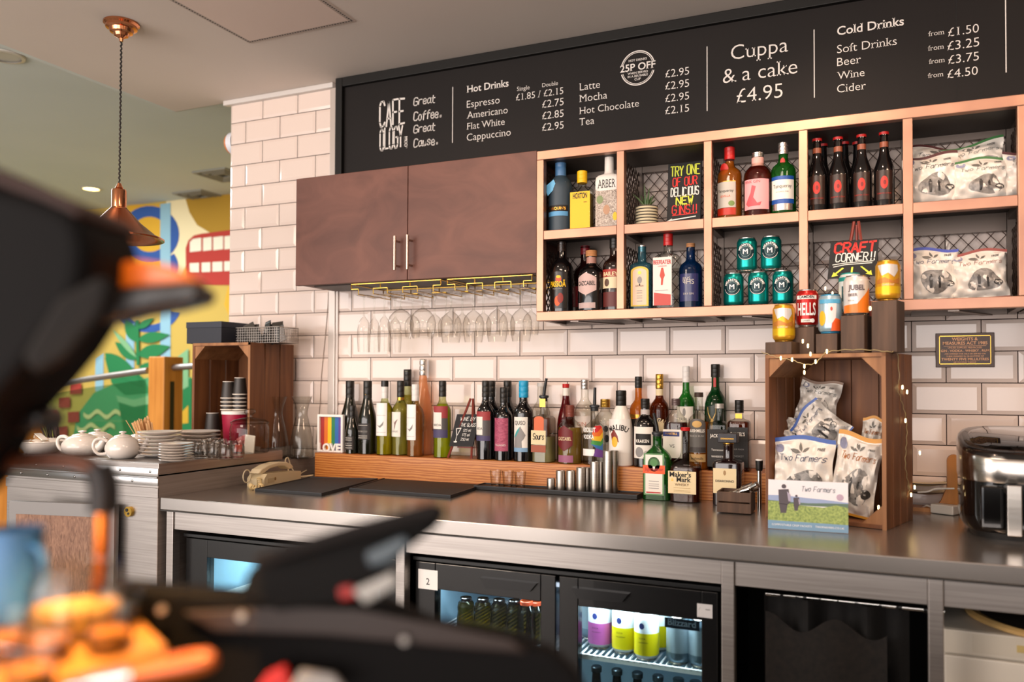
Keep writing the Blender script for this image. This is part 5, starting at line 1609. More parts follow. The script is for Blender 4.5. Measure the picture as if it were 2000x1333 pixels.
# gin board in its cube
Yg = -.16
zg = Z1
t = thing('chalkboard_sign', 'black chalkboard sign about new gins, standing behind the potted plant', 'chalkboard', (at(1302, 420, Yg).x, Yg, zg), rot=(radians(-6), 0, 0))
wg, hg2 = at(1368, 370, Yg).x - at(1302, 370, Yg).x, at(1335, 313, Yg).z - zg
MB().box(0, wg, 0, .008, .006, hg2, 0, .001).build('board', mat('131314', .7), t)
MB().box(-.02, wg, -.03, .01, 0, .006).box(.0, wg, .008, .05, 0.0, .02).build('stand', mat('120f0e', .5), t)
gfn = lambda u, v: (u, -.0008, v)
for s, v, hf, wf, m, r in (('TRY ONE', .80, .15, .86, CHY, 1), ('OF OUR', .635, .13, .72, CHR, 2), ('DELICIOUS', .48, .13, .82, CHALK, 3), ('NEW', .355, .11, .5, CHY, 4), ('GINS!!', .2, .13, .72, CHR, 5)):
    strokes(s, gfn, m, t, wf * wg, hf * hg2, th=.17 if s == 'NEW' else .12, x=wg * .52, y=v * hg2, jit=.12, rnd=r)
mb = MB()
for pts in ([(.16, .175), (.9, .19), (.9, .2), (.16, .188)], ):
    mb.add([gfn(a * wg, b * hg2) for a, b in pts], [(0, 1, 2, 3)])
mb.build('chalk_mark', CHR, t, fix=False)
mb = MB()
for pts in ([(.1, .1), (.86, .14), (.86, .155), (.1, .12)], [(.0, .1), (.16, .14), (.12, .105), (.15, .075)]):
    mb.add([gfn(a * wg, b * hg2) for a, b in pts], [list(range(4))])
mb.build('chalk_mark', CHALK, t, fix=False)
mb = MB()
for k in range(9):
    for q in ((.28 + .055 * k, .33), (.28 + .055 * k, .475)):
        mb.add([gfn(a * wg, b * hg2) for a, b in (q, (q[0] + .02, q[1]), (q[0] + .025, q[1] + .015), (q[0] + .005, q[1] + .015))], [(0, 1, 2, 3)])
mb.build('chalk_mark', CHY, t, fix=False)
# aloe in a striped pot
px = at(1263, 420, -.19)
t = thing('potted_aloe', 'small aloe plant in a cream and black striped pot, second upper cube', 'plant', (px.x, -.19, Z1))
rp = 21.5 / ppm(1263, 420, -.19)
hp = at(1263, 404, -.19).z - Z1
m = MB()
pr = []
for k in range(7):
    z = hp * k / 7
    pr += [(rp * .96, z), (rp, z + hp * .03), (rp, z + hp * .09), (rp * .96, z + hp * .12)]
m.lathe(pr + [(rp * .98, hp), (rp * .8, hp), (rp * .8, hp * .9)], 28).build('pot', mat('cbbf9f', .7), t)
m = MB()
for k in range(7):
    z = hp * (k + .02) / 7
    m.lathe([(rp * 1.004, z + hp * .085), (rp * 1.008, z + hp * .10), (rp * 1.004, z + hp * .135)], 28, cap0=False, cap1=False)
m.build('pot_stripe', mat('2a2420', .8), t, fix=False)
MB().lathe([(.001, hp * .93), (rp * .8, hp * .93), (.001, hp * .935)], 20).build('soil', mat('2c2018', .9), t)
for k, (a, ln, lean, ww) in enumerate(((0.2, .05, .4, .009), (1.3, .055, .55, .008), (2.5, .06, .5, .008), (3.4, .06, .75, .008), (4.4, .085, .12, .008), (5.3, .07, .35, .009), (0.9, .04, .9, .007))):
    pts, rr = [], []
    for i in range(8):
        f = i / 7
        rad = .006 + lean * ln * f ** 1.3
        pts.append((rad * cos(a), rad * sin(a), hp * .93 + ln * (f - .15 * lean * f * f)))
        rr.append(ww * .62 * (1 - f) ** .7 + .0003)
    MB().tube(pts, rr, 8).build('leaf', mat('3f5a32', .45), t)

# ------------------------------------------------------------------ fairy lights round the crate
WIRE = glass('clear_wire', 'd8cfae', '8d8360')
BULB = mat('fff3d8', .3, emit='ffdf9c', es=9)
t = thing('fairy_lights', 'string of warm fairy lights draped over the top and right side of the tall crate', 'fairy lights', (0, 0, 0))
pl = [at(q[0], q[1], cy(q[0], q[1], -.005)) for q in ((1487, 688, -.54), (1505, 694, -.545), (1525, 700, -.548), (1548, 704, -.548), (1571, 712, -.548), (1592, 710, -.548), (1606, 696, -.546), (1616, 688, -.54), (1650, 684, -.53), (1700, 684, -.53), (1738, 688, -.52))]
def side(px, py):
    d = ray(px, py)
    k = (CFR + CE1 * .004 - CP).dot(CE1) / d.dot(CE1)
    return CP + d * k
pr = [side(*q) for q in ((1752, 690), (1756, 740), (1753, 758), (1760, 782), (1768, 810), (1771, 840), (1770, 872), (1768, 905), (1772, 935), (1776, 958), (1772, 972))]
pts = smooth(pl + pr)
MB().tube([(p.x + .0014 * sin(i * 1.7), p.y, p.z + .0014 * cos(i * 1.7)) for i, p in enumerate(pts)], .0011, 6).build('wire', mat('a8966a', .4), t)
for px, py, Y in ((1525, 700, -.556), (1547, 703, -.556), (1571, 716, -.552), (1593, 707, -.554), (1615, 687, -.55), (1583, 692, -.545), (1571, 728, -.556)):
    q = at(px, py, cy(px, py, -.012))
    MB().rings([(-.006, .001, .001, 2), (-.004, .0024, .0024, 2), (.004, .0024, .0024, 2), (.006, .0014, .0014, 2)], 10).build('bulb', BULB, t, loc=q)
for px, py in ((1759, 757), (1768, 766), (1765, 822), (1793, 885), (1783, 952), (1776, 967)):
    q = side(px, py) + CE1 * .005
    MB().rings([(-.006, .001, .001, 2), (-.004, .0024, .0024, 2), (.004, .0024, .0024, 2), (.006, .0014, .0014, 2)], 10).build('bulb', BULB, t, loc=q)
q = atz(1722, 1000, CZ + .03)
for k, (px, py, Y) in enumerate(((1568, 667, .03), (1578, 676, .03), (1626, 574, .11), (1640, 580, .12), (1612, 564, .16), (1700, 603, .05), (1722, 1000, .01), (1716, 992, .02))):
    MB().rings([(-.006, .001, .001, 2), (-.004, .0024, .0024, 2), (.004, .0024, .0024, 2), (.006, .0014, .0014, 2)], 10).build('bulb', BULB, t, loc=at(px, py, cy(px, py, Y)))

# ------------------------------------------------------------------ wall plaque
PY_ = -.006
a, b = at(1827, 654, PY_), at(1942, 650, PY_)
c = at(1827, 718, PY_)
t = thing('brass_plaque', 'small dark brass measures notice screwed to the tiles above the air fryer', 'plaque', (a.x, PY_, c.z))
w, h = b.x - a.x, at(1885, 651, PY_).z - at(1885, 718, PY_).z
MB().box(0, w, -.006, 0, 0, h, 0, .0015).build('plate', mat('3a2418', .35, .3), t)
m = MB()
for x0, x1, z0, z1 in ((.06, .94, .085, .11), (.06, .94, .9, .925), (.06, .073, .085, .925), (.927, .94, .085, .925)):
    m.box(x0 * w, x1 * w, -.0068, -.006, z0 * h, z1 * h)
m.build('border_line', GLDCAP, t)
fnp = flat(-.0069)
PL = mat('c98f62', .4, .3)
for s, v, wf, o in (('WEIGHTS &', .78, .44, .02), ('MEASURES ACT 1985', .66, .76, .02), ('UNLESS SUPPLIED PRE-PACKED', .55, .58, .01), ('GIN . VODKA . WHISKY . RUM', .45, .82, .02), ('ARE OFFERED FOR SALE OR SERVED ON', .37, .7, .01), ('THESE PREMISES IN QUANTITIES OF', .30, .64, .01), ('TWENTY FIVE MILLILITRES', .2, .8, .02), ('OR MULTIPLES THEREOF', .13, .38, .01)):
    text(s, fnp, PL, t, width=wf * w, x=w / 2, y=v * h, offset=o, serif=True)
MB().box(.14 * w, .86 * w, -.0068, -.006, .615 * h, .625 * h).build('rule_line', PL, t)

# ------------------------------------------------------------------ air fryer
def air_fryer():
    AY = -.425
    X0 = at(1876, 950, AY).x + .158
    t = thing('air_fryer', 'black air fryer with stainless band and steel handle at the right end of the worktop', 'air fryer', (X0, AY, CZ))
    rx, ry = .163, .17
    zb, zf, sl = .149, .211, .062

    def tilt(m, lo, hi):
        m.v = [(x, y, z + max(0, min(1, (z - lo) / (hi - lo))) * sl * (y + ry) / (2 * ry)) for x, y, z in m.v]
        return m
    MB().rings([(0, rx * .84, ry * .84, 3.2), (.018, rx * .86, ry * .86, 3.2)], 40).build('base', mat('1a1918', .5), t)
    MB().rings([(.018, rx * .93, ry * .93, 3.2), (.03, rx * .975, ry * .975, 3.2), (.06, rx, ry, 3.2), (zb, rx, ry, 3.2)], 44).build('body', mat('0c0b0b', .12, coat=.5), t)
    tilt(MB().rings([(zb, rx * 1.004, ry * 1.004, 3.2), (zb + .004, rx * 1.012, ry * 1.012, 3.2), (zf - .004, rx * 1.012, ry * 1.012, 3.2), (zf, rx, ry, 3.2)], 44), zb, zf).build('steel_band', tex_mat('fryer_steel', 'a8a19a', 'c2bcb4', (1, 1, 40), rough=.2, metal=1, noise=3), t)
    m = MB().rings([(zf, rx, ry, 3.2), (zf + .006, rx * .99, ry * .99, 3.2), (zf + .011, rx * .96, ry * .96, 3.2), (zf + .013, rx * .90, ry * .9, 3.2)], 44)
    tilt(m, 0, zf).build('top', mat('121111', .16, coat=.5), t)
    m = MB().rings([(zf + .0131, rx * .84, ry * .8, 3), (zf + .0155, rx * .80, ry * .76, 3)], 36)
    tilt(m, 0, zf).build('control_panel', mat('050505', .05, coat=1.0), t)
    d = MB().box(-.125, .125, -ry * 1.012, -ry * .86, .03, .142, 0, .006).build('drawer', mat('0a0909', .1, coat=.6), t)
    hx = at(1979, 1000, AY - ry - .04).x - X0
    m = MB()
    m.box(hx - .0155, hx + .0155, -ry - .062, -ry - .034, .022, .150, 0, .008)
    m.box(hx - .016, hx + .016, -ry - .045, -ry * .97, .125, .145, 0, .004)
    m.build('handle', mat('17130f', .3), d)
    MB().box(hx - .016, hx + .016, -ry - .066, -ry - .0605, .026, .152, 0, .002).build('handle_plate', tex_mat('fryer_handle_steel', 'b5aea6', 'cac4bc', (1, 1, 30), rough=.22, metal=1, noise=3), d)
    return t


air_fryer()

# ------------------------------------------------------------------ plate rack, adapter and cables behind the crate
Yr = -.12
a = at(1834, 960, Yr)
t = thing('plate_rack', 'round-topped wooden plate rack between the tall crate and the air fryer', 'rack', (a.x, Yr, CZ))
hr = at(1845, 888, Yr).z - CZ
wr_ = .055
for y in (0.0,):
    m = MB()
    pts = [(0, 0), (wr_ * 1.3, 0), (wr_ * 1.1, hr - .022)] + [(wr_ * .78 + .02 * cos(q), hr - .02 + .02 * sin(q)) for q in [pi * k / 8 for k in range(9)]] + [(wr_ * .42, hr * .45), (wr_ * .1, hr * .2), (0, hr * .16)]
    m.prism(pts, lambda u, v, q: (u, q, v), y, y + .02)
    m.build('end_board', OAKP, t)
MB().box(-.09, wr_, .0, .07, 0, .012).build('base_rail', OAKP, t)
for k, (zq, lab) in enumerate(((.075, 'upper'), (.048, 'lower'))):
    q = at(1812, 925, Yr + .03)
    o = thing('side_plate', 'pale plate lying edge-on in the wooden rack, %s of the two' % lab, 'plate', (q.x - .01, Yr + .08, CZ + zq), group='plates in the wooden rack')
    MB().lathe([(.03, 0), (.04, .002), (.07, .009), (.0715, .011), (.069, .0112), (.04, .005), (.001, .004)], 36).build('plate_body', CREAM, o)
    MB().lathe([(.07, .0085), (.0722, .0104), (.0718, .0116)], 36, cap0=False, cap1=False).build('rim_band', mat('3a2e26', .5), o)
q = atz(1848, 1005, CZ)
t = thing('power_adapter', 'white plug-in adapter with a thin white cable lying beside the air fryer', 'adapter', (q.x, q.y, CZ), radians(-28))
MB().box(-.04, .03, -.02, .02, .001, .03, 0, .004).build('case', mat('e6ddd0', .4), t)
MB().tube([(-.04, 0, .016), (-.06, .0, .02), (-.075, .01, .012), (-.085, .03, .004), (-.09, .05, .003)], .0026, 8).build('cable', mat('e6ddd0', .45), t)
ad = t
q0, q1 = at(1792, 962, -.2), at(1864, 955, -.2)
M_ = Matrix.Rotation(radians(28), 3, 'Z')
MB().tube(smooth([M_ @ (p_ - ad.location) for p_ in (q0, q0 + Vector((.03, 0, .004)), (q0 + q1) / 2 + Vector((0, 0, .005)), q1)], 4), .0028, 8).build('cable', mat('e3d9cc', .45), ad)

# ------------------------------------------------------------------ bar-tool box, measures, glasses and mats on the worktop
a, b = atz(1400, 1003, CZ), atz(1467, 1007, CZ)
t = thing('bar_tool_box', 'small dark wooden crate of steel pourers in front of the tall crate', 'box', (a.x, a.y, CZ))
w, h = b.x - a.x, at(1400, 960, a.y).z - CZ
d = .10
for k in range(2):
    MB().box(0, w, 0, .006, .004 + k * h * .5, h * .49 + k * h * .5, 0, .001).build('slat', DWOOD, t)
    MB().box(0, w, d - .006, d, .004 + k * h * .5, h * .49 + k * h * .5, 0, .001).build('slat', DWOOD, t)
for x0 in (0, w - .006):
    MB().box(x0, x0 + .006, .006, d - .006, .004, h, 0, .001).build('end_panel', DWOOD, t)
MB().box(.004, w - .004, .004, d - .004, .003, .008).build('base_panel', DWOOD, t)
bx, by = a.x, a.y
for k, (x0, y0, x1, y1, z1, lab) in enumerate(((.02, .015, .085, .05, .012, 'nearest the front edge'), (.035, .04, .095, .03, .022, 'lying across the middle'), (.03, .06, .1, .07, .03, 'pointing left at the top'), (.05, .03, .11, .08, .02, 'at the right corner'), (.06, .07, .115, .055, .034, 'furthest back'))):
    o = thing('pour_spout', 'steel bottle pourer heaped in the small crate, ' + lab, 'pourer', (bx + x0, by + y0, CZ + h * .8), group='steel pourers in the small crate')
    v = Vector((x1 - x0, y1 - y0, z1))
    MB().tube([Vector((0, 0, 0)), v * .1], .0065, 12).build('tip', CHROME, o)
    MB().tube([v * .1, v * .5, v * .55, v], [.004, .0055, .009, .0105], 12).build('tube', CHROME, o)
q = at(1483, 930, by + .14)
o = thing('bar_muddler', 'steel bar tool with a black white-topped handle behind the small crate', 'bar tool', (q.x, by + .14, CZ))
zt = at(1483, 898, by + .14).z - CZ
MB().tube([(0, 0, 0), (0, 0, zt - .035)], .007, 12).build('rod', CHROME, o)
MB().lathe([(.009, zt - .036), (.011, zt - .03), (.012, zt - .004), (.011, zt - .003)], 16).build('handle', BLACK, o)
MB().lathe([(.0115, zt - .003), (.0115, zt), (.009, zt + .001)], 16).build('handle_top', WHT, o)

def mat_rect(name, label, c0, c1, c2, c3, zt, group, rim=.006):
    """rubber mat from four corner pixels (front left, front right, back right, back left)"""
    P = [atz(*c, CZ + zt) for c in (c0, c1, c2, c3)]
    o = P[0].copy()
    o.z = CZ
    t = thing(name, label, 'bar mat', o, group=group)
    pts = [(p.x - o.x, p.y - o.y) for p in P]
    MB().prism(pts, lambda u, v, q: (u, v, q), .0005, zt).build('slab', RUBBER, t)
    m = MB()
    c = Vector((sum(p[0] for p in pts) / 4, sum(p[1] for p in pts) / 4))
    inn = [(c.x + (p[0] - c.x) * .975, c.y + (p[1] - c.y) * .975) for p in pts]
    for k in range(4):
        k2 = (k + 1) % 4
        m.prism([pts[k], pts[k2], inn[k2], inn[k]], lambda u, v, q: (u, v, q), zt, zt + .0025)
    m.build('rim', mat('1b1f26', .5), t)
    return t
GM = 'black rubber bar mats'
mat_rect('bar_mat', 'square black rubber bar mat beside the telephone', (498, 956), (628, 965), (738, 936), (605, 933), .009, GM)
mat_rect('bar_mat', 'wide black rubber bar mat in the middle, in front of the oak step', (682, 955), (880, 969), (951, 946), (750, 935), .009, GM)
q0 = Vector((-.178, -.255, CZ))
t = thing('bar_mat', 'long narrow black rubber bar runner under the steel measures', 'bar mat', q0, group=GM)
L = .628
MB().box(0, L, 0, .092, .0005, .013, 0, .002).build('slab', RUBBER, t)
MB().box(0, L, 0, .006, .013, .017).box(0, L, .086, .092, .013, .017).box(0, .006, .006, .086, .013, .017).box(L - .006, L, .006, .086, .013, .017).build('rim', mat('1b1f26', .5), t)
RZ2 = CZ + .0135
STEELC = tex_mat('measure_steel', 'a29b93', 'b7b0a7', (1, 1, 30), rough=.34, metal=1.0, noise=4)
def measure(label, px, wpx, pyt, Y):
    r = wpx / 2 / ppm(px, 940, Y)
    q = at(px, 940, Y)
    h = at(px, pyt, Y).z - RZ2
    o = thing('spirit_measure', label, 'measure', (q.x, Y, RZ2), group='steel thimble measures on the bar runner')
    MB().lathe([(r * .97, 0), (r, .002), (r, h - .001), (r * .98, h), (r * .93, h), (r * .93, .005), (.001, .004)], 28).build('cup', STEELC, o)
for px, w, yt, Y, lab in ((1076, 16, 935, -.215, 'shortest steel thimble measure, at the left end of the row'), (1095, 19, 920, -.215, 'second steel thimble measure from the left'), (1115, 18, 920, -.215, 'third steel thimble measure from the left'),
                          (1135, 19, 914, -.215, 'fourth steel thimble measure from the left'), (1162, 19, 902, -.215, 'second tallest steel thimble measure in the row'), (1188, 20, 881, -.215, 'tallest steel thimble measure, at the right end of the row'),
                          (1146, 19, 914, -.188, 'steel thimble measure tucked behind the fourth one'), (1172, 19, 902, -.188, 'steel thimble measure tucked behind the second tallest'), (1198, 20, 881, -.188, 'steel thimble measure tucked behind the tallest')):
    measure(lab, px, w, yt, Y)
SHOT = [(.0125, 0), (.0155, .004), (.019, .045), (.0185, .046), (.0135, .009), (.001, .008)]
first = None
for k, px in enumerate((968, 992, 1016)):
    q = at(px, 940, -.215)
    lab = 'clear shot glass on the bar runner, %s of three' % ('left', 'middle', 'right')[k]
    if not first:
        first = thing('shot_glass', lab, 'glass', (q.x, -.215, RZ2), group='shot glasses on the bar runner')
        r = 11.5 / ppm(px, 940, -.215)
        hh = at(px, 919, -.215).z - RZ2
        MB().lathe([(rr_ / .019 * r, zz / .046 * hh) for rr_, zz in SHOT], 20, cap1=False).build('tumbler', G_WINE, first)
        MB().lathe([(r * .72, .001), (r * .75, .009), (r * .4, .01)], 20).build('thick_base', glass('thick_base_glass', 'e9e3dc', '8f8780'), first)
    else:
        dup(first, (q.x, -.215, RZ2), label=lab)
# ------------------------------------------------------------------ steel worktop, legs and aprons
CF = -.905
t = thing('steel_worktop', 'long brushed stainless steel worktop running along the tiled wall', 'worktop', (-1.066, CF, 0))
X1 = 2.6 + 1.066
MB().box(0, X1, 0, .89, CZ - .042, CZ, 0, .0025).build('top_sheet', STEELV, t)
MB().box(0, X1, .0, .89, CZ - .046, CZ - .042).build('underside', mat('3a3836', .6, .5), t)
lx = [(-1.043, -1.012), (.845, .877), (1.314, 1.346), (1.95, 1.98)]
for a, b in lx:
    MB().box(a + 1.066, b + 1.066, .006, .04, 0, CZ - .046, 0, .002).build('leg', STEEL, t)
ap = [(-1.012, -.118), (-.086, .845), (.877, 1.314), (1.346, 1.95)]
MB().box(-.118 + 1.066, -.086 + 1.066, .006, .04, 0, CZ - .046, 0, .002).build('leg', STEEL, t)
for a, b in ap:
    MB().box(a + 1.066 + .001, b + 1.066 - .001, .012, .026, CZ - .108, CZ - .046, 0, .001).build('apron', STEEL, t)
MB().box(.0, X1, .86, .88, 0, CZ - .05).build('back_panel', mat('0f0f10', .8), t)
# ------------------------------------------------------------------ bottle fridges
FY = -.855
def fridge(label, X0, X1, doors, ztop):
    t = thing('bottle_fridge', label, 'fridge', (X0, FY, 0.0))
    w = X1 - X0
    d = .52
    m = MB().box(0, w, .04, d, ztop - .03, ztop).box(0, w, .04, d, .06, .09).box(0, .025, .04, d, .09, ztop - .03).box(w - .025, w, .04, d, .09, ztop - .03).box(.02, w - .02, .1, d - .06, 0.0, .06)
    m.build('cabinet_body', BLACK, t)
    MB().box(.025, w - .025, d - .02, d, .09, ztop - .03).box(.025, .03, .05, d - .02, .09, ztop - .03).box(w - .03, w - .025, .05, d - .02, .09, ztop - .03).box(.025, w - .025, .05, d - .02, ztop - .035, ztop - .03).build('liner', mat('8fb0c4', .5), t)
    MB().box(-.004, w + .004, -.004, .05, ztop, ztop + .012, 0, .002).build('top_trim', mat('1a1b1c', .3), t)
    for (a, b, wl, wr_, wt, hx0, hx1) in doors:
        a, b, wl, wr_ = a - X0, b - X0, wl - X0, wr_ - X0
        dt = MB().box(a, wl, 0, .036, .07, ztop - .004, 0, .002).box(wr_, b, 0, .036, .07, ztop - .004, 0, .002).box(wl, wr_, 0, .036, wt, ztop - .004, 0, .002).box(wl, wr_, 0, .036, .07, .12, 0, .002).build('door', mat('0e0e0f', .25, coat=.3), t)
        MB().box(wl, wr_, .014, .018, .12, wt).build('pane', glass('fridge_pane', 'dfe9ea', 'a0b0b4', 1.25), dt)
        if hx0 is not None:
            h0, h1 = hx0 - X0, hx1 - X0
            MB().prism([(h0, ztop - .03), (h1, ztop - .03), (h1 - .02, ztop - .055), (h0 + .02, ztop - .058)], lambda u, v, q: (u, q, v), -.012, .002).build('handle', mat('1c1d1f', .22), dt)
    sh = MB()
    zs = SHZ
    for y in (.045, d - .05):
        sh.box(.03, w - .03, y, y + .008, zs - .014, zs - .001)
    n = int(w / .018)
    for k in range(n):
        xx = .03 + (w - .06) * k / (n - 1)
        sh.tube([(xx, .045, zs - .003), (xx, d - .05, zs - .003)], .003, 5)
    sh.build('wire_shelf', mat('f2f7fa', .4), t)
    MB().box(.05, w - .05, .06, .085, ztop - .05, ztop - .036).build('light_strip', mat('eef6ff', .4, emit='dcecff', es=4.0), t)
    return t
SHZ = .556
a1, a2 = at(850, 1150, FY).x, at(1056, 1170, FY).x
b1_, b2_ = at(1129, 1190, FY).x, at(1370, 1212, FY).x
wt1, wt2 = at(956, 1164, FY).z, at(1250, 1199, FY).z
f2 = fridge('double-door black bottle fridge with lit cans inside, under the steel worktop', -.078, .832,
            [(-.074, at(1085, 1170, FY).x, a1, a2, wt1, at(940, 1130, FY).x, at(1050, 1140, FY).x), (at(1092, 1170, FY).x, .828, b1_, b2_, wt2, at(1118, 1160, FY).x, at(1230, 1170, FY).x)], .782)
c1, c2 = at(404, 1087, FY).x, at(640, 1110, FY).x
fridge('black fridge with lit empty interior at the left end of the worktop', -1.0, -.13, [(-.996, -.56, c1, c2, at(450, 1095, FY).z, None, None), (-.555, -.134, -.50, -.2, at(450, 1095, FY).z, None, None)], .780)
lamp('AREA', 'fridge_light', (.60, -.80, .738), (.60, -.70, .3), 5, (.88, .95, 1.0), .36, .03)
lamp('AREA', 'fridge_light', (.14, -.80, .738), (.14, -.70, .3), 2.5, (.9, .95, 1.0), .36, .03)
lamp('AREA', 'fridge_light', (-.72, -.58, .742), (-.72, -.58, .3), 4, (.86, .97, .95), .36, .2)
# stickers on the fridge
a, b = at(816, 1150, FY - .004), at(854, 1116, FY - .004)
t = thing('number_sticker', 'white sticker with the number 2 on the fridge', 'sticker', (a.x, FY - .0005, a.z))
MB().box(0, b.x - a.x, -.001, 0, 0, b.z - a.z).build('sheet', WHT, t)
text('2', flat(-.0014), K_, t, width=.012, x=(b.x - a.x) / 2, y=.014)
a, b = at(1361, 1206, FY - .004), at(1391, 1183, FY - .004)
t = thing('energy_sticker', 'small grey-white printed sticker on the right fridge door', 'sticker', (a.x, FY - .0005, a.z))
MB().box(0, b.x - a.x, -.001, 0, 0, b.z - a.z).build('sheet', mat('cfcdcd', .5), t)
MB().add([(q[0], -.0013, q[1]) for q in ((.004, .018), (.008, .026), (.009, .026), (.005, .018))], [(0, 1, 2, 3)]).add([(q[0], -.0013, q[1]) for q in ((.022, .02), (.034, .02), (.034, .023), (.022, .023))], [(0, 1, 2, 3)]).build('print', GREY, t, fix=False)
a, b = at(1298, 1226, FY + .02), at(1369, 1213, FY + .02)
t = thing('fridge_nameplate', 'dark maker strip behind the right fridge glass', 'nameplate', (a.x, FY + .021, a.z))
w = b.x - a.x - .004
MB().box(0, w, 0, .003, 0, .026).build('strip', mat('0c1226', .4), t)
text('Blizzard', flat(-.0006), mat('8a96a8', .5), t, width=w * .82, x=w / 2, y=.008, offset=.02, serif=True)
# cans and bottles in the fridge
PINKC = mat('b85aa0', .35, .2)
YELC = mat('e0cf10', .35, .2)
WCAN = mat('e8eef0', .35, .1)
def soda(label, px, Y, c, name='soda_can'):
    Y += .012
    x = at(px, 1230, Y).x
    return can(name, label, x, Y, SHZ + .0002, WCAN, 'cans on the lit fridge shelf', s=1.05, hh=1.16, bands=[('flavour_band', .014, .066, 2.9, c)], prints=[('p', NAVY, circ(-.15, .083, .22, .0075)), ('t', 'SODA', .55, .052, K_, dict(xx=-.1)), ('t', 'RASPBERRY', .8, .043, K_)])
soda('pink and white soft drink can at the left of the lit fridge shelf', 1172, -.745, PINKC)
soda('yellow and white soft drink can beside the pink one', 1219, -.76, YELC)
soda('yellow and white soft drink can in front, third from the left on the fridge shelf', 1263, -.785, YELC)
soda('yellow and white soft drink can behind the front one, in the shade', 1285, -.70, YELC)
GRC = mat('7f97a8', .3, .7)
for k, (px, Y) in enumerate(((1325, -.77), (1368, -.77), (1155, -.66))):
    can('water_can', ('silver-blue can left of the pair under the maker strip', 'silver-blue can at the right edge of the fridge glass', 'pale can at the back left of the lit fridge shelf')[k], at(px, 1240, Y).x, Y, SHZ + .0002, GRC, 'cans on the lit fridge shelf', s=1.0, hh=1.12, bands=[('plain_band', .03, .09, 1.2, mat('a9bcc8', .35, .5))])
JUI = glass('apple_juice', 'b5a02a', '6e5c10', power=1.3)
JUI2 = glass('pale_juice', 'a08f55', '5e5028', power=1.3)
def juice(label, px, Y, lq, capm, s=1.0, grp='juice bottles in the fridge'):
    x = at(px, 1200, Y).x
    t = thing('juice_bottle', label, 'bottle', (x, Y, SHZ + .0002), group=grp)
    z = at(px, 1166 + (px - 900) * .06, Y).z - SHZ
    s = z / .148
    MB().lathe([(.024, 0), (.028, .004), (.028, .06 * s), (.0255, .085 * s), (.027, .105 * s), (.024, .125 * s), (.017, .136 * s), (.0165, z)], 24).build('glass_body', lq, t)
    MB().lathe([(.0185, z - .012), (.0188, z - .002), (.017, z)], 20).build('cap', capm, t)
for k, (px, Y, l, c) in enumerate(((910, -.76, JUI, BLK), (943, -.77, JUI, BLK), (975, -.775, JUI2, BLK), (1005, -.785, JUI2, BLK), (1028, -.79, JUI2, mat('d8532c', .4)), (1045, -.77, JUI2, mat('d8532c', .4)))):
    juice('small yellow juice bottle with dark cap in the left fridge door, %s from the left' % ORD[k] if k < 4 else ('small juice bottle with orange cap, %s one in the left fridge door' % ('nearer' if k == 4 else 'farther')), px, Y, l, c)
for k, px in enumerate((1165, 1205, 1245, 1285, 1325, 1358)):
    Y = -.72
    x = at(px, 1320, Y).x
    t = thing('soft_drink_bottle', 'dark bottle standing below the lit shelf, %s from the left' % ORD[k], 'bottle', (x, Y, .29), group='dark bottles below the lit fridge shelf')
    MB().lathe([(.026, -.2), (.029, -.195), (.029, .0), (.024, .09), (.014, .16), (.012, .19), (.014, .195)], 20).build('glass_body', mat('14181d', .12, coat=.4), t)
    MB().lathe([(.0155, .19), (.016, .203), (.013, .206)], 20).build('cap', mat('596a74', .3, .7), t)

# ------------------------------------------------------------------ curtain on a rail, dishwasher, round board
RY = -.80
a, b = at(1508, 1161, RY), at(1812, 1190, RY)
t = thing('curtain_rail', 'shiny steel rail under the worktop carrying the black cloth', 'rail', ((a.x + b.x) / 2, RY, a.z))
w = .437
MB().tube([(-.216 + .02, 0, 0), (.216, 0, 0)], .006, 12).build('rod', CHROME, t)
for x in (-.10, .12, .175):
    MB().tube([(x - .004, 0, 0), (x + .004, 0, 0)], .0085, 12).build('ring', BLACK, t)
xc = (a.x + b.x) / 2
CLOTH = tex_mat('black_cloth', '060505', '0d0b0a', (1, 1, 1), rough=.9, noise=120, detail=3)
m = MB()
def cl(u, v):
    x = xc - .2 + .34 * u
    z = a.z + .002 - (.02 + .03 * (1 - abs(sin(u * 2.4 * pi)))) * (1 if v > 0 else 0) - v * .72
    y = RY - .012 + .018 * sin(u * 15 + v * 2) + .012 * sin(u * 31 + 1)
    return (x, y, z)
m.sheet(cl, 40, 16)
m.sheet(lambda u, v: (cl(u, v)[0], cl(u, v)[1] + .004, cl(u, v)[2]), 40, 16)
tag(m.build('black_cloth', CLOTH, fix=False), 'black cloth hanging in the open bay under the worktop', 'cloth')
m = MB()
m.sheet(lambda u, v: (xc - .19 + .28 * u, RY - .06 + .010 * sin(u * 9) - .01 * v, a.z - .03 - .045 * sin(pi * u * 1.7) ** 2 - .5 * v), 30, 12)
m.sheet(lambda u, v: (xc - .19 + .28 * u, RY - .056 + .010 * sin(u * 9) - .01 * v, a.z - .03 - .045 * sin(pi * u * 1.7) ** 2 - .5 * v), 30, 12)
tag(m.build('apron_cloth', tex_mat('worn_black_cloth', '080707', '1a1512', (1, 1, 1), rough=.95, noise=70, detail=5), fix=False), 'worn black apron slung over the rail in front of the cloth', 'apron')
DY = -.80
a = at(1846, 1229, DY)
t = thing('dishwasher', 'cream-white undercounter dishwasher at the right end, below the worktop', 'dishwasher', (1.352, DY, 0))
MB().box(0, .59, .012, .5, 0.02, a.z, 0, .003).build('body', mat('d8d0c2', .4), t)
zt = at(1846, 1275, DY).z
MB().box(0, .59, 0, .012, zt, a.z, 0, .003).build('control_panel', mat('e3dbcc', .35), t)
MB().box(0, .59, -.004, .012, .1, zt - .004, 0, .004).build('door', mat('e6dfd2', .35), t)
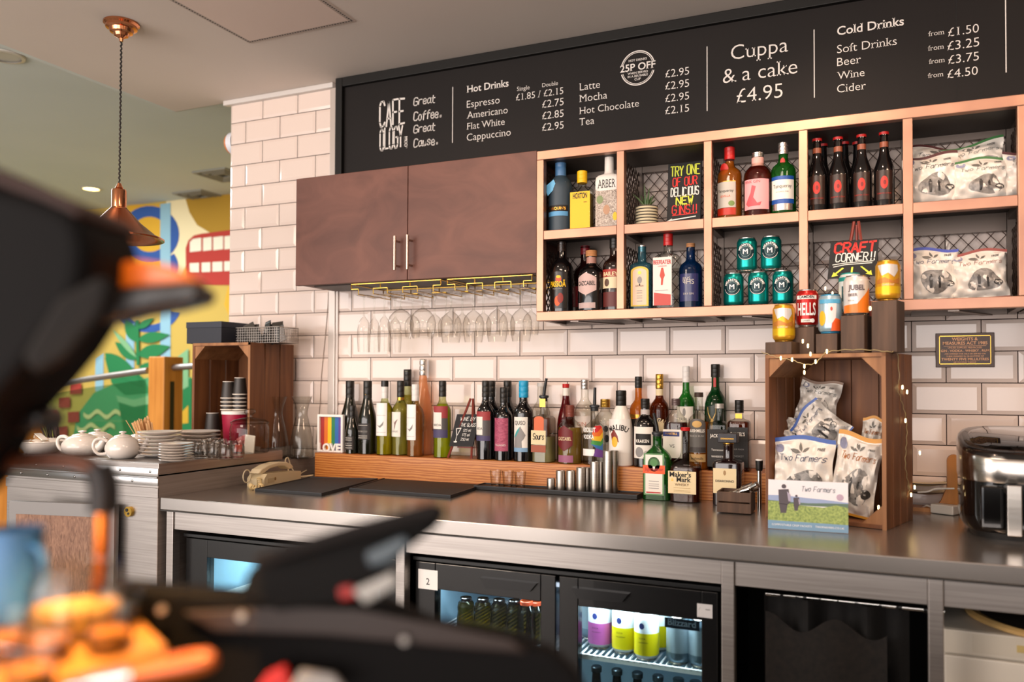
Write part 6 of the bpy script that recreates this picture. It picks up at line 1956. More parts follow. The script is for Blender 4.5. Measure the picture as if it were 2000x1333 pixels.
MB().box(.15, .17, -.003, 0, zt + .02, zt + .037, 0, .001).build('button', mat('d0b878', .5), t)
MB().box(.06, .42, -.0015, 0, zt + .008, zt + .052, 0, .0006).build('panel_recess', mat('dcd3c2', .4), t)
MB().box(.235, .27, -.004, 0, zt + .012, zt + .045, 0, .001).build('display', mat('4a4a4c', .3), t)
q = Vector((1.66, -.62, a.z + .001))
t = thing('round_board', 'round pale wooden board lying on the dishwasher', 'board', q)
MB().lathe([(.05, 0), (.235, 0), (.25, .006), (.25, .014), (.243, .02), (.225, .014), (.001, .012)], 48).build('rim', tex_mat('pale_beech', 'c49a5c', 'd9b77a', (6, 6, 6), rough=.5, noise=2), t)
MB().lathe([(.001, .0125), (.222, .0145), (.001, .0146)], 40).build('tray_surface', mat('2d2620', .6), t)

# ------------------------------------------------------------------ rainbow frame, telephone, chalk price sign
YL = -.115
a, b = at(622, 884, YL), at(672, 884, YL)
w = b.x - a.x
h = at(647, 810, YL).z - PZ
t = thing('rainbow_frame', 'small white frame with rainbow stripes at the left end of the oak step', 'picture frame', (a.x, YL, PZ))
m = MB()
bd = .011
m.box(0, bd, -.012, .006, 0, h, 0, .003).box(w - bd, w, -.012, .006, 0, h, 0, .003).box(bd * .8, w - bd * .8, -.012, .006, h - bd, h, 0, .003).box(bd * .8, w - bd * .8, -.012, .006, 0, bd * .7, 0, .003)
m.build('frame', WHT, t)
for k, c in enumerate(('a3201c', 'dd6f1c', 'efc414', '2a7d4c', '2766b0', '5a3a94')):
    x0 = bd + (w - 2 * bd) * k / 6
    MB().box(x0, x0 + (w - 2 * bd) / 6, .0, .004, bd * .7, h - bd).build('stripe', mat(c, .5), t)
m = []
text('LOVE', lambda u, v: (u, -.0145, v), WHT, t, width=w * .86, x=w / 2, y=.004, offset=.035, ys=1.0)
vs, fs, ww = text_mesh('LOVE', .035)
s = w * .86 / ww
mm = MB()
for f in fs:
    pass
ed = {}
for f in fs:
    for i in range(len(f)):
        k = tuple(sorted((f[i], f[(i + 1) % len(f)])))
        ed[k] = ed.get(k, 0) + 1
for (i, j), n in ed.items():
    if n == 1:
        (x0, z0), (x1, z1) = vs[i], vs[j]
        P = lambda x, z, y: (w / 2 + (x - ww / 2) * s, y, .004 + z * s)
        mm.add([P(x0, z0, -.0145), P(x1, z1, -.0145), P(x1, z1, -.004), P(x0, z0, -.004)], [(0, 1, 2, 3)])
mm.build('letter_sides', WHT, t, fix=False)

t, fn, w, h = easel('small chalkboard listing wine by the glass on a red easel, on the oak step', 877, 923, 810, 872, -.142, (874, 894), (920, 897), (922, 779, 11), -1, PZ)
chalk(t, fn, w, h, 'WINE BY', .52, .80, .62, .11, CHALK, th=.11, rnd=11)
chalk(t, fn, w, h, 'THE GLASS', .6, .62, .62, .10, CHALK, th=.11, rnd=12)
for k, s in enumerate(('125 ml', '175 ml', '250 ml')):
    chalk(t, fn, w, h, s, .6, .46 - .14 * k, .34, .08, CHALK, th=.12, rnd=13 + k)
chalkpoly(t, fn, CHALK, [[(.12, .56), (.34, .58), (.34, .555), (.12, .54)], [(.12, .56), (.2, .34), (.22, .36), (.15, .56)], [(.34, .56), (.25, .34), (.23, .36), (.31, .56)], [(.215, .36), (.235, .36), (.235, .16), (.215, .16)], [(.15, .16), (.3, .16), (.28, .12), (.17, .12)]])

# desk telephone
a, b = atz(516, 952, CZ), atz(581, 938, CZ)
ax = Vector((b.x - a.x, b.y - a.y))
ang = math.atan2(ax.y, ax.x)
t = thing('telephone', 'cream desk telephone with its handset and coiled cord on the steel top', 'telephone', (a.x, a.y, CZ), ang)
Lp = .27
MB().prism([(0, 0), (Lp, 0), (Lp, .034), (.02, .048), (0, .03)], lambda u, v, q: (u, q, v), 0, .075).build('base', mat('d8c6a0', .4), t)
MB().box(.02, .07, -.001, .0, .012, .03).build('socket', mat('c4b08a', .4), t)
MB().tube([(.075, -.0015, .024), (.075, .001, .024)], .006, 12).build('emblem', mat('8a6a3c', .5), t)
hs = [(-.01, .04, .052), (.01, .04, .066), (.06, .04, .078), (.13, .04, .083), (.19, .04, .078), (.23, .04, .064), (.245, .04, .05)]
m = MB()
m.prism([(x, z) for x, y, z in hs] + [(.215, .046), (.18, .062), (.13, .067), (.07, .063), (.03, .05), (.01, .046)], lambda u, v, q: (u, q, v), .018, .062)
hset = m.build('handset', mat('dccaa6', .4), t)
bv = hset.modifiers.new('soft', 'BEVEL')
bv.width = .004
bv.segments = 2
coil = []
pth = smooth([Vector((-.005, .02, .03)), Vector((-.03, .0, .012)), Vector((-.05, -.02, .01)), Vector((-.075, -.03, .0095)), Vector((-.09, -.01, .0095)), Vector((-.07, .01, .0095)), Vector((-.045, .03, .01))], 10)
for i in range(len(pth) - 1):
    d = (pth[i + 1] - pth[i]).normalized()
    n = d.cross(Vector((0, 0, 1))).normalized()
    u_ = n.cross(d)
    for k in range(8):
        f = k / 8
        an = 2 * pi * (i * .32 + f * .32)
        coil.append(pth[i].lerp(pth[i + 1], f) + n * (.0075 * cos(an)) + u_ * (.0075 * sin(an)))
MB().tube(coil, .0021, 6).build('coiled_cord', mat('d8bd86', .45), t)
ln = smooth([Vector((.27, .05, .02)), Vector((.265, .07, .07)), Vector((.285, .07, .085)), Vector((.30, .06, .04)), Vector((.31, .03, .006)), Vector((.37, .0, .006)), Vector((.33, .05, .004)), Vector((.42, .06, .02))], 8)
MB().tube(ln, .0024, 8).build('line_cord', mat('dccaa6', .45), t)
lp = [Vector((-.005, .06, .03)) + Vector((-.02 + .024 * cos(q), .0, .012 + .024 * sin(q))) for q in [2 * pi * k / 20 for k in range(20)]]
MB().tube(lp, .0024, 8, closed=True).build('cord_loop', mat('dccaa6', .45), t)

# ------------------------------------------------------------------ steel station at the left end
LX0, LX1 = -1.86, -1.071
t = thing('steel_station', 'stainless steel station with a riveted lid and open panel door, left of the worktop', 'station', (LX0, -.91, 0))
w = LX1 - LX0
MB().box(0, w - .006, .004, .875, 0, .988, 0, .002).build('body', STEEL, t)
MB().box(w - .004, w + .0, .0, .875, 0, .99, 0, .001).build('side_panel', tex_mat('side_steel', '8d8078', '9c8f86', (1, 1, 60), rough=.5, metal=.3, noise=3), t)
m = MB().box(0, w + .001, 0, .653, .995, 1.035, 0, .002).box(0, w - .12, .653, .868, .995, 1.035, 0, .002)
m.build('lid', STEEL, t)
m = MB().box(-.005, w + .002, -.004, 0, .988, 1.018, 0, .001).box(-.005, w + .002, -.004, 0, .958, .985, 0, .001)
m.tube([(-.005, -.005, .9865), (w + .002, -.005, .9865)], .004, 8)
m.build('hinge_strip', mat('b4b2b0', .25, 1.0), t)
for k in range(6):
    for z, o in ((1.006, .03), (.97, .09)):
        x = o + k * .145
        if x < w:
            q = MB().rings([(0, .005, .005, 2), (.002, .0045, .0045, 2), (.0035, .002, .002, 2)], 10).build('rivet', mat('8a8886', .25, 1), t)
            q.location = (x, -.004, z)
            q.rotation_euler = (radians(90), 0, 0)
MB().box(0, w, -.002, .004, .915, .95, 0, .001).build('front_rail', STEEL, t)
lk = at(252, 1000, -.912) - Vector((LX0, -.91, 0))
MB().tube([(lk.x, .004, lk.z), (lk.x, -.008, lk.z)], .018, 20).build('lock', BRASS, t)
MB().tube([(lk.x - .004, -.008, lk.z + .006), (lk.x - .004, -.0095, lk.z + .006)], .006, 10).tube([(lk.x + .003, -.008, lk.z - .006), (lk.x + .003, -.0095, lk.z - .006)], .004, 10).build('keyhole', BLACK, t)
# door standing ajar: hinge at the right, free edge swings forward
dh = at(228, 990, -.93)
dl = at(24, 950, -1.02)
hxx = dh.x - LX0
dt = Vector((dl.x - dh.x, dl.y - dh.y)).normalized()
dw = (Vector((dl.x, dl.y)) - Vector((dh.x, dh.y))).length
zt = .885
door = MB().prism([(0, .2), (dw, .2), (dw, zt), (0, zt)], lambda u, v, q: (u, q, v), -.012, .012).build('door', mat('7d7a78', .5, .5), t)
door.location = (hxx, -.02, 0)
door.rotation_euler = (0, 0, math.atan2(dt.y, dt.x))
pn = MB().prism([(.035, .235), (dw - .03, .235), (dw - .03, zt - .045), (.035, zt - .045)], lambda u, v, q: (u, q, v), .0121, .0135).build('inner_panel', tex_mat('swirled_bronze_panel', '5f4335', '8d6a55', (30, 30, 7), rough=.4, metal=.5, noise=3, detail=4, distort=2), door)

LZ = 1.0352
# teapots
POT = mat('ddd3ca', .16, coat=.4)
def teapot(name, label, x, y, z, r, hh, rz, group):
    t = thing(name, label, 'teapot', (x, y, z), rz, group)
    pr = [(.62, 0), (.72, .03), (.95, .22), (1.0, .40), (.97, .55), (.86, .72), (.66, .86), (.5, .92)]
    MB().lathe([(q * r, v * hh) for q, v in pr], 36).build('pot_body', POT, t)
    lid = MB().lathe([(.52 * r, .915 * hh), (.48 * r, .955 * hh), (.28 * r, 1.0 * hh), (.1 * r, 1.03 * hh), (.09 * r, 1.05 * hh), (.2 * r, 1.08 * hh), (.22 * r, 1.12 * hh), (.12 * r, 1.15 * hh)], 30).build('pot_lid', POT, t)
    hd = [(-.86 * r, 0, .74 * hh), (-1.15 * r, 0, .84 * hh), (-1.5 * r, 0, .78 * hh), (-1.6 * r, 0, .5 * hh), (-1.35 * r, 0, .22 * hh), (-.92 * r, 0, .2 * hh)]
    MB().tube(smooth([Vector(q) for q in hd], 5), r * .095, 10).build('handle', POT, t)
    sp = [(.8 * r, 0, .3 * hh), (1.15 * r, 0, .45 * hh), (1.35 * r, 0, .7 * hh), (1.5 * r, 0, .88 * hh)]
    MB().tube(smooth([Vector(q) for q in sp], 5), [r * (.26 - .010 * k) for k in range(16)], 12).build('spout', POT, t)
GT = 'white teapots on the steel station'
def tp(label, px, pyb, pyt, wpx, Y, rz):
    q = at(px, pyb, Y)
    k = ppm(px, pyb, Y)
    teapot('teapot', label, q.x, Y, LZ, wpx / 2 / k, (pyb - pyt) / k / 1.15 * 1.06, rz, GT)
tp('white teapot at the left front of the station, handle to the left', 160, 895, 849, 74, -.80, radians(8))
tp('white teapot right of centre on the station, handle turned forward', 239, 900, 850, 64, -.82, radians(48))
tp('white teapot behind the left one, only its lid and shoulder showing', 190, 885, 845, 66, -.62, radians(-30))
tp('white teapot in the back row in front of the wooden stirrers', 273, 880, 841, 66, -.60, radians(20))
tp('white teapot in the back row behind the large plates', 333, 870, 837, 62, -.5, radians(-10))
# plates
def plates(label, px, wpx, pyb, Y, n, pitch, grp, kind):
    q = at(px, pyb, Y)
    r = wpx / 2 / ppm(px, pyb, Y)
    t0 = None
    for k in range(n):
        lab = label % (('lowest', 'second lowest', 'third lowest', 'fourth lowest', 'fifth lowest', 'sixth lowest')[k] if k < n - 1 else 'top')
        jx, jy = random.uniform(-.0018, .0018), random.uniform(-.0018, .0018)
        loc = (q.x + jx, Y + jy, LZ + k * pitch)
        if t0 is None:
            t0 = thing(kind, lab, 'plate', loc, group=grp)
            MB().lathe([(r * .5, 0), (r * .56, .0015), (r * .96, pitch * .82), (r, pitch * .98), (r * .985, pitch * 1.06), (r * .9, pitch * .95), (r * .5, .004), (.001, .0035)], 40).build('plate_body', POT, t0)
            MB().lathe([(r * .42, -.0012 + .0012), (r * .5, .0001), (r * .5, .0016)], 30, cap0=False, cap1=False).build('foot_ring', POT, t0)
        else:
            dup(t0, loc, label=lab)
plates('large white plate, %s of the tall stack behind the glass jars', 383, 92, 880, -.52, 6, .0145, 'large white plates stacked at the back', 'dinner_plate')
plates('white plate, %s of the stack beside the teapot', 312, 84, 902, -.72, 7, .0138, 'white plates stacked beside the teapot', 'side_plate')
plates('white saucer, %s of the front stack', 344, 66, 903, -.83, 7, .0095, 'white saucers stacked at the front', 'saucer')
# little glasses
JG = [(.02, 0), (.024, .003), (.0275, .02), (.027, .045), (.0225, .056), (.022, .06), (.0245, .068), (.024, .068), (.0205, .06), (.022, .054), (.0245, .044), (.025, .02), (.021, .006), (.001, .005)]
f = None
for k, (px, Y) in enumerate(((392, -.70), (418, -.70), (441, -.70), (463, -.66), (405, -.62), (430, -.62))):
    q = at(px, 890, Y)
    lab = 'small clear glass pot beside the plates, %s' % ('first from the left in front', 'second from the left in front', 'third from the left in front', 'fourth from the left in front', 'left one behind', 'right one behind')[k]
    if f is None:
        f = thing('glass_pot', lab, 'glass', (q.x, Y, LZ), group='small glass pots on the station')
        MB().lathe(JG, 24, cap1=False).build('glass_body', G_WINE, f)
        MB().lathe([(.012, .0055), (.0215, .006), (.0215, .009), (.001, .0085)], 20).build('thick_base', glass('thick_base_glass', 'e9e3dc', '8f8780'), f)
    else:
        dup(f, (q.x, Y, LZ), label=lab)
# storage jar with lid
q = at(487, 889, -.42)
r = 37 / ppm(487, 870, -.42)
hj = at(487, 828, -.42).z - LZ
t = thing('storage_jar', 'lidded glass jar holding paper packets, in front of the crate', 'jar', (q.x, -.42, LZ))
MB().lathe([(r * .95, 0), (r, .006), (r, hj * .85), (r * .93, hj)], 36, cap1=False).build('jar_body', G_CLEAR, t)
MB().lathe([(r * .97, hj), (r * 1.0, hj + .006), (r * .8, hj + .016), (r * .3, hj + .024), (r * .12, hj + .026), (r * .13, hj + .034), (r * .3, hj + .044), (r * .28, hj + .056), (r * .12, hj + .06)], 32).build('jar_lid', G_BOTTLE, t)
for k, (x, y, z, sx, sz, c, ry_, nm) in enumerate(((.01, -.01, .03, .05, .07, 'd9cfc2', .1, 'cream packet standing inside the glass jar'), (-.03, .0, .035, .04, .05, 'a84c4c', -.5, 'pink packet leaning inside the glass jar'), (.0, .01, .012, .07, .02, '6e5a4c', .2, 'brown packet lying at the bottom of the glass jar'), (-.03, -.03, .014, .03, .024, 'd4422c', .1, 'red packet at the bottom of the glass jar'))):
    o = thing('sugar_packet', nm, 'packet', (q.x + x, -.42 + y, LZ + z + .004), rot=(0, ry_, .4 * k), group='packets in the glass jar')
    MB().box(-sx / 2, sx / 2, -.003, .003, -sz / 2 + .003, sz / 2 - .003, 0, .0015).build('sachet', mat(c, .6), o)
    MB().box(-sx / 2, sx / 2, -.001, .001, sz / 2 - .003, sz / 2 + .002).box(-sx / 2, sx / 2, -.001, .001, -sz / 2 - .002, -sz / 2 + .003).build('crimped_end', mat(c, .6), o)
# carafes on the rear of the station top
CAR = [(.92, 0), (1.0, .015), (1.0, .1), (.95, .25), (.78, .45), (.56, .62), (.47, .7), (.47, .76), (.58, .86), (.80, .98), (.84, 1.0), (.81, .995), (.55, .86), (.44, .76), (.44, .7), (.53, .62), (.75, .45), (.92, .25), (.965, .1), (.95, .03), (.01, .025)]
for k, (px, Y) in enumerate(((540, -.15), (589, -.13))):
    q = at(px, 890, Y)
    r = 23.5 / ppm(px, 870, Y)
    hh = at(px, 775, Y).z - .9905
    o = thing('carafe', ('clear glass carafe next to the crate, left of the pair', 'clear glass carafe beside the rainbow frame, right of the pair')[k], 'carafe', (q.x, Y, .9905), group='glass carafes')
    MB().lathe([(u * r, v * hh) for u, v in CAR], 36, cap1=False).build('glass_body', G_CLEAR, o)
    MB().lathe([(r * .5, .001), (r * .94, .004), (r * .94, hh * .02), (r * .3, hh * .024)], 30).build('thick_base', glass('thick_base_glass', 'e9e3dc', '8f8780'), o)
# wooden stirrers, straws, sugar bowl
def stick_pot(name, label, px, pyb, pyt, wpx, Y, pm, sticks, smat, cat, sname, slab, sgrp, spread, length, sr):
    q = at(px, pyb, Y)
    r = wpx / 2 / ppm(px, pyb, Y)
    h = .055
    t = thing(name, label, cat, (q.x, Y, LZ))
    MB().lathe([(r * .8, 0), (r * .86, .004), (r, h), (r * .96, h), (r * .82, .006), (.001, .005)], 28).build('pot_body', pm, t)
    MB().lathe([(r * .99, h - .006), (r * 1.03, h - .003), (r * .99, h)], 28, cap0=False, cap1=False).build('rim', pm, t)
    rng = random.Random(px)
    f = None
    for k in range(sticks):
        a = 2 * pi * k * .381966
        rr = sqrt((k + .5) / sticks)
        dx, dy = cos(a) * rr, sin(a) * rr
        base = Vector((q.x + dx * r * .55, Y + dy * r * .55, LZ + .008))
        tilt = Vector((dx * spread, dy * spread, 1)).normalized()
        qt = tilt.to_track_quat('Z', 'Y').to_euler()
        sc = length * rng.uniform(.92, 1.06)
        o = MB().box(-sr, sr, -.0009, .0009, 0, sc, 0, 0).build(sname, smat, loc=base)
        o.rotation_euler = (qt.x, qt.y, rng.uniform(-.6, .6))
        tag(o, slab, cat2, sgrp)
    return t
cat2 = 'stirrer'
stick_pot('stirrer_pot', 'white pot packed with wooden stirrers behind the teapots', 291, 880, 850, 44, -.55, POT, 30, mat('d9a873', .7), 'pot', 'wooden_stirrer', 'thin wooden stirrer fanned out in the white pot behind the teapots', 'wooden stirrers in the pot', .62, .13, .0032)
cat2 = 'teaspoon'
stick_pot('spoon_pot', 'pot of dark metal spoon handles at the left end of the station', 108, 893, 845, 40, -.70, POT, 18, mat('5c4a48', .35, .6), 'pot', 'teaspoon', 'thin dark spoon handle standing in the left pot', 'spoon handles in the left pot', .50, .115, .0034)
q = at(80, 899, -.815)
t = thing('sugar_bowl', 'shallow white bowl of sugar sachets at the left end of the station', 'bowl', (q.x, -.815, LZ))
MB().lathe([(.05, 0), (.055, .003), (.085, .04), (.088, .05), (.084, .05), (.05, .008), (.001, .007)], 36).build('bowl_body', POT, t)
MB().lathe([(.0845, .044), (.0895, .0475), (.0885, .051)], 36, cap0=False, cap1=False).build('rim', POT, t)
for k in range(9):
    a = k * 2.4
    o = thing('sugar_sachet', 'white or tan sugar sachet heaped in the shallow bowl at the left', 'sachet', (q.x + .045 * cos(a) * (k / 9), -.815 + .045 * sin(a) * (k / 9), LZ + .012 + .006 * (9 - k)), rot=(.4 * sin(k), .5 * cos(k), k), group='sugar sachets in the bowl')
    MB().box(-.025, .025, -.014, .014, -.002, .002, 0, .001).build('sachet', mat(('e9e2d8', 'c49a6a')[k % 3 == 1], .6), o)
    MB().box(-.028, -.025, -.014, .014, -.0005, .0005).box(.025, .028, -.014, .014, -.0005, .0005).build('crimped_end', mat('d8d0c4', .6), o)

# ------------------------------------------------------------------ crate with cups, box and basket on the station
K0, K1 = -1.50, -1.183
KT = 1.485
crate('wooden_crate', 'smaller stained crate standing on end on the steel station, with paper cups inside', K0, K1, -.33, -.05, LZ + .0005, KT, 3, 3)
CUPK = mat('2b2623', .45)
CUPR = mat('e9dfd2', .5)
def cup_stack(n, px, Y, z0, rpx, lab, grp, top_full=True):
    q = at(px, 830, Y)
    r = rpx / ppm(px, 800, Y)
    t0 = None
    ph = r * 2.5
    for k in range(n):
        pitch = .0165
        loc = (q.x, Y, z0 + k * pitch)
        l = 'black paper cup upside down, %s of %s' % ('topmost' if k == n - 1 else (ORD[k] + ' from the bottom'), lab)
        if t0 is None:
            t0 = thing('paper_cup', l, 'cup', loc, group=grp)
            MB().lathe([(r, .004), (r * .78, ph), (r * .74, ph - .002), (r * .96, .004)], 28, cap0=False, cap1=False).lathe([(.001, ph - .006), (r * .77, ph - .006), (r * .77, ph - .007), (.001, ph - .007)], 24).build('cup_wall', CUPK, t0)
            MB().tube([(r * 1.01 * cos(a), r * 1.01 * sin(a), .003) for a in [2 * pi * i / 28 for i in range(28)]], .0021, 6, closed=True).build('rolled_rim', CUPR, t0)
            MB().lathe([(r * .785, ph - .003), (r * .79, ph), (r * .75, ph)], 28, cap0=False, cap1=False).build('base_rim', CUPR, t0)
        else:
            dup(t0, loc, label=l)
CB = LZ + .016
TUBT = at(458, 803, -.27).z + .0025
cup_stack(5, 468, -.255, TUBT, 13.5, 'the tallest stack, on the right', 'paper cups in the crate')
cup_stack(4, 445, -.275, TUBT, 13.5, 'the middle stack', 'paper cups in the crate')
cup_stack(4, 415, -.27, CB, 15, 'the lowest stack, on the left', 'paper cups in the crate')
q = at(462, 840, -.26)
t = thing('ice_cream_tub', 'dark red paper tub under the cup stacks', 'tub', (at(458, 840, -.27).x, -.27, CB))
rt_ = 24 / ppm(458, 830, -.27)
ht = at(458, 804, -.27).z - CB
MB().lathe([(rt_ * .82, 0), (rt_ * .84, .003), (rt_, ht - .006), (rt_ * .95, ht - .006)], 32).build('tub_wall', mat('a3123a', .4), t)
MB().lathe([(rt_ * 1.03, ht - .012), (rt_ * 1.05, ht), (rt_ * 1.0, ht + .002)], 32).build('lid', WHT, t)
# box and basket on top
a, b = at(363, 668, -.31), at(432, 668, -.31)
t = thing('storage_box', 'dark navy lidded box on top of the smaller crate', 'box', (a.x, -.31, KT + .0005))
wb, hb = b.x - a.x, at(400, 629, -.31).z - KT
MB().box(.002, wb - .002, .002, .198, 0, hb - .022, 0, .001).build('box_body', mat('20242f', .55), t)
MB().box(0, wb, 0, .2, hb - .026, hb, 0, .0015).build('lid', mat('262b38', .5), t)
a, b = at(461, 668, -.26), at(545, 667, -.26)
xx0 = a.x
t = thing('wire_basket', 'shallow wire basket of black sachets on top of the smaller crate', 'basket', (a.x, -.26, KT + .0005))
wk = b.x - a.x
dk, hk = .125, at(500, 640, -.26).z - KT
m = MB()
n = 19
for k in range(n + 1):
    x = wk * k / n
    m.box(x - .0007, x + .0007, -.0007, .0007, 0, hk).box(x - .0007, x + .0007, dk - .0007, dk + .0007, 0, hk)
for k in range(17):
    y = dk * k / 16
    m.box(-.0007, .0007, y - .0007, y + .0007, 0, hk).box(wk - .0007, wk + .0007, y - .0007, y + .0007, 0, hk)
for k in range(7):
    z = hk * k / 6
    m.box(0, wk, -.0008, .0008, z - .0006 + .0006, z + .0012).box(0, wk, dk - .0008, dk + .0008, z, z + .0012).box(-.0008, .0008, 0, dk, z, z + .0012).box(wk - .0008, wk + .0008, 0, dk, z, z + .0012)
m.build('wire_grid', mat('a39a92', .3, .9), t)
m = MB().tube([(0, 0, hk), (wk, 0, hk), (wk, dk, hk), (0, dk, hk)], .002, 6, closed=True)
m.build('rim', mat('a39a92', .3, .9), t)
MB().box(.001, wk - .001, .001, dk - .001, .0005, .002).build('base_sheet', mat('6a625c', .5, .6), t)
for k in range(10):
    x = xx0 + .02 + (wk - .05) * k / 9
    o = thing('black_sachet', 'black foil sachet standing in the wire basket, %s from the left' % ORD[k], 'sachet', (x, -.2 + .01 * sin(k * 2), KT + .006), rot=(radians(-12 + 7 * sin(k * 3)), radians(-22 + 16 * sin(k * 1.7)), radians(25 * sin(k))), group='black sachets in the wire basket')
    MB().box(-.024, .024, -.004, .004, 0, .062 + .012 * (k % 3), 0, .002).build('foil', mat('17150f', .3, coat=.3), o)
    MB().box(-.024, .024, -.0012, .0012, .062 + .012 * (k % 3), .07 + .012 * (k % 3)).build('crimped_end', mat('1f1c18', .35), o)
# ------------------------------------------------------------------ near bar counter with the coffee machine, out of focus
F0 = Vector((-sin(YAW), cos(YAW), 0))


def solid(poly, D, thick, name, m, parent, bevel=.006):
    """prism whose far outline is given at distance D, built towards the photographer"""
    pts = [atd(px, py, D) for px, py in poly]
    base = parent.location
    n = len(pts)
    vs = [p - base for p in pts] + [p - F0 * thick - base for p in pts]
    fs = [list(range(n)), [n + k for k in range(n)][::-1]] + [(k, n + k, n + (k + 1) % n, (k + 1) % n) for k in range(n)]
    o = MB().add(vs, fs).build(name, m, parent)
    if bevel:
        b = o.modifiers.new('soft', 'BEVEL')
        b.width = bevel
        b.segments = 3
        b.limit_method = 'ANGLE'
    return o


def frame_xf(D, right, z):
    """a point on the floor-parallel frame at distance D along the view"""
    p = CP + F0 * D + R0 * right
    return Vector((p.x, p.y, z))


cb = frame_xf(.62, 0, 0)
t = thing('bar_counter', 'dark near bar counter carrying the coffee machine, below the picture', 'counter', (cb.x, cb.y, 0), YAW)
MB().box(-1.1, 1.0, -.36, .30, .90, .93, 0, .004).build('counter_top', mat('1f1a17', .4), t)
MB().box(-1.05, .95, -.3, .26, 0, .90).build('counter_front', mat('15120f', .6), t)

CM = tex_mat('black_enamel', '070505', '0c0908', (1, 1, 1), rough=.7, noise=3, spec=.15)
base = frame_xf(.72, -.42, .93)
t = thing('espresso_machine', 'big black coffee machine blurred in the left foreground', 'coffee machine', base)
body = [(-110, 372), (0, 360), (70, 380), (140, 415), (200, 432), (245, 450), (272, 474), (280, 520), (277, 560), (268, 600), (240, 636), (205, 690), (160, 745), (112, 795), (76, 845), (52, 892), (32, 930), (6, 965), (-110, 1000)]
solid(body, .74, .10, 'side_panel', CM, t, .012)
solid([(-110, 350), (0, 340), (80, 362), (150, 398), (210, 418), (255, 440), (276, 462), (262, 470), (200, 440), (70, 392), (-110, 384)], .745, .10, 'top_reflection', mat('35201a', .6, 0, .3), t, .006)  # brown-red reflection on the black top put into this strip's colour
solid([(130, 585), (210, 540), (235, 560), (215, 620), (150, 700), (90, 735), (60, 700)], .63, .015, 'side_grip', mat('1a1715', .75, 0, .2), t, .006)
solid([(232, 575), (290, 568), (405, 560), (427, 572), (424, 596), (370, 610), (300, 622), (238, 640)], .73, .04, 'lever_arm', mat('16100d', .3), t, .006)
AMBGLOW = mat('c9650c', .3, coat=.3)
solid([(262, 520), (300, 518), (350, 526), (396, 546), (412, 560), (330, 568), (262, 574)], .73, .03, 'lever_glow', AMBGLOW, t, .006)  # warm lamplight on the dark lever's top, painted as an orange piece
solid([(46, 806), (88, 792), (126, 800), (134, 822), (120, 842), (60, 840)], .74, .04, 'spout_block', mat('140f0d', .3), t, .008)
# lower housing that carries cups and tray
TRZ = 1.118
tp_ = [(-.65, .73), (-.33, .73), (-.266, .642), (-.327, .528), (-.40, .45), (-.65, .45)]
tv = [frame_xf(d, r, 0) - Vector((base.x, base.y, 0)) for r, d in tp_]
MB().prism([(v.x, v.y) for v in tv], lambda u, v, q: (u, v, q), TRZ - .93 - .02, TRZ - .93).build('cup_tray', tex_mat('copper_tray', 'b8702f', 'd69a52', (1, 1, 1), rough=.35, metal=.1, noise=6, coat=.3), t)
MB().prism([(v.x * .96, v.y * .98) for v in tv], lambda u, v, q: (u, v, q), 0.0, TRZ - .93 - .02).build('lower_housing', CM, t)
# steam wand
P = lambda px, py, D: atd(px, py, D) - base
MB().tube(smooth([P(-20, 905, .72), P(60, 898, .72), P(140, 900, .72), P(182, 918, .72), P(200, 950, .72), P(200, 985, .72)], 5), .0085, 12).build('wand_arm', mat('5a3524', .3, .5), t)
MB().tube(smooth([P(190, 912, .715), P(203, 950, .715), P(202, 1000, .715)], 5), .0125, 12).build('rubber_grip', mat('130c0a', .5), t)
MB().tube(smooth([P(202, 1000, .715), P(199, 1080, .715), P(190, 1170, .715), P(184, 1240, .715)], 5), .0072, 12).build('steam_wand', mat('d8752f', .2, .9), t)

base2 = frame_xf(.60, -.1, .93)
t = thing('coffee_grinder', 'dark machine housing with round screws blurred along the bottom of the picture', 'machine', base2)
solid([(236, 1128), (300, 1130), (420, 1140), (560, 1150), (760, 1160), (850, 1200), (990, 1228), (1080, 1256), (1125, 1296), (1150, 1350), (1155, 1420), (236, 1420)], .74, .03, 'housing', CM, t, .008)
solid([(360, 1195), (560, 1185), (700, 1190), (870, 1222), (1000, 1250), (1030, 1275), (870, 1262), (640, 1240), (420, 1232)], .705, .004, 'front_rail', mat('2e1f18', .45), t, .002)
for px, py in ((473, 1203), (790, 1250), (318, 1190)):
    q = atd(px, py, .698) - base2
    MB().tube([q, q - F0 * .004], .0034, 14).build('screw', mat('a39b94', .3, .6), t)
solid([(500, 1345), (525, 1312), (560, 1294), (578, 1345)], .69, .01, 'red_mark', mat('b0221f', .4), t, .002)
solid([(566, 1345), (590, 1304), (655, 1314), (680, 1345)], .69, .01, 'white_mark', mat('a9a4a0', .5), t, .002)

base3 = frame_xf(.66, -.08, .93)
t = thing('till_screen', 'tilted black till screen seen edge-on, blurred in the foreground', 'till', base3)
solid([(488, 1150), (505, 1100), (545, 1072), (700, 1025), (845, 984), (872, 992), (866, 1015), (800, 1064), (752, 1115), (700, 1165), (560, 1178)], .70, .03, 'screen_body', mat('0b0908', .75, 0, .2), t, .006)
solid([(500, 1082), (700, 1020), (848, 980), (874, 992), (862, 1008), (700, 1050), (510, 1108)], .665, .012, 'bezel', mat('15100e', .7, 0, .2), t, .004)
solid([(715, 1078), (790, 1045), (806, 1062), (758, 1100), (722, 1106)], .664, .006, 'hinge_plate', mat('4a555c', .4), t, .003)
solid([(690, 1150), (770, 1115), (782, 1138), (716, 1178)], .655, .008, 'receipt_slot', mat('a8a49e', .5), t, .003)
solid([(662, 1146), (692, 1140), (700, 1164), (668, 1170)], .655, .008, 'red_tab', mat('a3241f', .4), t, .003)
sp_ = atd(600, 1150, .775) - base3
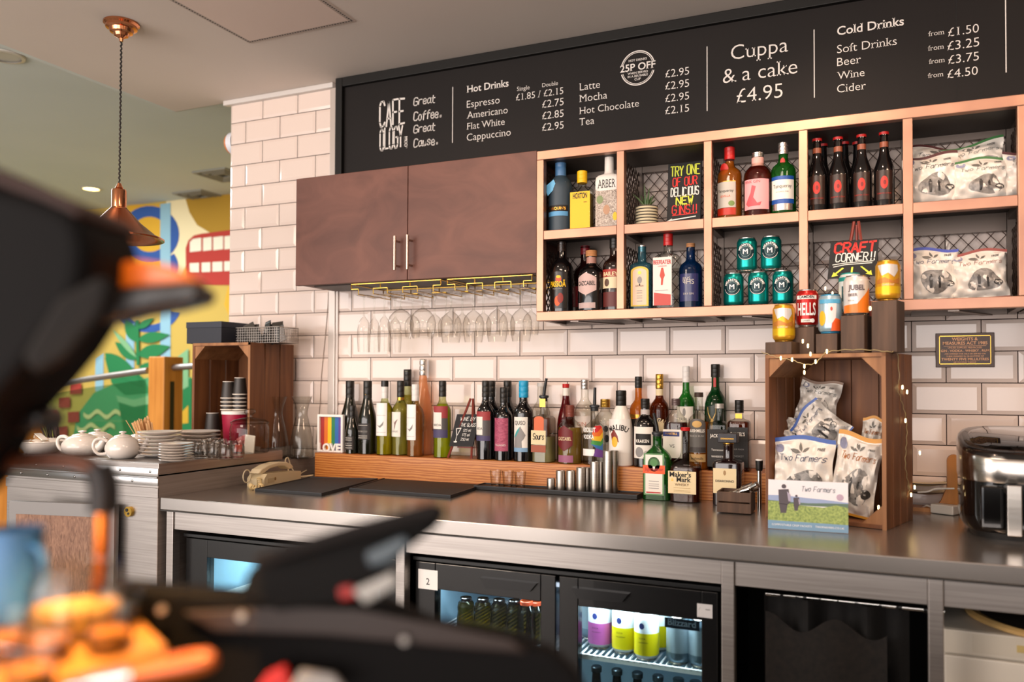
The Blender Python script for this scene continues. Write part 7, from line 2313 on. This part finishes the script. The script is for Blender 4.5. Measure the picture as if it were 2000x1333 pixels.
MB().tube([sp_, Vector((sp_.x, sp_.y, .002))], .022, 14).build('stand', BLACK, t)

# glasses and jug on the tray, lit by an added warm spot
def on_tray(px, D):
    p = atd(px, 1200, D)
    return Vector((p.x, p.y, TRZ + .0004))


q = on_tray(150, .665)
t = thing('glass_jar', 'large clear glass jar on the copper tray in the left foreground', 'jar', q)
MB().lathe([(.030, 0), (.034, .004), (.036, .02), (.036, .040), (.030, .052), (.031, .056), (.029, .056), (.0335, .04), (.0335, .02), (.031, .006), (.001, .005)], 32, cap1=False).build('jar_body', G_CLEAR, t)
MB().lathe([(.001, .0055), (.031, .0065), (.033, .022), (.001, .0225)], 28).build('contents', mat('d9a24a', .5), t)
q = on_tray(238, .69)
t = thing('glass_tumbler', 'round clear tumbler beside the copper steam wand', 'glass', q)
MB().lathe([(.014, 0), (.02, .008), (.022, .02), (.017, .034), (.016, .034), (.02, .02), (.018, .008), (.001, .003)], 28, cap1=False).build('bowl', G_CLEAR, t)
MB().lathe([(.001, .0005), (.0135, .001), (.0135, .0035), (.001, .004)], 20).build('thick_base', glass('thick_base_glass', 'e9e3dc', '8f8780'), t)
q = on_tray(28, .70)
t = thing('milk_jug', 'blue jug at the left edge of the foreground', 'jug', q)
MB().lathe([(.020, 0), (.025, .004), (.027, .03), (.021, .062), (.022, .078), (.020, .078), (.019, .062), (.025, .03), (.001, .004)], 32, cap1=False).build('jug_body', mat('3a74a8', .5), t)
MB().tube(smooth([Vector((.020, 0, .066)), Vector((.034, 0, .058)), Vector((.035, 0, .03)), Vector((.025, 0, .018))], 5), .003, 8).build('handle', mat('3a74a8', .5), t)
for k, (px, D) in enumerate(((95, .60), (60, .54), (215, .62), (5, .60))):
    q = on_tray(px, D)
    t = thing('espresso_glass', 'small espresso glass on the copper tray, %s' % ('in the middle', 'nearest the photographer', 'furthest right', 'furthest left')[k], 'glass', q, group='espresso glasses on the copper tray')
    MB().lathe([(.012, 0), (.015, .003), (.018, .034), (.017, .034), (.014, .005), (.001, .004)], 24, cap1=False).build('glass_body', G_CLEAR, t)
    MB().lathe([(.001, .0045), (.0135, .005), (.015, .016), (.001, .0165)], 20).build('coffee', mat('b5701f', .25), t)
q0, q1 = atd(262, 1318, .56), atd(418, 1288, .56)
t = thing('portafilter', 'orange-lit wooden portafilter handle at the bottom edge', 'portafilter', q0)
v = q1 - q0
MB().tube([Vector((0, 0, 0)), v * .3, v * .7, v * .92, v], [.007, .0078, .0082, .0072, .005], 16).build('handle', mat('b4581e', .35, coat=.2), t)
MB().tube([v * -.8, Vector((0, 0, 0))], [.006, .0065], 14).build('ferrule', CHROME, t)
lq = atd(150, 700, .47)
lamp('SPOT', 'amber_fill_spot', (lq.x, lq.y, 1.56), tuple(on_tray(185, .61)), 48.0, (1.0, .55, .2), .02, spot=36, blend=.6)  # unseen warm spot added to make the tray and glasses glow
lamp('SPOT', 'amber_fill_spot', tuple(atd(320, 250, .60)), tuple(atd(325, 545, .72)), 1.3, (1.0, .6, .2), .02, spot=40, blend=.8)  # second unseen spot, added to brighten the orange lever piece
